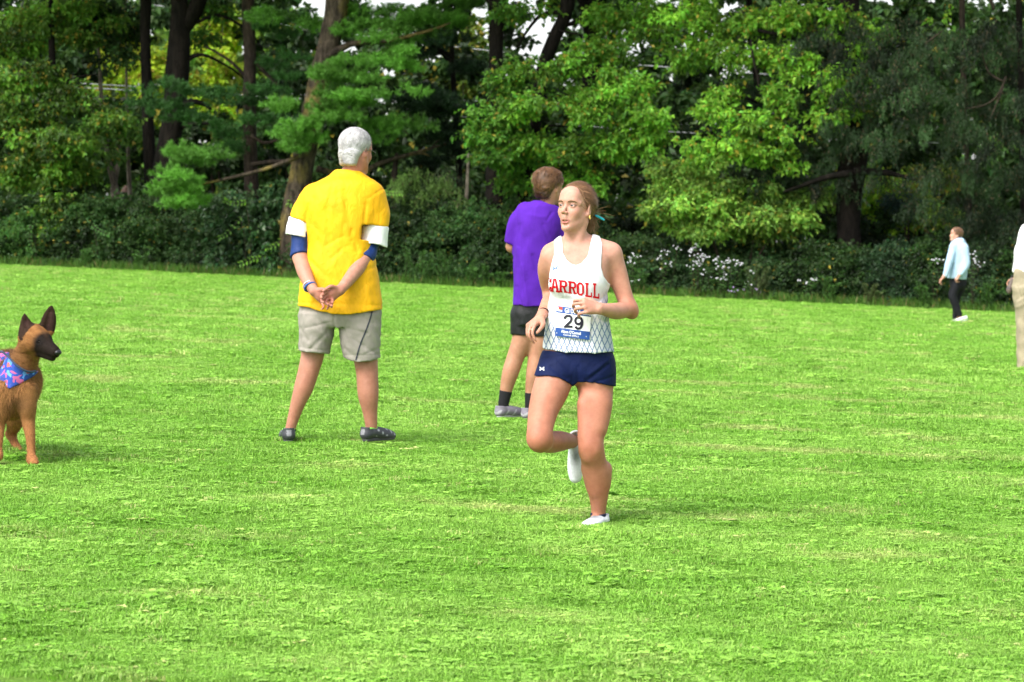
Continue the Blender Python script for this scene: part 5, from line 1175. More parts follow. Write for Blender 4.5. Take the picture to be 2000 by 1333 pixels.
# twisted side rolls and combed grooves
for q in (-1, 1):
    fh.limb([HW(q * .058, .032, .066), HW(q * .076, -.005, .047), HW(q * .074, -.05, .022), HW(q * .045, -.09, .0)], [.006, .011, .012, .012], .008)
    fh.limb([HW(q * .045, .045, .085), HW(q * .070, -.005, .072), HW(q * .070, -.055, .045), HW(q * .04, -.1, .01)], [.004, .007, .008, .01], .008)
ang = np.arctan2(lx, lz - .02) + 0 * ly; fh.d += (.0006 * np.sin(ang * 46 + ly * 30) + .0004 * np.sin(ang * 83 - ly * 20)).astype(np.float32)
V, Q = fh.mesh()
def hair_t(V, c1, c2, c, R, s, f=60, seed=1):
    L = ((V - c) @ R) / s; a = np.arctan2(L[:, 0], L[:, 2] - .02); k = .5 + .25 * np.sin(a * f + L[:, 1] * 30) + .25 * np.sin(a * f * 2.3 + 1 + L[:, 1] * 12) + np.random.default_rng(seed).normal(0, .12, len(V))
    k = np.clip(k, 0, 1)[:, None]; return np.array(c1) * (1 - k) + np.array(c2) * k
hair = mk('hair', V, Q, HAIRM, run, {'tint': hair_t(V, (.075, .033, .014), (.21, .105, .048), hc, HR, HS)}, smooth=True)
r2 = np.random.default_rng(5)
def tailhair(n, c, d, length, w, curl, seed, grav, spread=.012):
    roots = [np.asarray(c) + r2.normal(0, spread, 3) for _ in range(n)]; dirs = [np.asarray(d) + r2.normal(0, .28, 3) for _ in range(n)]
    return strands(roots, dirs, 7, length, w, curl, seed, grav)
tl = HW(.012, -.118, -.012)
combed(hair, V[((V - hc) @ HR)[:, 2] > -.05 * HS], HW(0, -.03, .02), HR, 3200, tl, .06, .0007, ((.08, .035, .015), (.34, .18, .09)), 3)
parts_ = [tailhair(150, tl, HR @ np.array([.05, -.7, -.6]), .06, .0016, .22, 1, .15), tailhair(110, HW(.02, -.095, -.04), HR @ np.array([.2, -.5, -1]), .06, .0016, .2, 2, .15),
          tailhair(22, tl, HR @ np.array([.6, -1, .25]), .10, .0010, .10, 3, .02, .006)]
v, f = merge_vf(parts_); mk('ponytail', v, f, HAIRM, run, {'tint': np.tile((.25, .13, .05), (len(v), 1)) * r2.uniform(.5, 1.3, (len(v), 1))}, smooth=True)
# teal hair tie and gold earring
v, f = tube(spline([HW(.055, -.100, -.022), HW(.068, -.112, -.028), HW(.082, -.126, -.036), HW(.092, -.132, -.042)], 12), [.003, .004, .005, .0055, .0055, .0055, .0055, .0055, .005, .005, .004, .003], 8); mk('hair_tie', v, f, plain('teal_elastic', (.02, .40, .52), .5), run, smooth=True)
v, f = tube(spline([HW(.086, -.005, -.036), HW(.089, .004, -.046), HW(.087, -.006, -.053), HW(.084, -.014, -.045)], 10), [.0028] * 10, 8); mk('earring', v, f, plain('gold', (.8, .5, .12), .25, .5), run, smooth=True)
# --- singlet
fs = Field((R_(1040, 0)[0], RY - .24, zr(700)), (R_(1215, 0)[0], RY + .24, zr(455)), .0042)
t2 = [list(r) for r in tors]
for r in t2:
    if r[0] < zr(575): r[3] += .004 + .010 * min(1, (zr(575) - r[0]) / .12); r[4] += .008 + .008 * min(1, (zr(575) - r[0]) / .12)
fs.loft([tuple(r) for r in t2], .02, .007, YW, 2.25)
upper(fs, .0075)
fs.cut(poly_px([(1096, 458), (1099, 478), (1099, 494), (1106, 508), (1116, 516), (1124, 518), (1135, 514), (1147, 500), (1152, 480), (1158, 455), (1172, 462), (1176, 478), (1174, 500), (1173, 522), (1178, 540), (1187, 552), (1200, 560), (1200, 690), (1196, 687), (1160, 688), (1110, 687), (1075, 684), (1060, 681), (1060, 600), (1070, 560), (1074, 530), (1079, 505), (1083, 485), (1082, 470)], R_), .003)
fs.creases([(1100, 582, 1140, 605, .004, .008), (1105, 575, 1150, 590, -.004, .010), (1165, 590, 1190, 570, .004, .009), (1160, 610, 1188, 596, .004, .008), (1070, 610, 1090, 640, .003, .01), (1175, 640, 1186, 680, .004, .012), (1085, 655, 1078, 684, .004, .012), (1140, 600, 1180, 630, .004, .009), (1155, 655, 1160, 686, -.005, .014), (1110, 650, 1104, 686, -.004, .014), (1165, 530, 1185, 560, .003, .008)], R_)
V, Q = fs.mesh(); SVb = bvh_of(V, Q)
m, t, b = newmat('white_jersey'); b.inputs['Roughness'].default_value = .75; b.inputs['Specular IOR Level'].default_value = .2
tc = N(t, 'ShaderNodeTexCoord'); sp = N(t, 'ShaderNodeSeparateXYZ'); t.links.new(tc.outputs['Object'], sp.inputs[0])
pw = parent_world(run)
def mth(op, a, b2=None, c3=None):
    n_ = N(t, 'ShaderNodeMath', operation=op)
    for i, x in enumerate((a, b2, c3)):
        if x is None: continue
        if hasattr(x, 'links'): t.links.new(x, n_.inputs[i])
        else: n_.inputs[i].default_value = x
    return n_.outputs[0]
X, Z = sp.outputs['X'], sp.outputs['Z']
wob = N(t, 'ShaderNodeTexNoise'); wob.inputs['Scale'].default_value = 8; t.links.new(tc.outputs['Object'], wob.inputs['Vector'])
def lines(ka, kb, per, w):
    v_ = mth('MULTIPLY_ADD', X, ka, mth('MULTIPLY', Z, kb)); v_ = mth('MULTIPLY_ADD', wob.outputs[0], .02, v_); fr = mth('FRACT', mth('DIVIDE', v_, per)); return mth('LESS_THAN', mth('ABSOLUTE', mth('SUBTRACT', fr, .5)), w)
ln = mth('MAXIMUM', lines(1, .42, .022, .10), lines(1, -.42, .024, .10))
Zl = lambda py: R_(0, py)[2] - pw[2]; Xl = lambda px: R_(px, 600)[0] - pw[0]
zm = N(t, 'ShaderNodeMapRange'); t.links.new(Z, zm.inputs[0]); zm.inputs[1].default_value = Zl(600); zm.inputs[2].default_value = Zl(640)
sidem = N(t, 'ShaderNodeMapRange'); t.links.new(X, sidem.inputs[0]); sidem.inputs[1].default_value = Xl(1168); sidem.inputs[2].default_value = Xl(1184)
sidz = N(t, 'ShaderNodeMapRange'); t.links.new(Z, sidz.inputs[0]); sidz.inputs[1].default_value = Zl(560); sidz.inputs[2].default_value = Zl(585)
lnA = mth('MULTIPLY', ln, mth('MAXIMUM', zm.outputs[0], mth('MULTIPLY', sidem.outputs[0], sidz.outputs[0])))
lnA = mth('MULTIPLY', lnA, .85)
sidg = mth('MULTIPLY', mth('MULTIPLY', sidem.outputs[0], sidz.outputs[0]), .35); allm = mth('MAXIMUM', lnA, sidg)
mm = N(t, 'ShaderNodeMixRGB'); t.links.new(allm, mm.inputs[0]); mm.inputs[1].default_value = (.70, .70, .74, 1); mm.inputs[2].default_value = (.06, .13, .30, 1)
t.links.new(mm.outputs[0], b.inputs['Base Color'])
nz = N(t, 'ShaderNodeTexNoise'); nz.inputs['Scale'].default_value = 22; nz.inputs['Detail'].default_value = 3; t.links.new(obj_coords(t, (1, 1, .6)), nz.inputs['Vector']); bump(t, b, nz.outputs[0], .22, .02)
sing = mk('singlet', V, Q, m, run, smooth=True)
# block lettering CARROLL, drawn as slab letters on a 10 x 14 grid
def block(ch):
    c = 3.2
    def rect(x0, y0, x1, y1): return [(x0, y0), (x1, y0), (x1, y1), (x0, y1)]
    if ch == 'C': return [rect(0, 3, c, 11), [(0, 11), (c, 11), (4, 12), (3, 14)], [(3, 14), (4, 12), (6.2, 12), (7, 14)], [(6.2, 12), (7.4, 11), (10, 11), (7, 14)], rect(7.4, 9.2, 10, 11), [(0, 3), (3, 0), (4, 2), (c, 3)], [(3, 0), (7, 0), (6.2, 2), (4, 2)], [(7, 0), (10, 3), (7.4, 3), (6.2, 2)], rect(7.4, 3, 10, 4.8), rect(9, 11, 10, 14)]
    if ch == 'A': return [rect(-.6, 0, 3.6, 1.8), rect(6.4, 0, 10.6, 1.8), [(.6, 1.8), (3, 1.8), (5.2, 14), (3.2, 14)], [(7, 1.8), (9.6, 1.8), (6.8, 14), (4.8, 14)], rect(2.8, 4.2, 7.4, 6.2)]
    if ch == 'R': return [rect(0, 0, 4.4, 1.7), rect(0, 12.3, 1.2, 14), rect(1, 1.7, 3.6, 14), rect(3.6, 12, 7.4, 14), rect(3.6, 6, 7.4, 8), [(7.4, 12), (7.4, 14), (9.8, 12), (7.4, 11)], rect(7.2, 8, 9.8, 12), [(7.4, 6), (9.8, 8), (7.4, 8.6), (7, 8)], [(5, 6), (7.4, 6), (9, 1.7), (6.6, 1.7)], rect(6.4, 0, 10.4, 1.7)]
    if ch == 'O': return [rect(0, 3, c, 11), rect(7.4, 3, 10, 11), [(0, 11), (c, 11), (4, 12), (3, 14)], rect(3, 12, 7, 14)[0:0] or [(3, 14), (4, 12), (6, 12), (7, 14)], [(7, 14), (6, 12), (7.4, 11), (10, 11)], [(0, 3), (3, 0), (4, 2), (c, 3)], [(3, 0), (7, 0), (6, 2), (4, 2)], [(7, 0), (10, 3), (7.4, 3), (6, 2)]]
    if ch == 'L': return [rect(0, 0, 9.6, 1.8), rect(1.2, 1.8, 3.8, 14), rect(0, 12.3, 5, 14), rect(8, 1.8, 9.6, 5)]
red = plain('red_print', (.50, .008, .015), .7, .1); navy = plain('navy_print', (.012, .03, .14), .6)
lxs = [(1063, 1077, 543), (1077, 1091, 544.5), (1092, 1107, 548), (1110, 1125, 550), (1127, 1140, 552), (1143.5, 1156, 553), (1158.5, 1170, 554)]
lbot = [569, 570.5, 571.5, 574, 577.5, 580.5, 583]
for i, ch in enumerate('CARROLL'):
    bm = bmesh.new(); x0, x1, yt = lxs[i]; yb = lbot[i]
    for pl in block(ch):
        ys_off = 0; vs_ = []
        for (gx, gy) in pl:
            u, w = (gx / 10 - .5) * 1.1 + .5, gy / 14; vs_.append(bm.verts.new((x0 + u * (x1 - x0), yb + (yt - yb) * w + (1.5 * (u - .5) if i else 0), 0)))
        try: bm.faces.new(vs_)
        except ValueError: pass
    drape(bm, (0, 0, 1, 1), R_, SVb, red, 'printed_letter', sing, .0022, 3.0, raw=True)
# small maker's mark on the chest: two mirrored arcs
bm = bmesh.new()
def poly2(bm, pts): 
    try: bm.faces.new([bm.verts.new((x, y, 0)) for x, y in pts])
    except ValueError: pass
cx, cy = 1085, 524.5
for sx in (-1, 1):
    poly2(bm, [(cx + sx * 5, cy - 5), (cx + sx * 2.6, cy - 3.6), (cx + sx * 2.2, cy), (cx + sx * 3.6, cy)])
    poly2(bm, [(cx + sx * 2.2, cy), (cx + sx * 3.6, cy), (cx + sx * 5, cy + 5), (cx + sx * 2.6, cy + 3.6)])
poly2(bm, [(cx - 2.4, cy - 1.2), (cx + 2.4, cy - 1.2), (cx + 2.4, cy + 1.0), (cx - 2.4, cy + 1.0)])
drape(bm, (0, 0, 1, 1), R_, SVb, plain('blue_mark', (.03, .12, .35), .6), 'maker_mark', sing, .0022, 3.0, raw=True)
# --- race bib
def quad_px(pts, n=8, m_=10):
    bm = bmesh.new(); A, B, C_, D = [np.array(p, float) for p in pts]; vv = []
    for i in range(n + 1):
        row = []
        for j in range(m_ + 1):
            u, w = i / n, j / m_; p = (A * (1 - u) + B * u) * (1 - w) + (D * (1 - u) + C_ * u) * w; row.append(bm.verts.new((p[0], p[1], 0)))
        vv.append(row)
    for i in range(n):
        for j in range(m_): bm.faces.new([vv[i][j], vv[i + 1][j], vv[i + 1][j + 1], vv[i][j + 1]])
    return bm
fb = Field((R_(1060, 0)[0], RY - .24, zr(680)), (R_(1200, 0)[0], RY, zr(585)), .008)
fb.loft([tuple(r) for r in t2], .02, .010, YW, 2.25); V_, Q_ = fb.mesh(); BBV = bvh_of(smooth_mesh(V_, Q_, np.ones(len(V_)), 10), Q_)
BA, BB, BC, BD = np.array((1089, 598.)), np.array((1154, 607.)), np.array((1151, 664.)), np.array((1086, 656.))
def bp(u, w): return tuple((BA * (1 - u) + BB * u) * (1 - w) + (BD * (1 - u) + BC * u) * w)
paper = plain('bib_paper', (.82, .82, .82), .6); blue = plain('bib_blue', (.02, .07, .27), .55)
bib = drape(quad_px([bp(0, 0), bp(1, 0), bp(1, 1), bp(0, 1)]), (0, 0, 1, 1), R_, BBV, paper, 'race_bib', run, .0075, 30, raw=True)
def onbib(pts, mat, off=.0085): return drape(quad_px([bp(*p) for p in pts], 8, 4), (0, 0, 1, 1), R_, BBV, mat, 'bib_print', bib, off, 30, raw=True)
onbib([(0, 0), (1, 0), (1, .22), (0, .22)], blue); onbib([(0, .72), (1, .72), (1, 1), (0, 1)], blue)
onbib([(.02, .02), (.17, .02), (.17, .17), (.02, .17)], plain('logo_white', (.8, .8, .8), .6), .0092)
onbib([(.05, .02), (.17, .02), (.17, .12), (.08, .12)], plain('logo_red', (.6, .05, .03), .6), .0098)
def bibtext(txt, u0, w0, u1, w1, mat, bold, step=4, off=.0100):
    p0 = bp(u0, w0); p1 = bp(u1, w0); p2 = bp(u0, w1)
    text_decal(txt, (p0[0], p0[1], p1[0], p2[1]), R_, BBV, mat, 'bib_print', bib, off, bold, step=step, skew=p1[1] - p0[1])
wprint = plain('white_print', (.85, .85, .85), .6); kprint = plain('black_print', (.01, .01, .02), .6)
bibtext('Gil Dodds Invite', .24, .03, 1.02, .19, wprint, .015)
def stroke(path, w, x0, y0, x1, y1):
    S = spline(np.array([(*p, 0) for p in path], float), 26)[:, :2] if len(path) > 2 else np.array(path, float); S = np.stack([x0 + (x1 - x0) * S[:, 0], y1 + (y0 - y1) * S[:, 1]], 1); tg_ = np.gradient(S, axis=0); tg_ /= np.linalg.norm(tg_, axis=1)[:, None]; nn_ = np.stack([-tg_[:, 1], tg_[:, 0]], 1) * w / 2
    bm = bmesh.new(); f_ = lambda p: bm.verts.new((p[0], p[1], 0)); a = [f_(p) for p in S + nn_]; b_3 = [f_(p) for p in S - nn_]
    for i in range(len(S) - 1): bm.faces.new([a[i], a[i + 1], b_3[i + 1], b_3[i]])
    return bm
def digit(strokes, u0, w0, u1, w1):
    p0, p1 = bp(u0, w0), bp(u1, w1)
    for i, (pt_, w) in enumerate(strokes): drape(stroke(pt_, w, p0[0], p0[1], p1[0], p1[1]), (0, 0, 1, 1), R_, BBV, kprint, 'bib_print', bib, .0100 + .0002 * i, 30, raw=True)
digit([([(.12, .68), (.16, .82), (.33, .91), (.52, .91), (.72, .88), (.84, .76), (.84, .62), (.74, .48), (.50, .32), (.26, .18), (.13, .06)], 4.7), ([(.02, .10), (.98, .10)], 4.4)], .22, .27, .50, .67)
digit([([(.80, .56), (.62, .43), (.40, .42), (.22, .50), (.14, .64), (.18, .80), (.36, .91), (.55, .91), (.74, .86), (.86, .70), (.88, .52), (.84, .30), (.70, .13), (.50, .08), (.30, .10), (.14, .24)], 4.7)], .52, .28, .80, .68)
bibtext("Alison O'Connell", .17, .765, .74, .87, wprint, .02, 6); bibtext('Carroll (Wis.)', .24, .895, .68, .97, wprint, .02, 6)
PINM = plain('pin', (.6, .6, .62), .3)
for (u, w) in ((.05, .9), (.9, .9)):
    c_ = bp(u, w); bm = quad_px([(c_[0] - .8, c_[1] - .8), (c_[0] + .8, c_[1] - .8), (c_[0] + .8, c_[1] + .8), (c_[0] - .8, c_[1] + .8)], 1, 1); drape(bm, (0, 0, 1, 1), R_, BBV, PINM, 'pin', bib, .0100, 30, raw=True)
# --- shorts
fs = Field((R_(1040, 0)[0], RY - .26, zr(765)), (R_(1215, 0)[0], RY + .24, zr(676)), .0042)
fs.loft([r for r in tors if r[0] < zr(660)], .02, .010, YW, 2.25)
fs.limb([R_(1092, 715, .0), R_(1077, 758, -.05), R_(1062, 800, -.12)], [.084, .084, .068], .03, infl=.008); fs.limb([R_(1160, 715, .02), R_(1163, 765, -.005), R_(1161, 815, -.05)], [.084, .083, .070], .03, infl=.009)
fs.cut(poly_px([(1040, 684), (1128, 687), (1215, 686), (1215, 756), (1200, 755), (1172, 748), (1140, 745), (1127, 746), (1119, 755), (1112, 748), (1090, 735), (1070, 732), (1052, 733), (1040, 734)], R_), .004)
fs.creases([(1105, 738, 1075, 715, .004, .008), (1110, 730, 1085, 705, -.003, .009), (1145, 742, 1185, 712, .004, .008), (1150, 730, 1190, 700, -.003, .009), (1128, 742, 1128, 715, .004, .008), (1062, 700, 1100, 694, .002, .006), (1160, 745, 1195, 735, .003, .006)], R_)
V, Q = fs.mesh(); SH = bvh_of(V, Q); shorts = mk('shorts', V, Q, cloth_mat('navy_lycra', (.003, .009, .055), .7, .15, 24, .25, .7), run, smooth=True)
bm = bmesh.new(); cx, cy = 1059, 721
for sx in (-1, 1):
    poly2(bm, [(cx + sx * 4.5, cy - 4), (cx + sx * 2, cy - 2.6), (cx + sx * 1.4, cy), (cx + sx * 3.6, cy)]); poly2(bm, [(cx + sx * 1.4, cy), (cx + sx * 3.6, cy), (cx + sx * 4.5, cy + 4), (cx + sx * 2, cy + 2.8)])
poly2(bm, [(cx - 2, cy - 1.2), (cx + 2, cy - 1.2), (cx + 2, cy + 1), (cx - 2, cy + 1)])
drape(bm, (0, 0, 1, 1), R_, SH, wprint, 'maker_mark', shorts, .002, 3, raw=True)
# --- wristband, socks, shoes
def ring(c, axis, r, w, mat, name, parent, flat=1.0):
    axis = np.asarray(axis, float) / np.linalg.norm(axis); a = np.cross(axis, [.3, .5, 1]); a /= np.linalg.norm(a); b2 = np.cross(axis, a); th = np.linspace(0, 2 * math.pi, 25)
    v, f = tube(np.array([np.asarray(c) + r * (math.cos(x) * a + math.sin(x) * b2) for x in th]), [w] * 25, 6, cap=False); return mk(name, v, f, mat, parent, smooth=True)
ring(R_(1062, 612, -.015), R_(1056, 620, -.05) - R_(1064, 606, .02), .0255, .0024, plain('black_band', (.01, .01, .012), .5), 'wristband', run)
SOCKN = plain('navy_sock', (.012, .014, .05), .9)
def sock(pts, rad, matl, parent, infl=.004):
    f_ = Field(np.min(pts, 0) - .06, np.max(pts, 0) + .06, .005); f_.limb(pts, rad, .01, infl=infl)
    ax = pts[0] - pts[1]; ax = ax / np.linalg.norm(ax); X, Y_, Z = [f_.ax[i].reshape([-1 if j == i else 1 for j in range(3)]) for i in range(3)]
    f_.put((slice(None),) * 3, (X - pts[0][0]) * ax[0] + (Y_ - pts[0][1]) * ax[1] + (Z - pts[0][2]) * ax[2], .002, 'int')
    V, Q = f_.mesh(); return mk('sock', V, Q, matl, parent, smooth=True)
sock(np.array([R_(1168.5, 1002, .018), R_(1168, 1013, .02)]), [.0335, .031], SOCKN, run, .003)
sock(np.array([R_(1124, 871, .190), R_(1124, 880, .185)]), [.029, .027], SOCKN, run)
WSH = tint_mat('white_mesh', .6, .3, 90, .3)
def whitet(V):
    T = np.tile((.74, .75, .80), (len(V), 1)); g = np.exp(-(((V[:, 0]) / .025) ** 2 + ((V[:, 1] - .10) / .045) ** 2))[:, None] * (V[:, 2] > .05)[:, None] * .85; return T * (1 - g) + np.array((.10, .11, .12)) * g
pinks = plain('pink_sole', (.75, .10, .25), .5); whites = plain('white_sole', (.75, .75, .76), .6)
gp = lambda px, py, dy=0: R_(px, py, dy)
shoe(run, R_(1178, 1029, .055), (-.42, -.91, 0), (0, 0, 1), .24, WSH, whites, whitet, wd=.86, zs=.66)
# lifted shoe: sole faces away behind her, toe hanging down
shoe(run, R_(1125, 852, .245), (-.02, -.16, -1.0), (0, -1, .18), .22, WSH, pinks, whitet, wd=.85)
print('runner', time.time() - T0)
# ================================================================ OLDER MAN, SEEN FROM BEHIND
MY = G(655, 866)[1]
def M_(px, py, dy=0.0): return P(px, py, MY + dy)
SM = FPX / MY
man = empty('person', M_(655, 864), 'white haired man in a yellow shirt and khaki shorts with hands clasped behind his back', 'person')
def person_head(Pf, epx, epy, fwd, up=(0, 0, 1)):
    R = frame(fwd, up); return R
mf = np.array([.60, .80, -.12]); MR = frame(mf, (-.03, .0, 1))
mc = M_(697, 296, .02); MHS = 1.02
lo = np.array([M_(540, 0)[0], MY - .42, M_(0, 880)[2]]); hi = np.array([M_(780, 0)[0], MY + .34, M_(0, 245)[2]])
Fd = Field(lo, hi, .0070, [(M_(655, 0)[0], M_(735, 0)[0], .0045), (M_(598, 0)[0], M_(655, 0)[0], .0042)], [(MY - .36, MY - .2, .0045)], [(M_(0, 604)[2], M_(0, 555)[2], .0040), (M_(0, 335)[2], M_(0, 250)[2], .0042)])
MW = head(Fd, mc, MR, MHS, False, .1, M_(688, 345, .02), .062)
z = lambda py: M_(0, py)[2]
mt = secs([(345, 655, 712, .07, .02), (362, 622, 732, .09, .01), (385, 604, 742, .115, 0), (420, 606, 722, .105, 0), (470, 610, 704, .10, 0), (520, 606, 716, .11, -.0), (570, 596, 734, .12, 0), (618, 600, 734, .11, .01)], M_, SM)
Fd.loft(mt, .03, -.03, 0, 2.3)
# arms
LA = [M_(604, 388, .0), M_(590, 430, -.01), M_(586, 480, -.03), M_(586, 505, -.05)]; LF = [M_(586, 502, -.05), M_(594, 530, -.13), M_(604, 553, -.20), M_(613, 569, -.245)]
RA = [M_(738, 388, .0), M_(736, 430, .0), M_(724, 475, -.02), M_(716, 498, -.05)]; RF = [M_(717, 496, -.05), M_(700, 522, -.13), M_(681, 547, -.21), M_(664, 568, -.265)]
Fd.limb(LA, [.048, .050, .045, .043], .02); Fd.limb(RA, [.048, .050, .045, .043], .02)
Fd.limb(LF, [.045, .045, .037, .029], .02); Fd.limb(RF, [.045, .045, .037, .029], .02)
hand(Fd, M_(613, 568, -.245), M_(640, 588, -.27) - M_(613, 568, -.245), (.25, .9, .35), 1, ((.3, .5, .3), (.35, .5, .3), (.4, .6, .35), (.5, .6, .4)), (.15, .3), 1.02, .05)
hand(Fd, M_(664, 566, -.265), M_(636, 583, -.315) - M_(664, 566, -.265), (-.2, .9, .3), -1, ((.3, .5, .4), (.35, .6, .4), (.45, .7, .4), (.5, .7, .4)), (.15, .4), 1.05, .05)
# legs
def leg(F, pts, rad, infl=0): F.limb(pts, rad, .03, None, None, 'add', infl)
LL = [M_(616, 640, .0), M_(611, 690, .01), M_(604, 720, .0), M_(594, 755, -.01), M_(583, 785, -.01), M_(572, 820, .0), M_(565, 845, .0)]
RL = [M_(708, 640, .0), M_(714, 700, .0), M_(717, 730, -.01), M_(719, 770, -.02), M_(722, 800, -.01), M_(725, 830, .0), M_(724, 848, .0)]
Fd.limb(LL, [.075, .070, .064, .059, .046, .035, .030], .03); Fd.limb(RL, [.075, .072, .066, .063, .047, .037, .031], .03)
Fd.limb([M_(622, 598, 0), M_(702, 598, 0)], [.075, .075], .02)
V, Q = Fd.mesh(); V = smooth_mesh(V, Q, np.clip((z(340) - V[:, 2]) / .05, 0, 1) * np.clip(1 - np.exp(-((V[:, 2] - z(583)) / .06) ** 2), 0, 1), 5)
T = np.tile(np.array((.41, .21, .15)), (len(V), 1)); T = blot(T, V, M_(640, 583, -.3), .09, (1.05, .72, .75), .8); T = blot(T, V, M_(692, 335, -.06), .07, (1, .72, .66), .8); T = blot(T, V, M_(718, 305, 0), .07, (1, .78, .72), .6)
lgm = np.clip((z(690) - V[:, 2]) / .1, 0, 1)[:, None]; T = T * (1 - lgm) + T * np.array((.93, .84, .78)) * lgm
face_tints(V, T, MW, mc, MR, MHS, (.45, .2, .18), (.3, .18, .14), (1.0, .9, .86))
mk('body', V, Q, SKINM, man, {'tint': T}, smooth=True)
for q in (-1, 1): eye(man, MW, MR, MHS, q, (0, 1, 0), (.1, .15, .2))
gb = plain('grey_brow', (.45, .43, .4), .8)
for q in (-1, 1): brow(man, MW, q, gb)
def short_hair(person, c, R, s, Wf, c1, c2, thick, nape, back_drop, nstr, ln, seed, frontcurve, wave=0, lumps=0, wid=.0018):
    fh = Field(c - .18, c + .2, .0048)
    fh.ell(Wf(0, -.020, .046), np.array((.077 + thick, .099 + thick, .084 + thick)) * s, R, .02)
    fh.limb([Wf(-.035, -.07, nape + .05), Wf(-.03, -.072, nape)], [.038, .030], .03); fh.limb([Wf(.035, -.07, nape + .05), Wf(.03, -.072, nape)], [.038, .030], .03); fh.limb([Wf(0, -.08, nape + .05), Wf(0, -.078, nape)], [.035, .028], .03)
    r_ = np.random.default_rng(seed)
    for i in range(lumps):
        a = r_.uniform(0, 6.28); h_ = r_.uniform(.35, 1.5); d = np.array([math.cos(a) * math.sin(h_), math.sin(a) * math.sin(h_), math.cos(h_)])
        fh.ell(Wf(*(np.array([0, -.018, .046]) + d * np.array([.077, .099, .084]) * 1.05)), np.array((.022, .022, .012)) * s, R, .012)
    lx, ly, lz = loc(fh, c, R, s)
    fr = np.interp(np.clip(lz, -.1, .16), *frontcurve) - 2.0 * lx * lx
    fh.put((slice(None),) * 3, (ly - fr) * .8, .008, 'int'); fh.put((slice(None),) * 3, (nape - .02 + back_drop * np.clip(ly + .06, 0, .3) - lz) * .8, .008, 'int')
    # clear the ears
    for q in (-1, 1): fh.ell(Wf(q * .085, -.006, -.012), np.array((.022, .024, .034)) * s, R, .006, 'sub')
    ang = np.arctan2(lx, lz - .02) + 0 * ly; fh.ripple(.0018 if wave < .5 else .0035, 90 if wave < .5 else 60, seed)
    V, Q = fh.mesh(); L = ((V - c) @ R) / s
    k = np.clip(.5 + .2 * np.sin(L[:, 2] * 110 + 3 * np.sin(L[:, 0] * 60)) + r_.normal(0, .25, len(V)), 0, 1)[:, None]
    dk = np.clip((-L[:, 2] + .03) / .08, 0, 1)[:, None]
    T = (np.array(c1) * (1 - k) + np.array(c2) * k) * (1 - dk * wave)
    o = mk('hair', V, Q, HAIRM, person, {'tint': T}, smooth=True)
    sel = r_.integers(0, len(V), nstr); nr = unit(V[sel] - Wf(0, -.02, .03)); fl = np.cross(nr, R @ np.array([1, 0, 0.])); dirs = r_.normal(0, .35 if wave < .5 else .6, (nstr, 3)) - (R @ np.array([0, .5, 0.])); dirs[:, 2] -= .8; dirs -= nr * (dirs * nr).sum(1)[:, None] * .93
    v, f = strands(V[sel] - nr * .002, dirs, 4, ln, wid, .07, seed, .05); tt = (np.array(c1) * .5 + np.array(c2) * .5) * r_.uniform(.6, 1.5, (len(v) // 20 + 1, 1)).repeat(20, 0)[:len(v)]
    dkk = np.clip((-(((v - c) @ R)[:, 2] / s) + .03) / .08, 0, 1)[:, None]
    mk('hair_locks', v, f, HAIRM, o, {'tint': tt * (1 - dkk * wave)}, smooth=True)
    combed(o, V, Wf(0, -.02, .03), R, 3000, Wf(.01, -.12, -.05), ln * 1.5, .0010, (np.array(c1) * .8, c2), seed + 1, .0015, .16, .6 if wave < .5 else .1) if nstr > 400 else None
    return o
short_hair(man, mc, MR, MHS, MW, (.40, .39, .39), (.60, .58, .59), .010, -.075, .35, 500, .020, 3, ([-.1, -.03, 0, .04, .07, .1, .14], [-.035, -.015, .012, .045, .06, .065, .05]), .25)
# glasses
gm_ = plain('dark_frame', (.05, .04, .04), .3, .5); gl_e = None
for q in (-1, 1):
    th = np.linspace(0, 2 * math.pi, 21); pth = np.array([MW(q * .033 + .024 * math.cos(a), .105, .0 + .017 * math.sin(a)) for a in th])
    v, f = tube(pth, [.0013] * 21, 5, cap=False)
    if gl_e is None: gl_e = mk('glasses', v, f, gm_, man, smooth=True)
    else: mk('rim', v, f, gm_, gl_e, smooth=True)
    v, f = tube(np.array([MW(q * .057, .104, .004), MW(q * .078, .05, .006), MW(q * .083, -.005, .003), MW(q * .082, -.02, -.01)]), [.0014] * 4, 5); mk('temple', v, f, gm_, gl_e, smooth=True)
v, f = tube(np.array([MW(-.009, .106, .002), MW(.009, .106, .002)]), [.0013] * 2, 5); mk('bridge', v, f, gm_, gl_e, smooth=True)
# --- yellow shirt
YEL = (.82, .42, .005)
def shirt_field(F, infl):
    F.loft(secs([(332, 655, 712, .075, .02), (345, 640, 722, .10, .02), (353, 624, 733, .12, .01), (364, 607, 744, .13, .0), (380, 593, 750, .14, 0), (400, 588, 748, .15, 0), (440, 594, 742, .155, 0), (480, 599, 730, .155, 0), (520, 592, 736, .16, -.01), (560, 586, 742, .165, -.01), (600, 582, 747, .17, -.01), (625, 582, 747, .17, -.01)], M_, SM), .03, infl, 0, 2.4)
sf = Field((M_(555, 0)[0], MY - .30, z(625)), (M_(768, 0)[0], MY + .26, z(322)), .0065)
shirt_field(sf, 0)
sf.limb([M_(612, 382, 0), M_(598, 407, -.0), M_(588, 432, -.01)], [.068, .074, .073], .03)
sf.limb([M_(728, 384, 0), M_(736, 412, -.0), M_(733, 440, -.01)], [.068, .076, .079], .03)
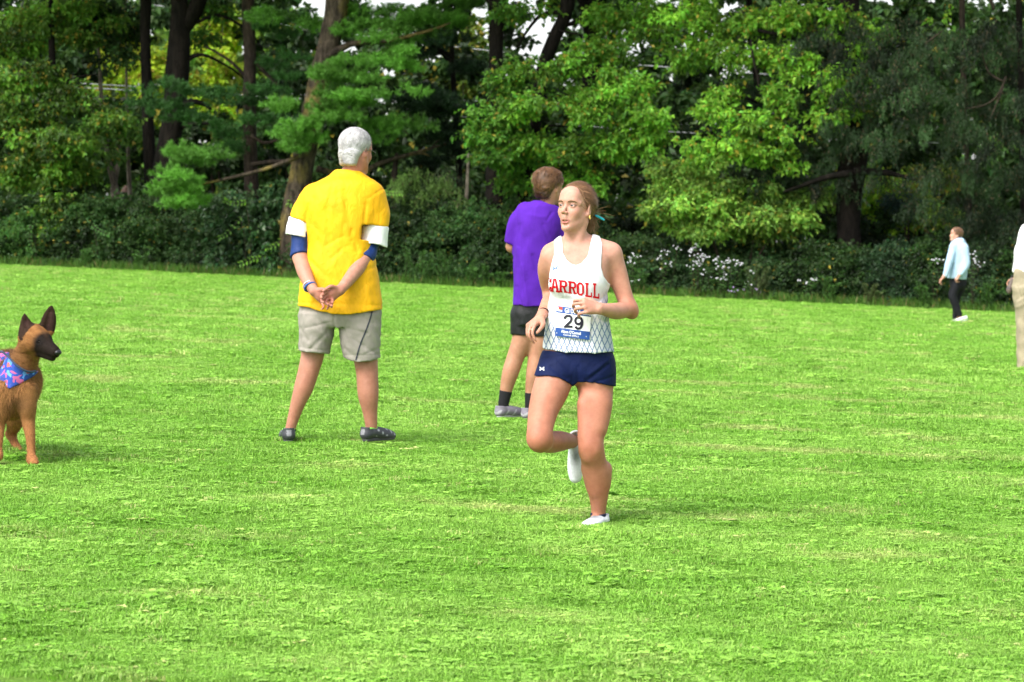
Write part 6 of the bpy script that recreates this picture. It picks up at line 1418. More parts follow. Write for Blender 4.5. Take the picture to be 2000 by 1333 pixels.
sf.cut(poly_px([(655, 329), (665, 327), (695, 331), (706, 336), (725, 348), (762, 355), (762, 441), (755, 444), (730, 439), (708, 441), (706, 468), (770, 480), (770, 640), (747, 605), (725, 606), (705, 611), (680, 613), (655, 613), (625, 606), (605, 600), (581, 597), (560, 600), (590, 480), (602, 464), (600, 437), (598, 436), (585, 428), (569, 424), (560, 400), (590, 345), (640, 342)], M_), .004)
sf.creases([(615, 388, 612, 440, 0.0039, .010), (678, 395, 690, 470, 0.0046, .012), (650, 372, 643, 420, 0.0032, .012), (668, 372, 672, 430, -0.0039, .014), (640, 410, 648, 470, 0.0026, .010), (625, 470, 650, 520, 0.0032, .012), (690, 450, 700, 490, 0.0052, .012), (640, 480, 672, 462, 0.0032, .010),
            (650, 505, 680, 480, 0.0039, .012), (662, 470, 690, 520, -0.0039, .014), (600, 500, 640, 540, 0.0039, .012), (605, 560, 640, 585, 0.0032, .012), (690, 540, 735, 520, 0.0032, .012), (715, 490, 705, 540, 0.0039, .012), (655, 520, 665, 560, -0.0039, .014), (620, 530, 612, 590, -0.0032, .012), (690, 570, 700, 608, 0.0032, .010), (720, 560, 728, 604, -0.0039, .014),
            (655, 590, 640, 611, 0.0026, .009), (717, 400, 712, 450, 0.0058, .010), (748, 370, 722, 388, 0.0032, .007), (605, 400, 598, 436, 0.0046, .009), (658, 345, 650, 372, 0.0019, .010), (700, 350, 712, 368, 0.0019, .010), (582, 590, 747, 596, .0025, .005), (655, 338, 706, 343, 0.0026, .005)], M_)
sf.ripple(.0028, 14, 4, (1.3, 1, .2))
V, Q = sf.mesh(); YM = cloth_mat('yellow_polyester', YEL, .65, .25, 20, .5, .85)
mk('shirt', V, Q, YM, man, smooth=True)
WM = cloth_mat('white_polyester', (.80, .80, .82), .7, .25, 14, .35, .95)
for nm, pts, rr, poly in ((0, [M_(596, 405, -.0), M_(586, 435, -.01), M_(579, 472, -.02)], [.0715, .0715, .073], [(560, 423), (569, 424), (585, 428), (600, 437), (606, 464), (597, 464), (580, 460), (563, 458), (550, 460)]),
                          (1, [M_(738, 410, -.0), M_(733, 445, -.01), M_(729, 490, -.02)], [.0755, .079, .082], [(697, 442), (730, 438.5), (756, 443), (766, 450), (766, 484), (757, 484), (744, 479), (730, 476), (695, 477)])):
    wf = Field((M_(545, 0)[0] if nm == 0 else M_(685, 0)[0], MY - .16, z(492)), (M_(612, 0)[0] if nm == 0 else M_(770, 0)[0], MY + .12, z(418)), .0055); wf.limb(pts, rr, .02); wf.cut(poly_px(poly, M_), .004)
    wf.limb([pts[1] - (pts[0] - pts[1]) * .1, pts[2], pts[2] + (pts[2] - pts[1])], [rr[1] - .02, rr[2] - .009, rr[2] - .005], .004, op='sub'); wf.ripple(.003, 22, 8 + nm)
    V, Q = wf.mesh(); mk('sleeve_band', V, Q, WM, man, smooth=True)
# blue under-sleeves
BSM = cloth_mat('blue_under_sleeve', (.006, .030, .15), .6, .3, 30, .3, .7)
def clipseg(F, a, b):
    ax = (a - b) / np.linalg.norm(a - b); X, Y_, Z = [F.ax[i].reshape([-1 if j == i else 1 for j in range(3)]) for i in range(3)]
    F.put((slice(None),) * 3, ((b[0] - X) * ax[0] + (b[1] - Y_) * ax[1] + (b[2] - Z) * ax[2]), .003, 'int')
for A_, Fo, lim in ((LA, LF, (M_(588, 498, -.06), .0)), (RA, RF, (M_(711, 505, -.08), .0))):
    pts = A_[1:] + [Fo[1]]; bf = Field(np.min(pts, 0) - .09, np.max(pts, 0) + .09, .0055); bf.limb(A_[1:3] + [A_[3]], [.054, .047, .045], .02, infl=.007); bf.limb(Fo[:2], [.045, .045], .02, infl=.007)
    p_ = lim[0]; ax_ = (Fo[0] - Fo[1]) / np.linalg.norm(Fo[0] - Fo[1]); ax_ = ax_ * .8 + np.array([0, 0, .4]); ax_ /= np.linalg.norm(ax_); clipseg(bf, p_ + ax_, p_); bf.ripple(.0022, 40, 5, (.4, .4, 1.6))
    V, Q = bf.mesh(); mk('under_sleeve', V, Q, BSM, man, smooth=True)
ring(M_(606, 561, -.22), LF[3] - LF[2], .035, .0065, plain('blue_strap', (.03, .10, .35), .5), 'wrist_watch', man)
ring(M_(603, 557, -.21), LF[3] - LF[2], .0355, .003, plain('white_bracelet', (.7, .7, .7), .5), 'bracelet', man)
# --- khaki shorts
KH = cloth_mat('khaki_cotton', (.30, .275, .24), .85, .15, 14, .5, .85)
kf = Field((M_(565, 0)[0], MY - .22, z(718)), (M_(762, 0)[0], MY + .22, z(585)), .0065)
kf.loft(secs([(585, 586, 745, .145, 0), (605, 585, 745, .15, 0), (625, 585, 744, .15, 0), (640, 590, 742, .13, 0)], M_, SM), .03, 0, 0, 2.4)
kf.loft(secs([(610, 585, 655, .14, 0), (640, 584, 654, .145, 0), (665, 584, 649, .135, 0), (690, 583, 644, .125, .0), (705, 582, 643, .125, 0)], M_, SM), .015, 0, 0, 2.4)
kf.loft(secs([(610, 660, 745, .14, 0), (640, 661, 744, .145, 0), (670, 665, 743, .14, 0), (700, 670, 742, .135, .0), (718, 672, 742, .135, 0)], M_, SM), .015, 0, 0, 2.4)
kf.cut(poly_px([(570, 588), (762, 588), (762, 700), (742, 698), (728, 704), (700, 707), (682, 702), (671, 698), (660, 660), (656, 640), (652, 660), (644, 691), (625, 688), (600, 686), (583, 683), (570, 683)], M_), .004)
kf.creases([(600, 640, 650, 628, .004, .008), (605, 665, 588, 640, .004, .010), (640, 650, 610, 680, .004, .010), (680, 640, 720, 650, .004, .009), (690, 660, 735, 690, .005, .010), (715, 690, 742, 680, .004, .008), (675, 680, 700, 700, .004, .010), (620, 610, 640, 660, -.004, .012), (665, 620, 680, 660, .005, .009), (730, 630, 742, 660, .004, .007), (583, 677, 645, 684, .003, .004), (671, 692, 742, 693, .003, .004), (655, 612, 656, 640, .006, .007)], M_)
kf.ripple(.004, 26, 9)
V, Q = kf.mesh(); KB = bvh_of(V, Q); sh_ = mk('shorts', V, Q, KH, man, smooth=True)
pb = bmesh.new(); S = spline([(727, 607, 0), (722, 625, 0), (713, 650, 0), (703, 675, 0), (695, 704, 0)], 14)
for a, b_1 in zip(S[:-1], S[1:]):
    w = 1.3; pb.faces.new([pb.verts.new((a[0] - w, a[1], 0)), pb.verts.new((a[0] + w, a[1], 0)), pb.verts.new((b_1[0] + w, b_1[1], 0)), pb.verts.new((b_1[0] - w, b_1[1], 0))])
drape(pb, (0, 0, 1, 1), M_, KB, plain('dark_piping', (.03, .035, .05), .7), 'piping', sh_, .003, 3, raw=True)
# shoes
BSH = tint_mat('black_shoe', .5, .4, 70, .3); greys = plain('grey_sole', (.06, .06, .065), .7)
def blackt(V):
    T = np.tile((.035, .037, .045), (len(V), 1)); sil = ((np.sin(V[:, 1] * 70 + V[:, 2] * 120) + .8 * np.sin(V[:, 1] * 150 - V[:, 2] * 60) > 1.05) & (V[:, 2] > .032) & (V[:, 2] < .075) & (V[:, 1] > .06)); T[sil] = (.26, .27, .29)
    neon = (V[:, 2] > .080) & (V[:, 1] > .006) & (V[:, 1] < .085); T[neon] = (.22, .60, .06); bk = (V[:, 1] < .004) & (V[:, 2] > .045) & (V[:, 2] < .08) & (np.abs(V[:, 0]) < .014); T[bk] = (.20, .20, .22); return T
def ground_at(Pf_px, py): return G(Pf_px, py)
g_ = M_(564, 866, -.065); shoe(man, g_, (-.16, .99, 0), (0, 0, 1), .29, BSH, greys, blackt, h=.0045)
g_ = M_(713, 864, -.05); shoe(man, g_, (.62, .78, 0), (0, 0, 1), .265, BSH, greys, blackt, h=.0045)
BKS = plain('black_sock', (.01, .01, .012), .9)
sock(np.array([M_(567, 837, 0), M_(565, 850, 0)]), [.032, .028], BKS, man); sock(np.array([M_(724.5, 838, 0), M_(724, 852, 0)]), [.034, .030], BKS, man)
print('man', time.time() - T0)

# ================================================================ MAN IN PURPLE
PY_ = G(1005, 815)[1]
def U_(px, py, dy=0.0): return P(px, py, PY_ + dy)
SU = FPX / PY_
pur = empty('person', U_(1005, 812), 'young man in purple t-shirt and black shorts, back turned', 'person')
uf = np.array([.72, .69, -.03]); UR = frame(uf, (0, 0, 1)); uc = U_(1074, 366, .02); UHS = 1.0
z = lambda py: U_(0, py)[2]
Fd = Field((U_(955, 0)[0], PY_ - .35, z(830)), (U_(1125, 0)[0], PY_ + .45, z(318)), .0080, None, None, [(z(395), z(330), .005)])
UW = head(Fd, uc, UR, UHS, False, .1, U_(1062, 412, .02), .058)
ut = [(398, 1050, 1080, .06, .02), (412, 1032, 1086, .08, .01), (432, 1016, 1090, .105, 0), (480, 1006, 1088, .12, 0), (540, 1009, 1078, .105, 0), (590, 1009, 1076, .11, 0), (618, 1012, 1072, .10, .01)]
Fd.loft(secs(ut, U_, SU), .03, -.02, 0, 2.3)
Fd.limb([U_(1024, 425, 0), U_(1008, 452, .03), U_(1001, 482, .06)], [.045, .046, .045], .02); Fd.limb([U_(1000, 482, .06), U_(1020, 490, .18), U_(1045, 480, .28)], [.043, .038, .026], .02)
Fd.limb([U_(1080, 425, 0), U_(1092, 455, .03), U_(1096, 490, .06)], [.045, .046, .045], .02); Fd.limb([U_(1096, 490, .06), U_(1085, 492, .2), U_(1070, 485, .28)], [.043, .038, .026], .02)
hand(Fd, U_(1045, 480, .28), (.9, .3, .2), (0, .3, 1), -1, ((.5, .8, .5),) * 4, (.4, .5)); hand(Fd, U_(1070, 485, .28), (-.8, .4, .2), (0, .3, 1), 1, ((.5, .8, .5),) * 4, (.4, .5))
Fd.limb([U_(1024, 630, 0), U_(1020, 665, 0), U_(1008, 695, -.0), U_(998, 725, -.01), U_(990, 755, 0), U_(985, 780, .0), U_(983, 800, 0)], [.080, .075, .062, .060, .048, .036, .030], .03)
Fd.limb([U_(1060, 630, 0), U_(1056, 665, 0), U_(1049, 695, .0), U_(1044, 730, -.01), U_(1039, 760, 0), U_(1036, 785, .0), U_(1034, 803, 0)], [.080, .075, .062, .060, .048, .036, .030], .03)
V, Q = Fd.mesh(); V = smooth_mesh(V, Q, np.clip((z(400) - V[:, 2]) / .05, 0, 1), 4); T = np.tile(np.array((.38, .195, .12)), (len(V), 1)); T = blot(T, V, uc, .13, (1.1, 1.15, 1.2), .7)
mk('body', V, Q, SKINM, pur, {'tint': T}, smooth=True)
for q in (-1, 1): eye(pur, UW, UR, UHS, q); brow(pur, UW, q, bm_)
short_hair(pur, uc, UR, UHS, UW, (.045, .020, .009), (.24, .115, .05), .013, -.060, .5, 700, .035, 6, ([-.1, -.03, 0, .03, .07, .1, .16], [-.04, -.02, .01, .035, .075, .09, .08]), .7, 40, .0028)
PM = cloth_mat('purple_cotton', (.080, .013, .33), .85, .2, 12, .5, .8)
sf = Field((U_(978, 0)[0], PY_ - .26, z(610)), (U_(1120, 0)[0], PY_ + .24, z(385)), .0065)
sf.loft(secs([(388, 1050, 1080, .075, .02), (397, 1034, 1087, .10, .01), (406, 1020, 1093, .12, .01), (430, 1008, 1096, .135, 0), (480, 1004, 1090, .14, 0), (540, 1003, 1084, .14, 0), (600, 1003, 1084, .14, 0), (612, 1003, 1084, .14, 0)], U_, SU), .03, 0, 0, 2.4)
sf.limb([U_(1024, 414, 0), U_(1010, 440, .02), U_(1004, 476, .05)], [.066, .070, .070], .03); sf.limb([U_(1082, 412, 0), U_(1092, 440, .02), U_(1096, 482, .05)], [.066, .072, .072], .03)
sf.cut(poly_px([(1042, 392), (1056, 392), (1070, 399), (1085, 402), (1120, 420), (1120, 620), (1085, 600), (1045, 599), (1005, 596), (1002, 596), (1001, 480), (988, 473), (980, 470), (1000, 405), (1030, 392)], U_), .004)
sf.creases([(1015, 440, 1012, 480, .006, .012), (1060, 440, 1075, 480, .006, .012), (1040, 500, 1065, 580, .007, .014), (1020, 520, 1030, 590, -.006, .016), (1055, 540, 1070, 596, -.006, .014), (1068, 430, 1078, 415, .006, .008), (1030, 420, 1060, 425, -.004, .014), (1010, 560, 1020, 598, .005, .012)], U_); sf.ripple(.0060, 14, 3, (1.1, 1, .35))
V, Q = sf.mesh(); mk('t_shirt', V, Q, PM, pur, smooth=True)
kf = Field((U_(990, 0)[0], PY_ - .2, z(665)), (U_(1095, 0)[0], PY_ + .2, z(588)), .0065)
kf.loft(secs([(588, 1005, 1078, .12, 0), (610, 1004, 1078, .125, 0), (634, 1005, 1077, .12, 0)], U_, SU), .03, 0, 0, 2.3)
kf.limb([U_(1024, 615, 0), U_(1021, 660, 0), U_(1018, 672, 0)], [.100, .088, .082], .02); kf.limb([U_(1060, 615, 0), U_(1057, 660, 0), U_(1054, 672, 0)], [.100, .088, .082], .02)
kf.cut(poly_px([(985, 585), (1095, 585), (1095, 656), (1070, 656), (1040, 658), (1038, 655), (1003, 654), (985, 654)], U_), .004); kf.ripple(.002, 24, 3)
V, Q = kf.mesh(); mk('shorts', V, Q, cloth_mat('black_lycra', (.008, .008, .010), .5, .35, 24, .3, .8), pur, smooth=True)
sock(np.array([U_(988, 764, 0), U_(984, 786, 0), ]), [.043, .036], BKS, pur, .003); sock(np.array([U_(984, 784, 0), U_(983, 803, 0)]), [.036, .031], BKS, pur); sock(np.array([U_(1038, 768, 0), U_(1035, 804, 0)]), [.043, .031], BKS, pur)
GSH = tint_mat('grey_shoe', .7, .3, 60, .3)
def greyt(V):
    T = np.tile((.19, .17, .21), (len(V), 1)); w = (np.sin(V[:, 1] * 90 - V[:, 2] * 70) > .7) & (V[:, 2] < .06); T[w] = (.36, .35, .38); return T
GSO = plain('light_sole', (.35, .34, .36), .8)
shoe(pur, U_(974, 818, -.05), (.72, .69, 0), (0, 0, 1), .275, GSH, GSO, greyt, h=.005)
shoe(pur, U_(1026, 822, -.05), (.6, .8, 0), (0, 0, 1), .285, GSH, GSO, greyt, h=.005)

# ================================================================ WALKER IN THE PALE HOODIE
HY = G(1878, 629)[1]
def H_(px, py, dy=0.0): return P(px, py, HY + dy)
SH_ = FPX / HY
wal = empty('person', H_(1878, 630), 'person in a pale blue hoodie and black trousers walking along the trees', 'person')
z = lambda py: H_(0, py)[2]
wf_ = np.array([-.93, -.25, .18]); WR = frame(wf_, (.1, 0, 1)); wc = H_(1866.5, 459, 0)
Fd = Field((H_(1828, 0)[0], HY - .45, z(640)), (H_(1905, 0)[0], HY + .4, z(438)), .013, None, None, [(z(475), z(440), .010)])
WW = head(Fd, wc, WR, 1.0, False, .5, H_(1871, 476, 0), .055, True)
Fd.loft(secs([(480, 1862, 1880, .10, 0), (500, 1860, 1884, .15, 0), (545, 1859, 1882, .13, 0), (560, 1859, 1882, .13, 0)], H_, SH_), .03, -.03, 0, 2.2)
Fd.limb([H_(1862, 490, -.14), H_(1855, 515, -.19), H_(1850, 530, -.2), H_(1842, 542, -.22)], [.035, .035, .035, .03], .02); hand(Fd, H_(1843, 541, -.22), (-.6, 0, -.6), (-.5, 0, .6), 1, ((.7, .9, .5),) * 4, (.4, .5), 1.1)
Fd.limb([H_(1880, 492, -.18), H_(1885, 515, -.21), H_(1877, 532, -.26), H_(1872, 540, -.28)], [.035, .035, .035, .03], .02); hand(Fd, H_(1873, 538, -.28), (-.5, 0, -.7), (-.6, -.3, .4), 1, ((.9, .9, .5),) * 4, (.4, .5), 1.1)
Fd.limb([H_(1868, 560, -.08), H_(1862, 578, -.08), H_(1869, 600, -.07), H_(1875, 618, -.06)], [.075, .06, .05, .04], .02); Fd.limb([H_(1876, 560, .1), H_(1868, 585, .1), H_(1868, 612, .1), H_(1866, 624, .1)], [.075, .06, .05, .035], .02)
V, Q = Fd.mesh(); T = np.tile(np.array((.50, .28, .21)), (len(V), 1)); mk('body', V, Q, SKINM, wal, {'tint': T}, smooth=True)
for q in (-1, 1): brow(wal, WW, q, bm_)
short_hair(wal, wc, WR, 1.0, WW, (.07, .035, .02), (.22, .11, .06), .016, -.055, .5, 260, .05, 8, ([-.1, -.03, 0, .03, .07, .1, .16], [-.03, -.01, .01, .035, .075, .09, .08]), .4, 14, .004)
sf = Field((H_(1835, 0)[0], HY - .4, z(552)), (H_(1905, 0)[0], HY + .35, z(463)), .012)
sf.loft(secs([(466, 1866, 1878, .08, 0), (473, 1858, 1884, .14, 0), (485, 1854, 1889, .20, 0), (510, 1853, 1890, .21, 0), (535, 1852, 1889, .20, 0), (547, 1850, 1887, .19, 0)], H_, SH_), .03, 0, 0, 2.3)
sf.limb([H_(1862, 482, -.14), H_(1854, 512, -.2), H_(1847, 537, -.2)], [.075, .065, .055], .03); sf.limb([H_(1883, 484, -.18), H_(1887, 515, -.22), H_(1877, 534, -.26)], [.08, .07, .058], .03)
sf.limb([H_(1877, 472, -.05), H_(1884, 480, .0)], [.07, .05], .03); sf.cut(poly_px([(1830, 462), (1905, 462), (1905, 545), (1876, 546), (1848, 543), (1838, 545)], H_), .005); sf.ripple(.006, 14, 12)
V, Q = sf.mesh(); mk('hoodie', V, Q, cloth_mat('pale_hoodie', (.38, .52, .68), .9, .15, 8, .5, .85), wal, smooth=True)
pf = Field((H_(1845, 0)[0], HY - .3, z(628)), (H_(1900, 0)[0], HY + .3, z(538)), .012)
pf.loft(secs([(540, 1855, 1886, .16, 0), (556, 1855, 1887, .16, 0), (566, 1856, 1884, .13, 0)], H_, SH_), .03, 0, 0, 2.2)
pf.limb([H_(1868, 558, -.08), H_(1861, 578, -.08), H_(1868, 600, -.07), H_(1874, 615, -.06)], [.10, .08, .065, .052], .02); pf.limb([H_(1876, 560, .1), H_(1867, 585, .1), H_(1867, 608, .1), H_(1865, 622, .1)], [.095, .075, .06, .045], .02); pf.ripple(.005, 12, 2)
V, Q = pf.mesh(); mk('trousers', V, Q, cloth_mat('black_trousers', (.010, .010, .014), .8, .2, 10, .3, .8), wal, smooth=True)
shoe(wal, H_(1889, 626, -.06), (-.92, -.2, -.28), (-.25, 0, 1), .30, WSH, whites, lambda V: np.tile((.78, .76, .78), (len(V), 1)), h=.008)
shoe(wal, H_(1872, 628, .1), (-.75, -.2, -.6), (-.5, 0, .8), .28, WSH, whites, lambda V: np.tile((.78, .76, .78), (len(V), 1)), h=.008)

# ================================================================ MAN AT THE RIGHT EDGE
KY = G(1995, 722)[1]
def K_(px, py, dy=0.0): return P(px, py, KY + dy)
SK = FPX / KY
rgt = empty('person', K_(2015, 722), 'person in white top and khaki trousers, cut off by the right edge', 'person')
z = lambda py: K_(0, py)[2]; kc = K_(2030, 412, .02); KR = frame(np.array([.3, .95, 0]), (0, 0, 1))
Fd = Field((K_(1960, 0)[0], KY - .35, z(735)), (K_(2090, 0)[0], KY + .35, z(380)), .0105)
KW = head(Fd, kc, KR, 1.0, False, .1, K_(2028, 440, .02), .058, True)
Fd.loft(secs([(445, 2008, 2050, .09, 0), (470, 1996, 2060, .12, 0), (530, 1996, 2058, .13, 0), (590, 1994, 2058, .13, 0)], K_, SK), .03, -.02, 0, 2.3)
Fd.limb([K_(2002, 460, 0), K_(1994, 500, -.02), K_(1990, 530, .02), K_(1984, 546, .1)], [.055, .045, .038, .028], .03); hand(Fd, K_(1984, 544, .1), (-.5, .5, -.2), (0, 0, 1), 1, ((.6, .8, .5),) * 4, (.4, .5))
Fd.limb([K_(2054, 460, 0), K_(2062, 510, 0), K_(2062, 560, .0)], [.055, .045, .03], .03); hand(Fd, K_(2062, 560, 0), (0, 0, -1), (1, 0, 0), 1, ((.3, .4, .3),) * 4, (.4, .5))
Fd.limb([K_(2006, 600, 0), K_(2002, 650, 0), K_(2000, 715, 0)], [.08, .06, .04], .03); Fd.limb([K_(2042, 600, 0), K_(2044, 650, 0), K_(2046, 715, 0)], [.08, .06, .04], .03)
V, Q = Fd.mesh(); mk('body', V, Q, SKINM, rgt, {'tint': np.tile(np.array((.55, .3, .21)), (len(V), 1))}, smooth=True)
short_hair(rgt, kc, KR, 1.0, KW, (.08, .05, .03), (.2, .12, .07), .014, -.06, .4, 300, .03, 8, ([-.1, -.03, 0, .03, .07, .1, .16], [-.03, -.01, .01, .035, .075, .09, .08]), .4, 0, .003)
sf = Field((K_(1965, 0)[0], KY - .3, z(545)), (K_(2088, 0)[0], KY + .3, z(425)), .009)
sf.loft(secs([(432, 2014, 2044, .08, 0), (440, 2003, 2054, .11, 0), (455, 1994, 2062, .14, 0), (490, 1990, 2063, .15, 0), (520, 1985, 2063, .16, 0), (540, 1980, 2064, .17, 0)], K_, SK), .03, 0, 0, 2.3)
sf.limb([K_(2004, 450, 0), K_(1994, 485, -.02), K_(1989, 515, 0), K_(1987, 530, .04)], [.07, .065, .058, .05], .03); sf.limb([K_(2052, 450, 0), K_(2062, 500, 0), K_(2062, 545, 0)], [.07, .065, .055], .03)
sf.cut(poly_px([(1960, 425), (2090, 425), (2090, 536), (2020, 534), (1975, 532), (1965, 532)], K_), .005); sf.ripple(.006, 12, 3); sf.creases([(1985, 518, 2030, 520, .006, .012)], K_)
V, Q = sf.mesh(); mk('white_top', V, Q, WM, rgt, smooth=True)
pf = Field((K_(1968, 0)[0], KY - .26, z(728)), (K_(2080, 0)[0], KY + .26, z(520)), .0095)
pf.loft(secs([(525, 1982, 2064, .15, 0), (550, 1978, 2066, .165, 0), (575, 1978, 2066, .16, 0), (600, 1984, 2062, .13, 0)], K_, SK), .03, 0, 0, 2.3)
pf.loft(secs([(560, 1978, 2022, .15, 0), (590, 1981, 2020, .14, 0), (620, 1984, 2018, .12, 0), (660, 1985, 2014, .11, 0), (700, 1986, 2012, .105, 0), (724, 1987, 2012, .10, 0)], K_, SK), .02, 0, 0, 2.2)
pf.loft(secs([(560, 2024, 2066, .15, 0), (620, 2028, 2062, .12, 0), (700, 2032, 2058, .105, 0), (724, 2032, 2058, .10, 0)], K_, SK), .02, 0, 0, 2.2)
pf.creases([(1985, 585, 2005, 570, .007, .012), (1984, 600, 2003, 590, -.006, .014), (1990, 620, 1994, 700, .006, .014), (1984, 560, 1990, 580, .006, .01)], K_); pf.ripple(.006, 12, 6)
V, Q = pf.mesh(); mk('trousers', V, Q, cloth_mat('khaki_trousers', (.34, .29, .20), .9, .15, 9, .5, .75), rgt, smooth=True)
shoe(rgt, K_(1998, 726, -.02), (.1, .99, 0), (0, 0, 1), .29, WSH, whites, lambda V: np.tile((.5, .46, .4), (len(V), 1)), h=.007); shoe(rgt, K_(2046, 728, -.02), (.1, .99, 0), (0, 0, 1), .29, WSH, whites, lambda V: np.tile((.5, .46, .4), (len(V), 1)), h=.007)
# dark bag held in the hand
bf = Field(K_(1960, 575, .0) - .06, K_(1990, 530, .28) + .05, .008); bf.limb([K_(1976, 550, .12), K_(1971, 566, .12)], [.045, .055], .02, flat=((1, 0, 0), .6)); V, Q = bf.mesh(); bag = mk('camera_bag', V, Q, plain('dark_bag', (.05, .04, .045), .6, .3, ((.16, .12, .10), 18), (40, .5, .02)), None, smooth=True)
tag(bag, 'small dark bag held by the person at the right edge', 'bag')
v, f = tube(spline([K_(1974, 556, .12), K_(1977, 538, .12), K_(1982, 545, .12), K_(1979, 558, .12)], 10), [.006] * 10, 6); mk('strap', v, f, plain('strap', (.03, .03, .03), .6), bag, smooth=True)
# faint figure deep in the wood
DY = 78.0
def D_(px, py, dy=0.0): return P(px, py, DY + dy)
far = empty('person', (D_(246, 400)[0], DY, float(gz(D_(246, 400)[0], DY))), 'dim figure in dark clothes among the trunks at the left', 'person')
zb_ = parent_world(far).z; ff = Field((D_(225, 0)[0], DY - .4, zb_ - .02), (D_(272, 0)[0], DY + .4, D_(0, 362)[2]), .022)
fc = D_(246, 371); ff.ell(fc, (.085, .10, .12), None, .03); ff.limb([fc - np.array([0, 0, .1]), D_(246, 385), np.array([D_(246, 0)[0], DY, zb_ + .9])], [.06, .17, .15], .04, flat=((0, 1, 0), .7))
ff.limb([D_(252, 383), D_(262, 392, -.1), D_(267, 398, -.25)], [.06, .05, .04], .03); ff.limb([D_(238, 384), D_(234, 400), D_(238, 412, -.2)], [.06, .05, .04], .03)
for q in (-.12, .12): ff.limb([np.array([D_(246, 0)[0] + q, DY, zb_ + .85]), np.array([D_(246, 0)[0] + q, DY, zb_ + .45]), np.array([D_(246, 0)[0] + q, DY, zb_ + .03])], [.1, .07, .05], .03)
V, Q = ff.mesh(); T = np.tile((.03, .028, .03), (len(V), 1)); T[V[:, 2] > fc[2] - .06] = (.10, .06, .045); mk('body', V, Q, TINTM, far, {'tint': T}, smooth=True)
print('people', time.time() - T0)
# ================================================================ THE DOG
AY = G(62, 908)[1]
def A_(px, py, dy=0.0): return P(px, py, AY + dy)
dog = empty('shepherd_dog', A_(30, 905, .2), 'tan shepherd dog with black muzzle and blue and pink bandana at the left edge', 'dog')
z = lambda py: A_(0, py)[2]
Fd = Field((A_(-75, 0)[0], AY - .26, z(925)), (A_(128, 0)[0], AY + 1.05, z(592)), .0085, [(A_(38, 0)[0], A_(126, 0)[0], .0042)], [(AY - .22, AY + .10, .0052)], [(z(722), z(596), .0044)])
SK_ = A_(74, 664, .0); NO = A_(113, 693, -.13)
hf_ = NO - SK_; hf_ /= np.linalg.norm(hf_); DR = frame(hf_, (-.05, .0, 1))
DW = lambda x, y, z_: SK_ + DR @ np.array([x, y, z_])
Fd.ell(DW(0, -.015, .008), (.062, .078, .060), DR, .03); Fd.ell(DW(0, .035, .012), (.046, .05, .040), DR, .03)
for q in (-1, 1): Fd.ell(DW(q * .038, .0, -.020), (.034, .048, .038), DR, .03); Fd.limb([DW(q * .028, .045, .028), DW(q * .020, .075, .016)], [.012, .010], .015)
Fd.limb([DW(0, .05, -.008), DW(0, .11, -.002), DW(0, .165, .002)], [.047, .039, .030], .025, flat=(DR[:, 0], .92))
Fd.limb([DW(0, .03, -.046), DW(0, .10, -.042), DW(0, .155, -.036)], [.032, .023, .016], .010)
Fd.limb([DW(-.031, .13, -.027), DW(0, .184, -.026), DW(.031, .13, -.027)], [.0016, .0016, .0016], .002, op='sub')
Fd.ell(DW(0, .190, .010), (.018, .014, .014), DR, .004)
for q in (-1, 1): Fd.ell(DW(q * .033, .066, .017), (.010, .010, .008), DR, .006, 'sub')
# ears: tall cupped triangles
def ear(q, base, tip, face):
    b0, t1 = np.asarray(base), np.asarray(tip); n_ = np.asarray(face, float); ax = t1 - b0; L_ = np.linalg.norm(ax); ax = ax / L_; n_ -= ax * (n_ @ ax); n_ /= np.linalg.norm(n_)
    Fd.limb([b0, b0 + ax * L_ * .35, b0 + ax * L_ * .7, t1], [.040, .039, .025, .005], .012, flat=(n_, .38))
    Fd.limb([b0 + n_ * .020, b0 + ax * L_ * .4 + n_ * .019, b0 + ax * L_ * .8 + n_ * .009], [.027, .024, .008], .006, flat=(n_, .5), op='sub')
ear(1, A_(56, 664, .01), A_(47, 613, .03), (.45, -.85, 0)); ear(-1, A_(92, 644, .06), A_(101, 597, .05), (.25, -.95, 0))
Fd.limb([DW(0, -.05, -.02), A_(52, 695, .07), A_(34, 735, .09), A_(28, 765, .12)], [.058, .068, .084, .100], .05)
Fd.ell(A_(29, 772, .12), (.082, .14, .115), None, .05)
Fd.limb([A_(30, 745, .20), A_(18, 745, .45), A_(2, 750, .70)], [.140, .130, .120], .06); Fd.ell(A_(25, 770, .28), (.105, .2, .13), None, .05)
Fd.limb([A_(16, 712, .2), A_(4, 730, .5)], [.075, .07], .05)
Fd.limb([A_(53, 765, .05), A_(54, 795, .04), A_(55, 820, .05), A_(59, 850, .03), A_(61, 880, .02), A_(62, 897, .0)], [.052, .046, .036, .026, .021, .022], .035)
Fd.limb([A_(62, 898, .0), A_(66, 903, -.05)], [.027, .023], .012)
for k_ in (-1, 0, 1): Fd.ell(A_(67 + k_ * 5, 904, -.055), (.010, .018, .012), None, .004)
Fd.limb([A_(4, 765, .03), A_(1, 800, .02), A_(-3, 825, .03), A_(-3, 855, .0), A_(-6, 882, -.02)], [.060, .050, .037, .026, .024], .035); Fd.limb([A_(-6, 884, -.02), A_(-3, 891, -.07)], [.028, .024], .012)
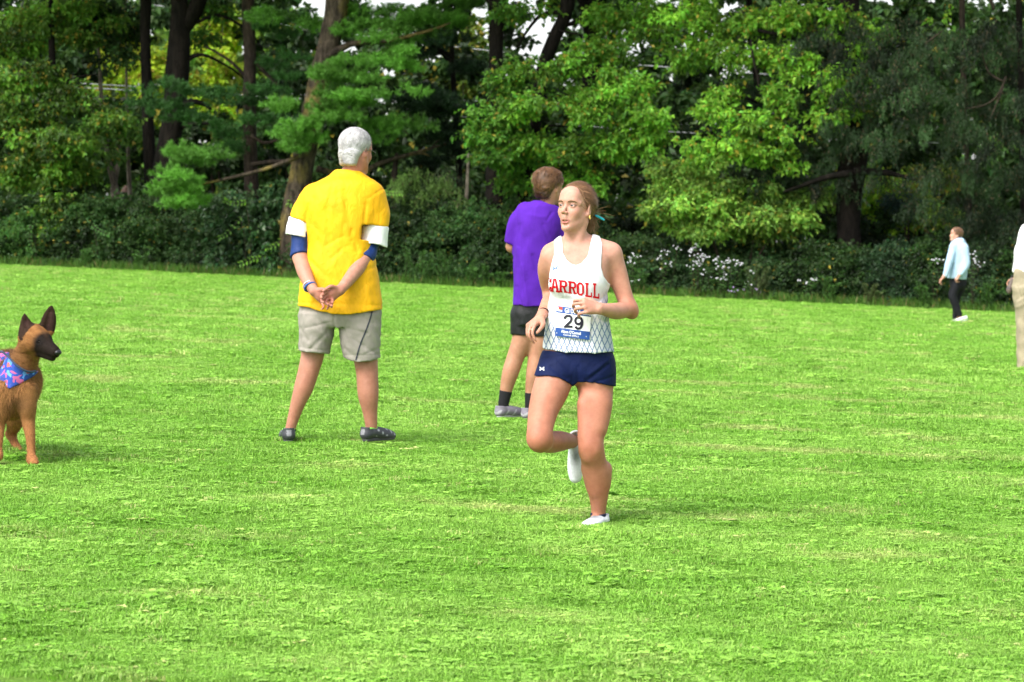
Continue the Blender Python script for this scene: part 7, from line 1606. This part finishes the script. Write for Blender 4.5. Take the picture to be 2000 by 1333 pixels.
# hind legs: thigh, hock pointing back, shank, paw
for (kx, dx) in ((26, 0), (-28, -6)):
    Fd.limb([A_(kx - 6, 770, .70), A_(kx + 4, 808, .62), A_(kx + 2, 830, .70), A_(kx - 5, 848, .80)], [.095, .065, .040, .026], .04)
    Fd.limb([A_(kx - 5, 848, .80), A_(kx + 2, 864, .74), A_(kx + 10, 879, .66), A_(kx + 15, 883, .60)], [.025, .021, .022, .021], .02)
Fd.limb([A_(0, 740, .85), A_(-14, 770, .95), A_(-18, 810, .98)], [.035, .03, .018], .03)
V, Q = Fd.mesh()
tan, cream, blk = np.array((.21, .088, .026)), np.array((.36, .175, .065)), np.array((.005, .004, .004))
def wmix(T, w, c): w = np.clip(w, 0, 1)[:, None]; return T * (1 - w) + np.asarray(c) * w
L = (V - SK_) @ DR; ns = .5 + .25 * np.sin(V[:, 0] * 90 + 5 * np.sin(V[:, 2] * 40)) + .25 * np.sin(V[:, 2] * 130 + V[:, 1] * 60)
T = np.tile(tan, (len(V), 1)); T = wmix(T, ns * .45, cream)
isneck = (V[:, 2] < z(700))
T = wmix(T, np.clip((z(720) - V[:, 2]) / .1, 0, 1) * .45, cream)
T = wmix(T, np.clip((z(800) - V[:, 2]) / .15, 0, 1) * .75, (.34, .14, .055))
T = wmix(T, np.exp(-((V - A_(14, 700, .3)) ** 2 @ np.array([30, 6, 60]))) * .85, (.05, .03, .018))       # dark saddle over the withers
T = wmix(T, np.exp(-((V - A_(34, 792, .0)) ** 2 @ np.array([160, 60, 300]))) * .7, (.08, .04, .018))      # dark shading of the lower chest, mixed into the fur tint
hd = (L[:, 1] > -.09) & (V[:, 2] > z(722))
T = np.where(hd[:, None], wmix(T, np.clip((L[:, 1] - .034 + .15 * np.abs(L[:, 2] - .0)) / .028, 0, 1) * .97, blk), T)
for q in (-1, 1): T = wmix(T, np.exp(-(((L[:, 0] - q * .036) / .020) ** 2 + ((L[:, 1] - .050) / .034) ** 2 + ((L[:, 2] - .014) / .022) ** 2)) * 1.3, blk)
T = wmix(T, np.exp(-((L[:, 0] / .012) ** 2 + ((L[:, 1] - .02) / .05) ** 2 + ((L[:, 2] - .06) / .03) ** 2)) * .5, (.12, .06, .03))
for (b0, t1) in ((A_(56, 668, .01), A_(47, 613, .03)), (A_(92, 648, .06), A_(101, 597, .05))):
    ab = t1 - b0; tt = np.clip(((V - b0) @ ab) / (ab @ ab), 0, 1); dd = np.linalg.norm(V - b0 - tt[:, None] * ab, axis=1)
    T = wmix(T, np.where((dd < .05) & (((V - b0) @ ab) / (ab @ ab) > .05), .93, 0), (.014, .008, .007)); T = wmix(T, np.exp(-(dd / .012) ** 2) * (tt < .75) * .6, (.10, .05, .045))
FUR = tint_mat('fur', .8, .15, 120, .6)
mk('body', V, Q, FUR, dog, {'tint': T}, smooth=True)
# fur: short hairs lying back over the skin
tri = np.concatenate([Q[:, [0, 1, 2]], Q[:, [0, 2, 3]]]); nr = np.cross(V[tri[:, 1]] - V[tri[:, 0]], V[tri[:, 2]] - V[tri[:, 0]]); ar = np.linalg.norm(nr, axis=1); r_ = np.random.default_rng(11)
pk = r_.choice(len(tri), 60000, p=ar / ar.sum()); nn_ = nr[pk] / (ar[pk][:, None] + 1e-12); c0 = V[tri[pk]].mean(1) + r_.normal(0, .002, (len(pk), 3)); lc = (c0 - SK_) @ DR
inh = (lc[:, 1] > -.10) & (c0[:, 2] > z(722)); fl = np.where(inh[:, None], -DR[:, 1], np.array([-.25, .45, -.9])); fl = fl - nn_ * (fl * nn_).sum(1)[:, None]; fl = unit(fl + r_.normal(0, .25, fl.shape)) + nn_ * .22
ln_ = np.where(inh, .012, .030) * r_.uniform(.6, 1.3, len(pk)); ln_ = np.where(lc[:, 1] > .05, .006, ln_); ln_ = np.where((c0[:, 2] < z(830)), .011, ln_); ln_ = np.where(inh & (c0[:, 2] > z(655)) , .007, ln_)
sd = unit(np.cross(fl, nn_)) * .0009
HV = np.stack([c0 - sd - nn_ * .001, c0 + sd - nn_ * .001, c0 + unit(fl) * ln_[:, None]], 1).reshape(-1, 3); ft = T[tri[pk][:, 0]] * r_.uniform(.45, 1.7, (len(pk), 1))
tag(mk('fur', HV, np.arange(len(HV)).reshape(-1, 3), FUR, dog, {'tint': np.repeat(ft, 3, 0)}), kind='stuff')
for q in (-1, 1):
    f_ = Field(DW(q * .032, .063, .017) - .018, DW(q * .032, .063, .017) + .018, .0022); f_.ell(DW(q * .0315, .061, .0165), (.0095, .0095, .0095), DR, .001); Ve, Qe = f_.mesh(); mk('eye', Ve, Qe, plain('dog_eye', (.012, .006, .004), .08, .6), dog, smooth=True)
f_ = Field(NO - .04, NO + .04, .003); f_.ell(DW(0, .193, .011), (.0195, .0135, .0145), DR, .001); Ve, Qe = f_.mesh(); mk('nose', Ve, Qe, plain('nose_leather', (.010, .010, .012), .3, .5, bumps=(200, .4, .002)), dog, smooth=True)
# bandana and collar
bf = Field((A_(-30, 0)[0], AY - .2, z(775)), (A_(90, 0)[0], AY + .3, z(676)), .0060)
bf.limb([DW(0, -.05, -.02), A_(52, 695, .07), A_(34, 735, .09), A_(28, 765, .12)], [.058, .068, .084, .100], .05, infl=.014); bf.ell(A_(29, 772, .12), (.082, .14, .115), None, .05, infl=.014); bf.limb([A_(16, 712, .2), A_(4, 730, .5)], [.075, .07], .05, infl=.014)
bf.cut(poly_px([(-20, 690), (8, 691), (22, 706), (40, 720), (56, 727), (70, 727), (64, 734), (50, 744), (34, 754), (20, 759), (4, 753), (-20, 745)], A_), .004)
bf.creases([(10, 700, 40, 745, .004, .010), (30, 715, 60, 732, -.004, .010), (0, 710, 15, 750, .004, .012)], A_); bf.ripple(.003, 30, 3); V, Q = bf.mesh()
m, t, b = newmat('bandana_print'); oc = obj_coords(t)
vo = N(t, 'ShaderNodeTexVoronoi'); vo.inputs['Scale'].default_value = 48; nzv = N(t, 'ShaderNodeTexNoise'); nzv.inputs['Scale'].default_value = 14; t.links.new(oc, nzv.inputs['Vector'])
mv = N(t, 'ShaderNodeMixRGB'); mv.inputs[0].default_value = .12; t.links.new(oc, mv.inputs[1]); t.links.new(nzv.outputs['Color'], mv.inputs[2]); t.links.new(mv.outputs[0], vo.inputs['Vector'])
cr = N(t, 'ShaderNodeValToRGB'); cr.color_ramp.interpolation = 'CONSTANT'; sep = N(t, 'ShaderNodeSeparateColor'); t.links.new(vo.outputs['Color'], sep.inputs[0]); t.links.new(sep.outputs[0], cr.inputs[0])
els = cr.color_ramp.elements; els[0].color = (.014, .06, .34, 1); els[0].position = 0; els[1].color = (.42, .09, .24, 1); els[1].position = .60
for ps, cc in ((.74, (.10, .28, .75, 1)), (.84, (.7, .12, .10, 1)), (.92, (.03, .07, .40, 1))):
    e_ = els.new(ps); e_.color = cc
t.links.new(cr.outputs[0], b.inputs['Base Color']); b.inputs['Roughness'].default_value = .85
mk('bandana', V, Q, m, dog, smooth=True)
ring_pts = [A_(-14, 700, .05), A_(0, 688, .0), A_(12, 693, -.01), A_(30, 712, -.035), A_(48, 724, -.03), A_(60, 727, .0), A_(70, 725, .06)]
v, f = tube(spline(ring_pts, 24), [.0055] * 24, 8); mk('collar', v, f, plain('dark_collar', (.03, .05, .09), .6), dog, smooth=True)
print('dog', time.time() - T0)
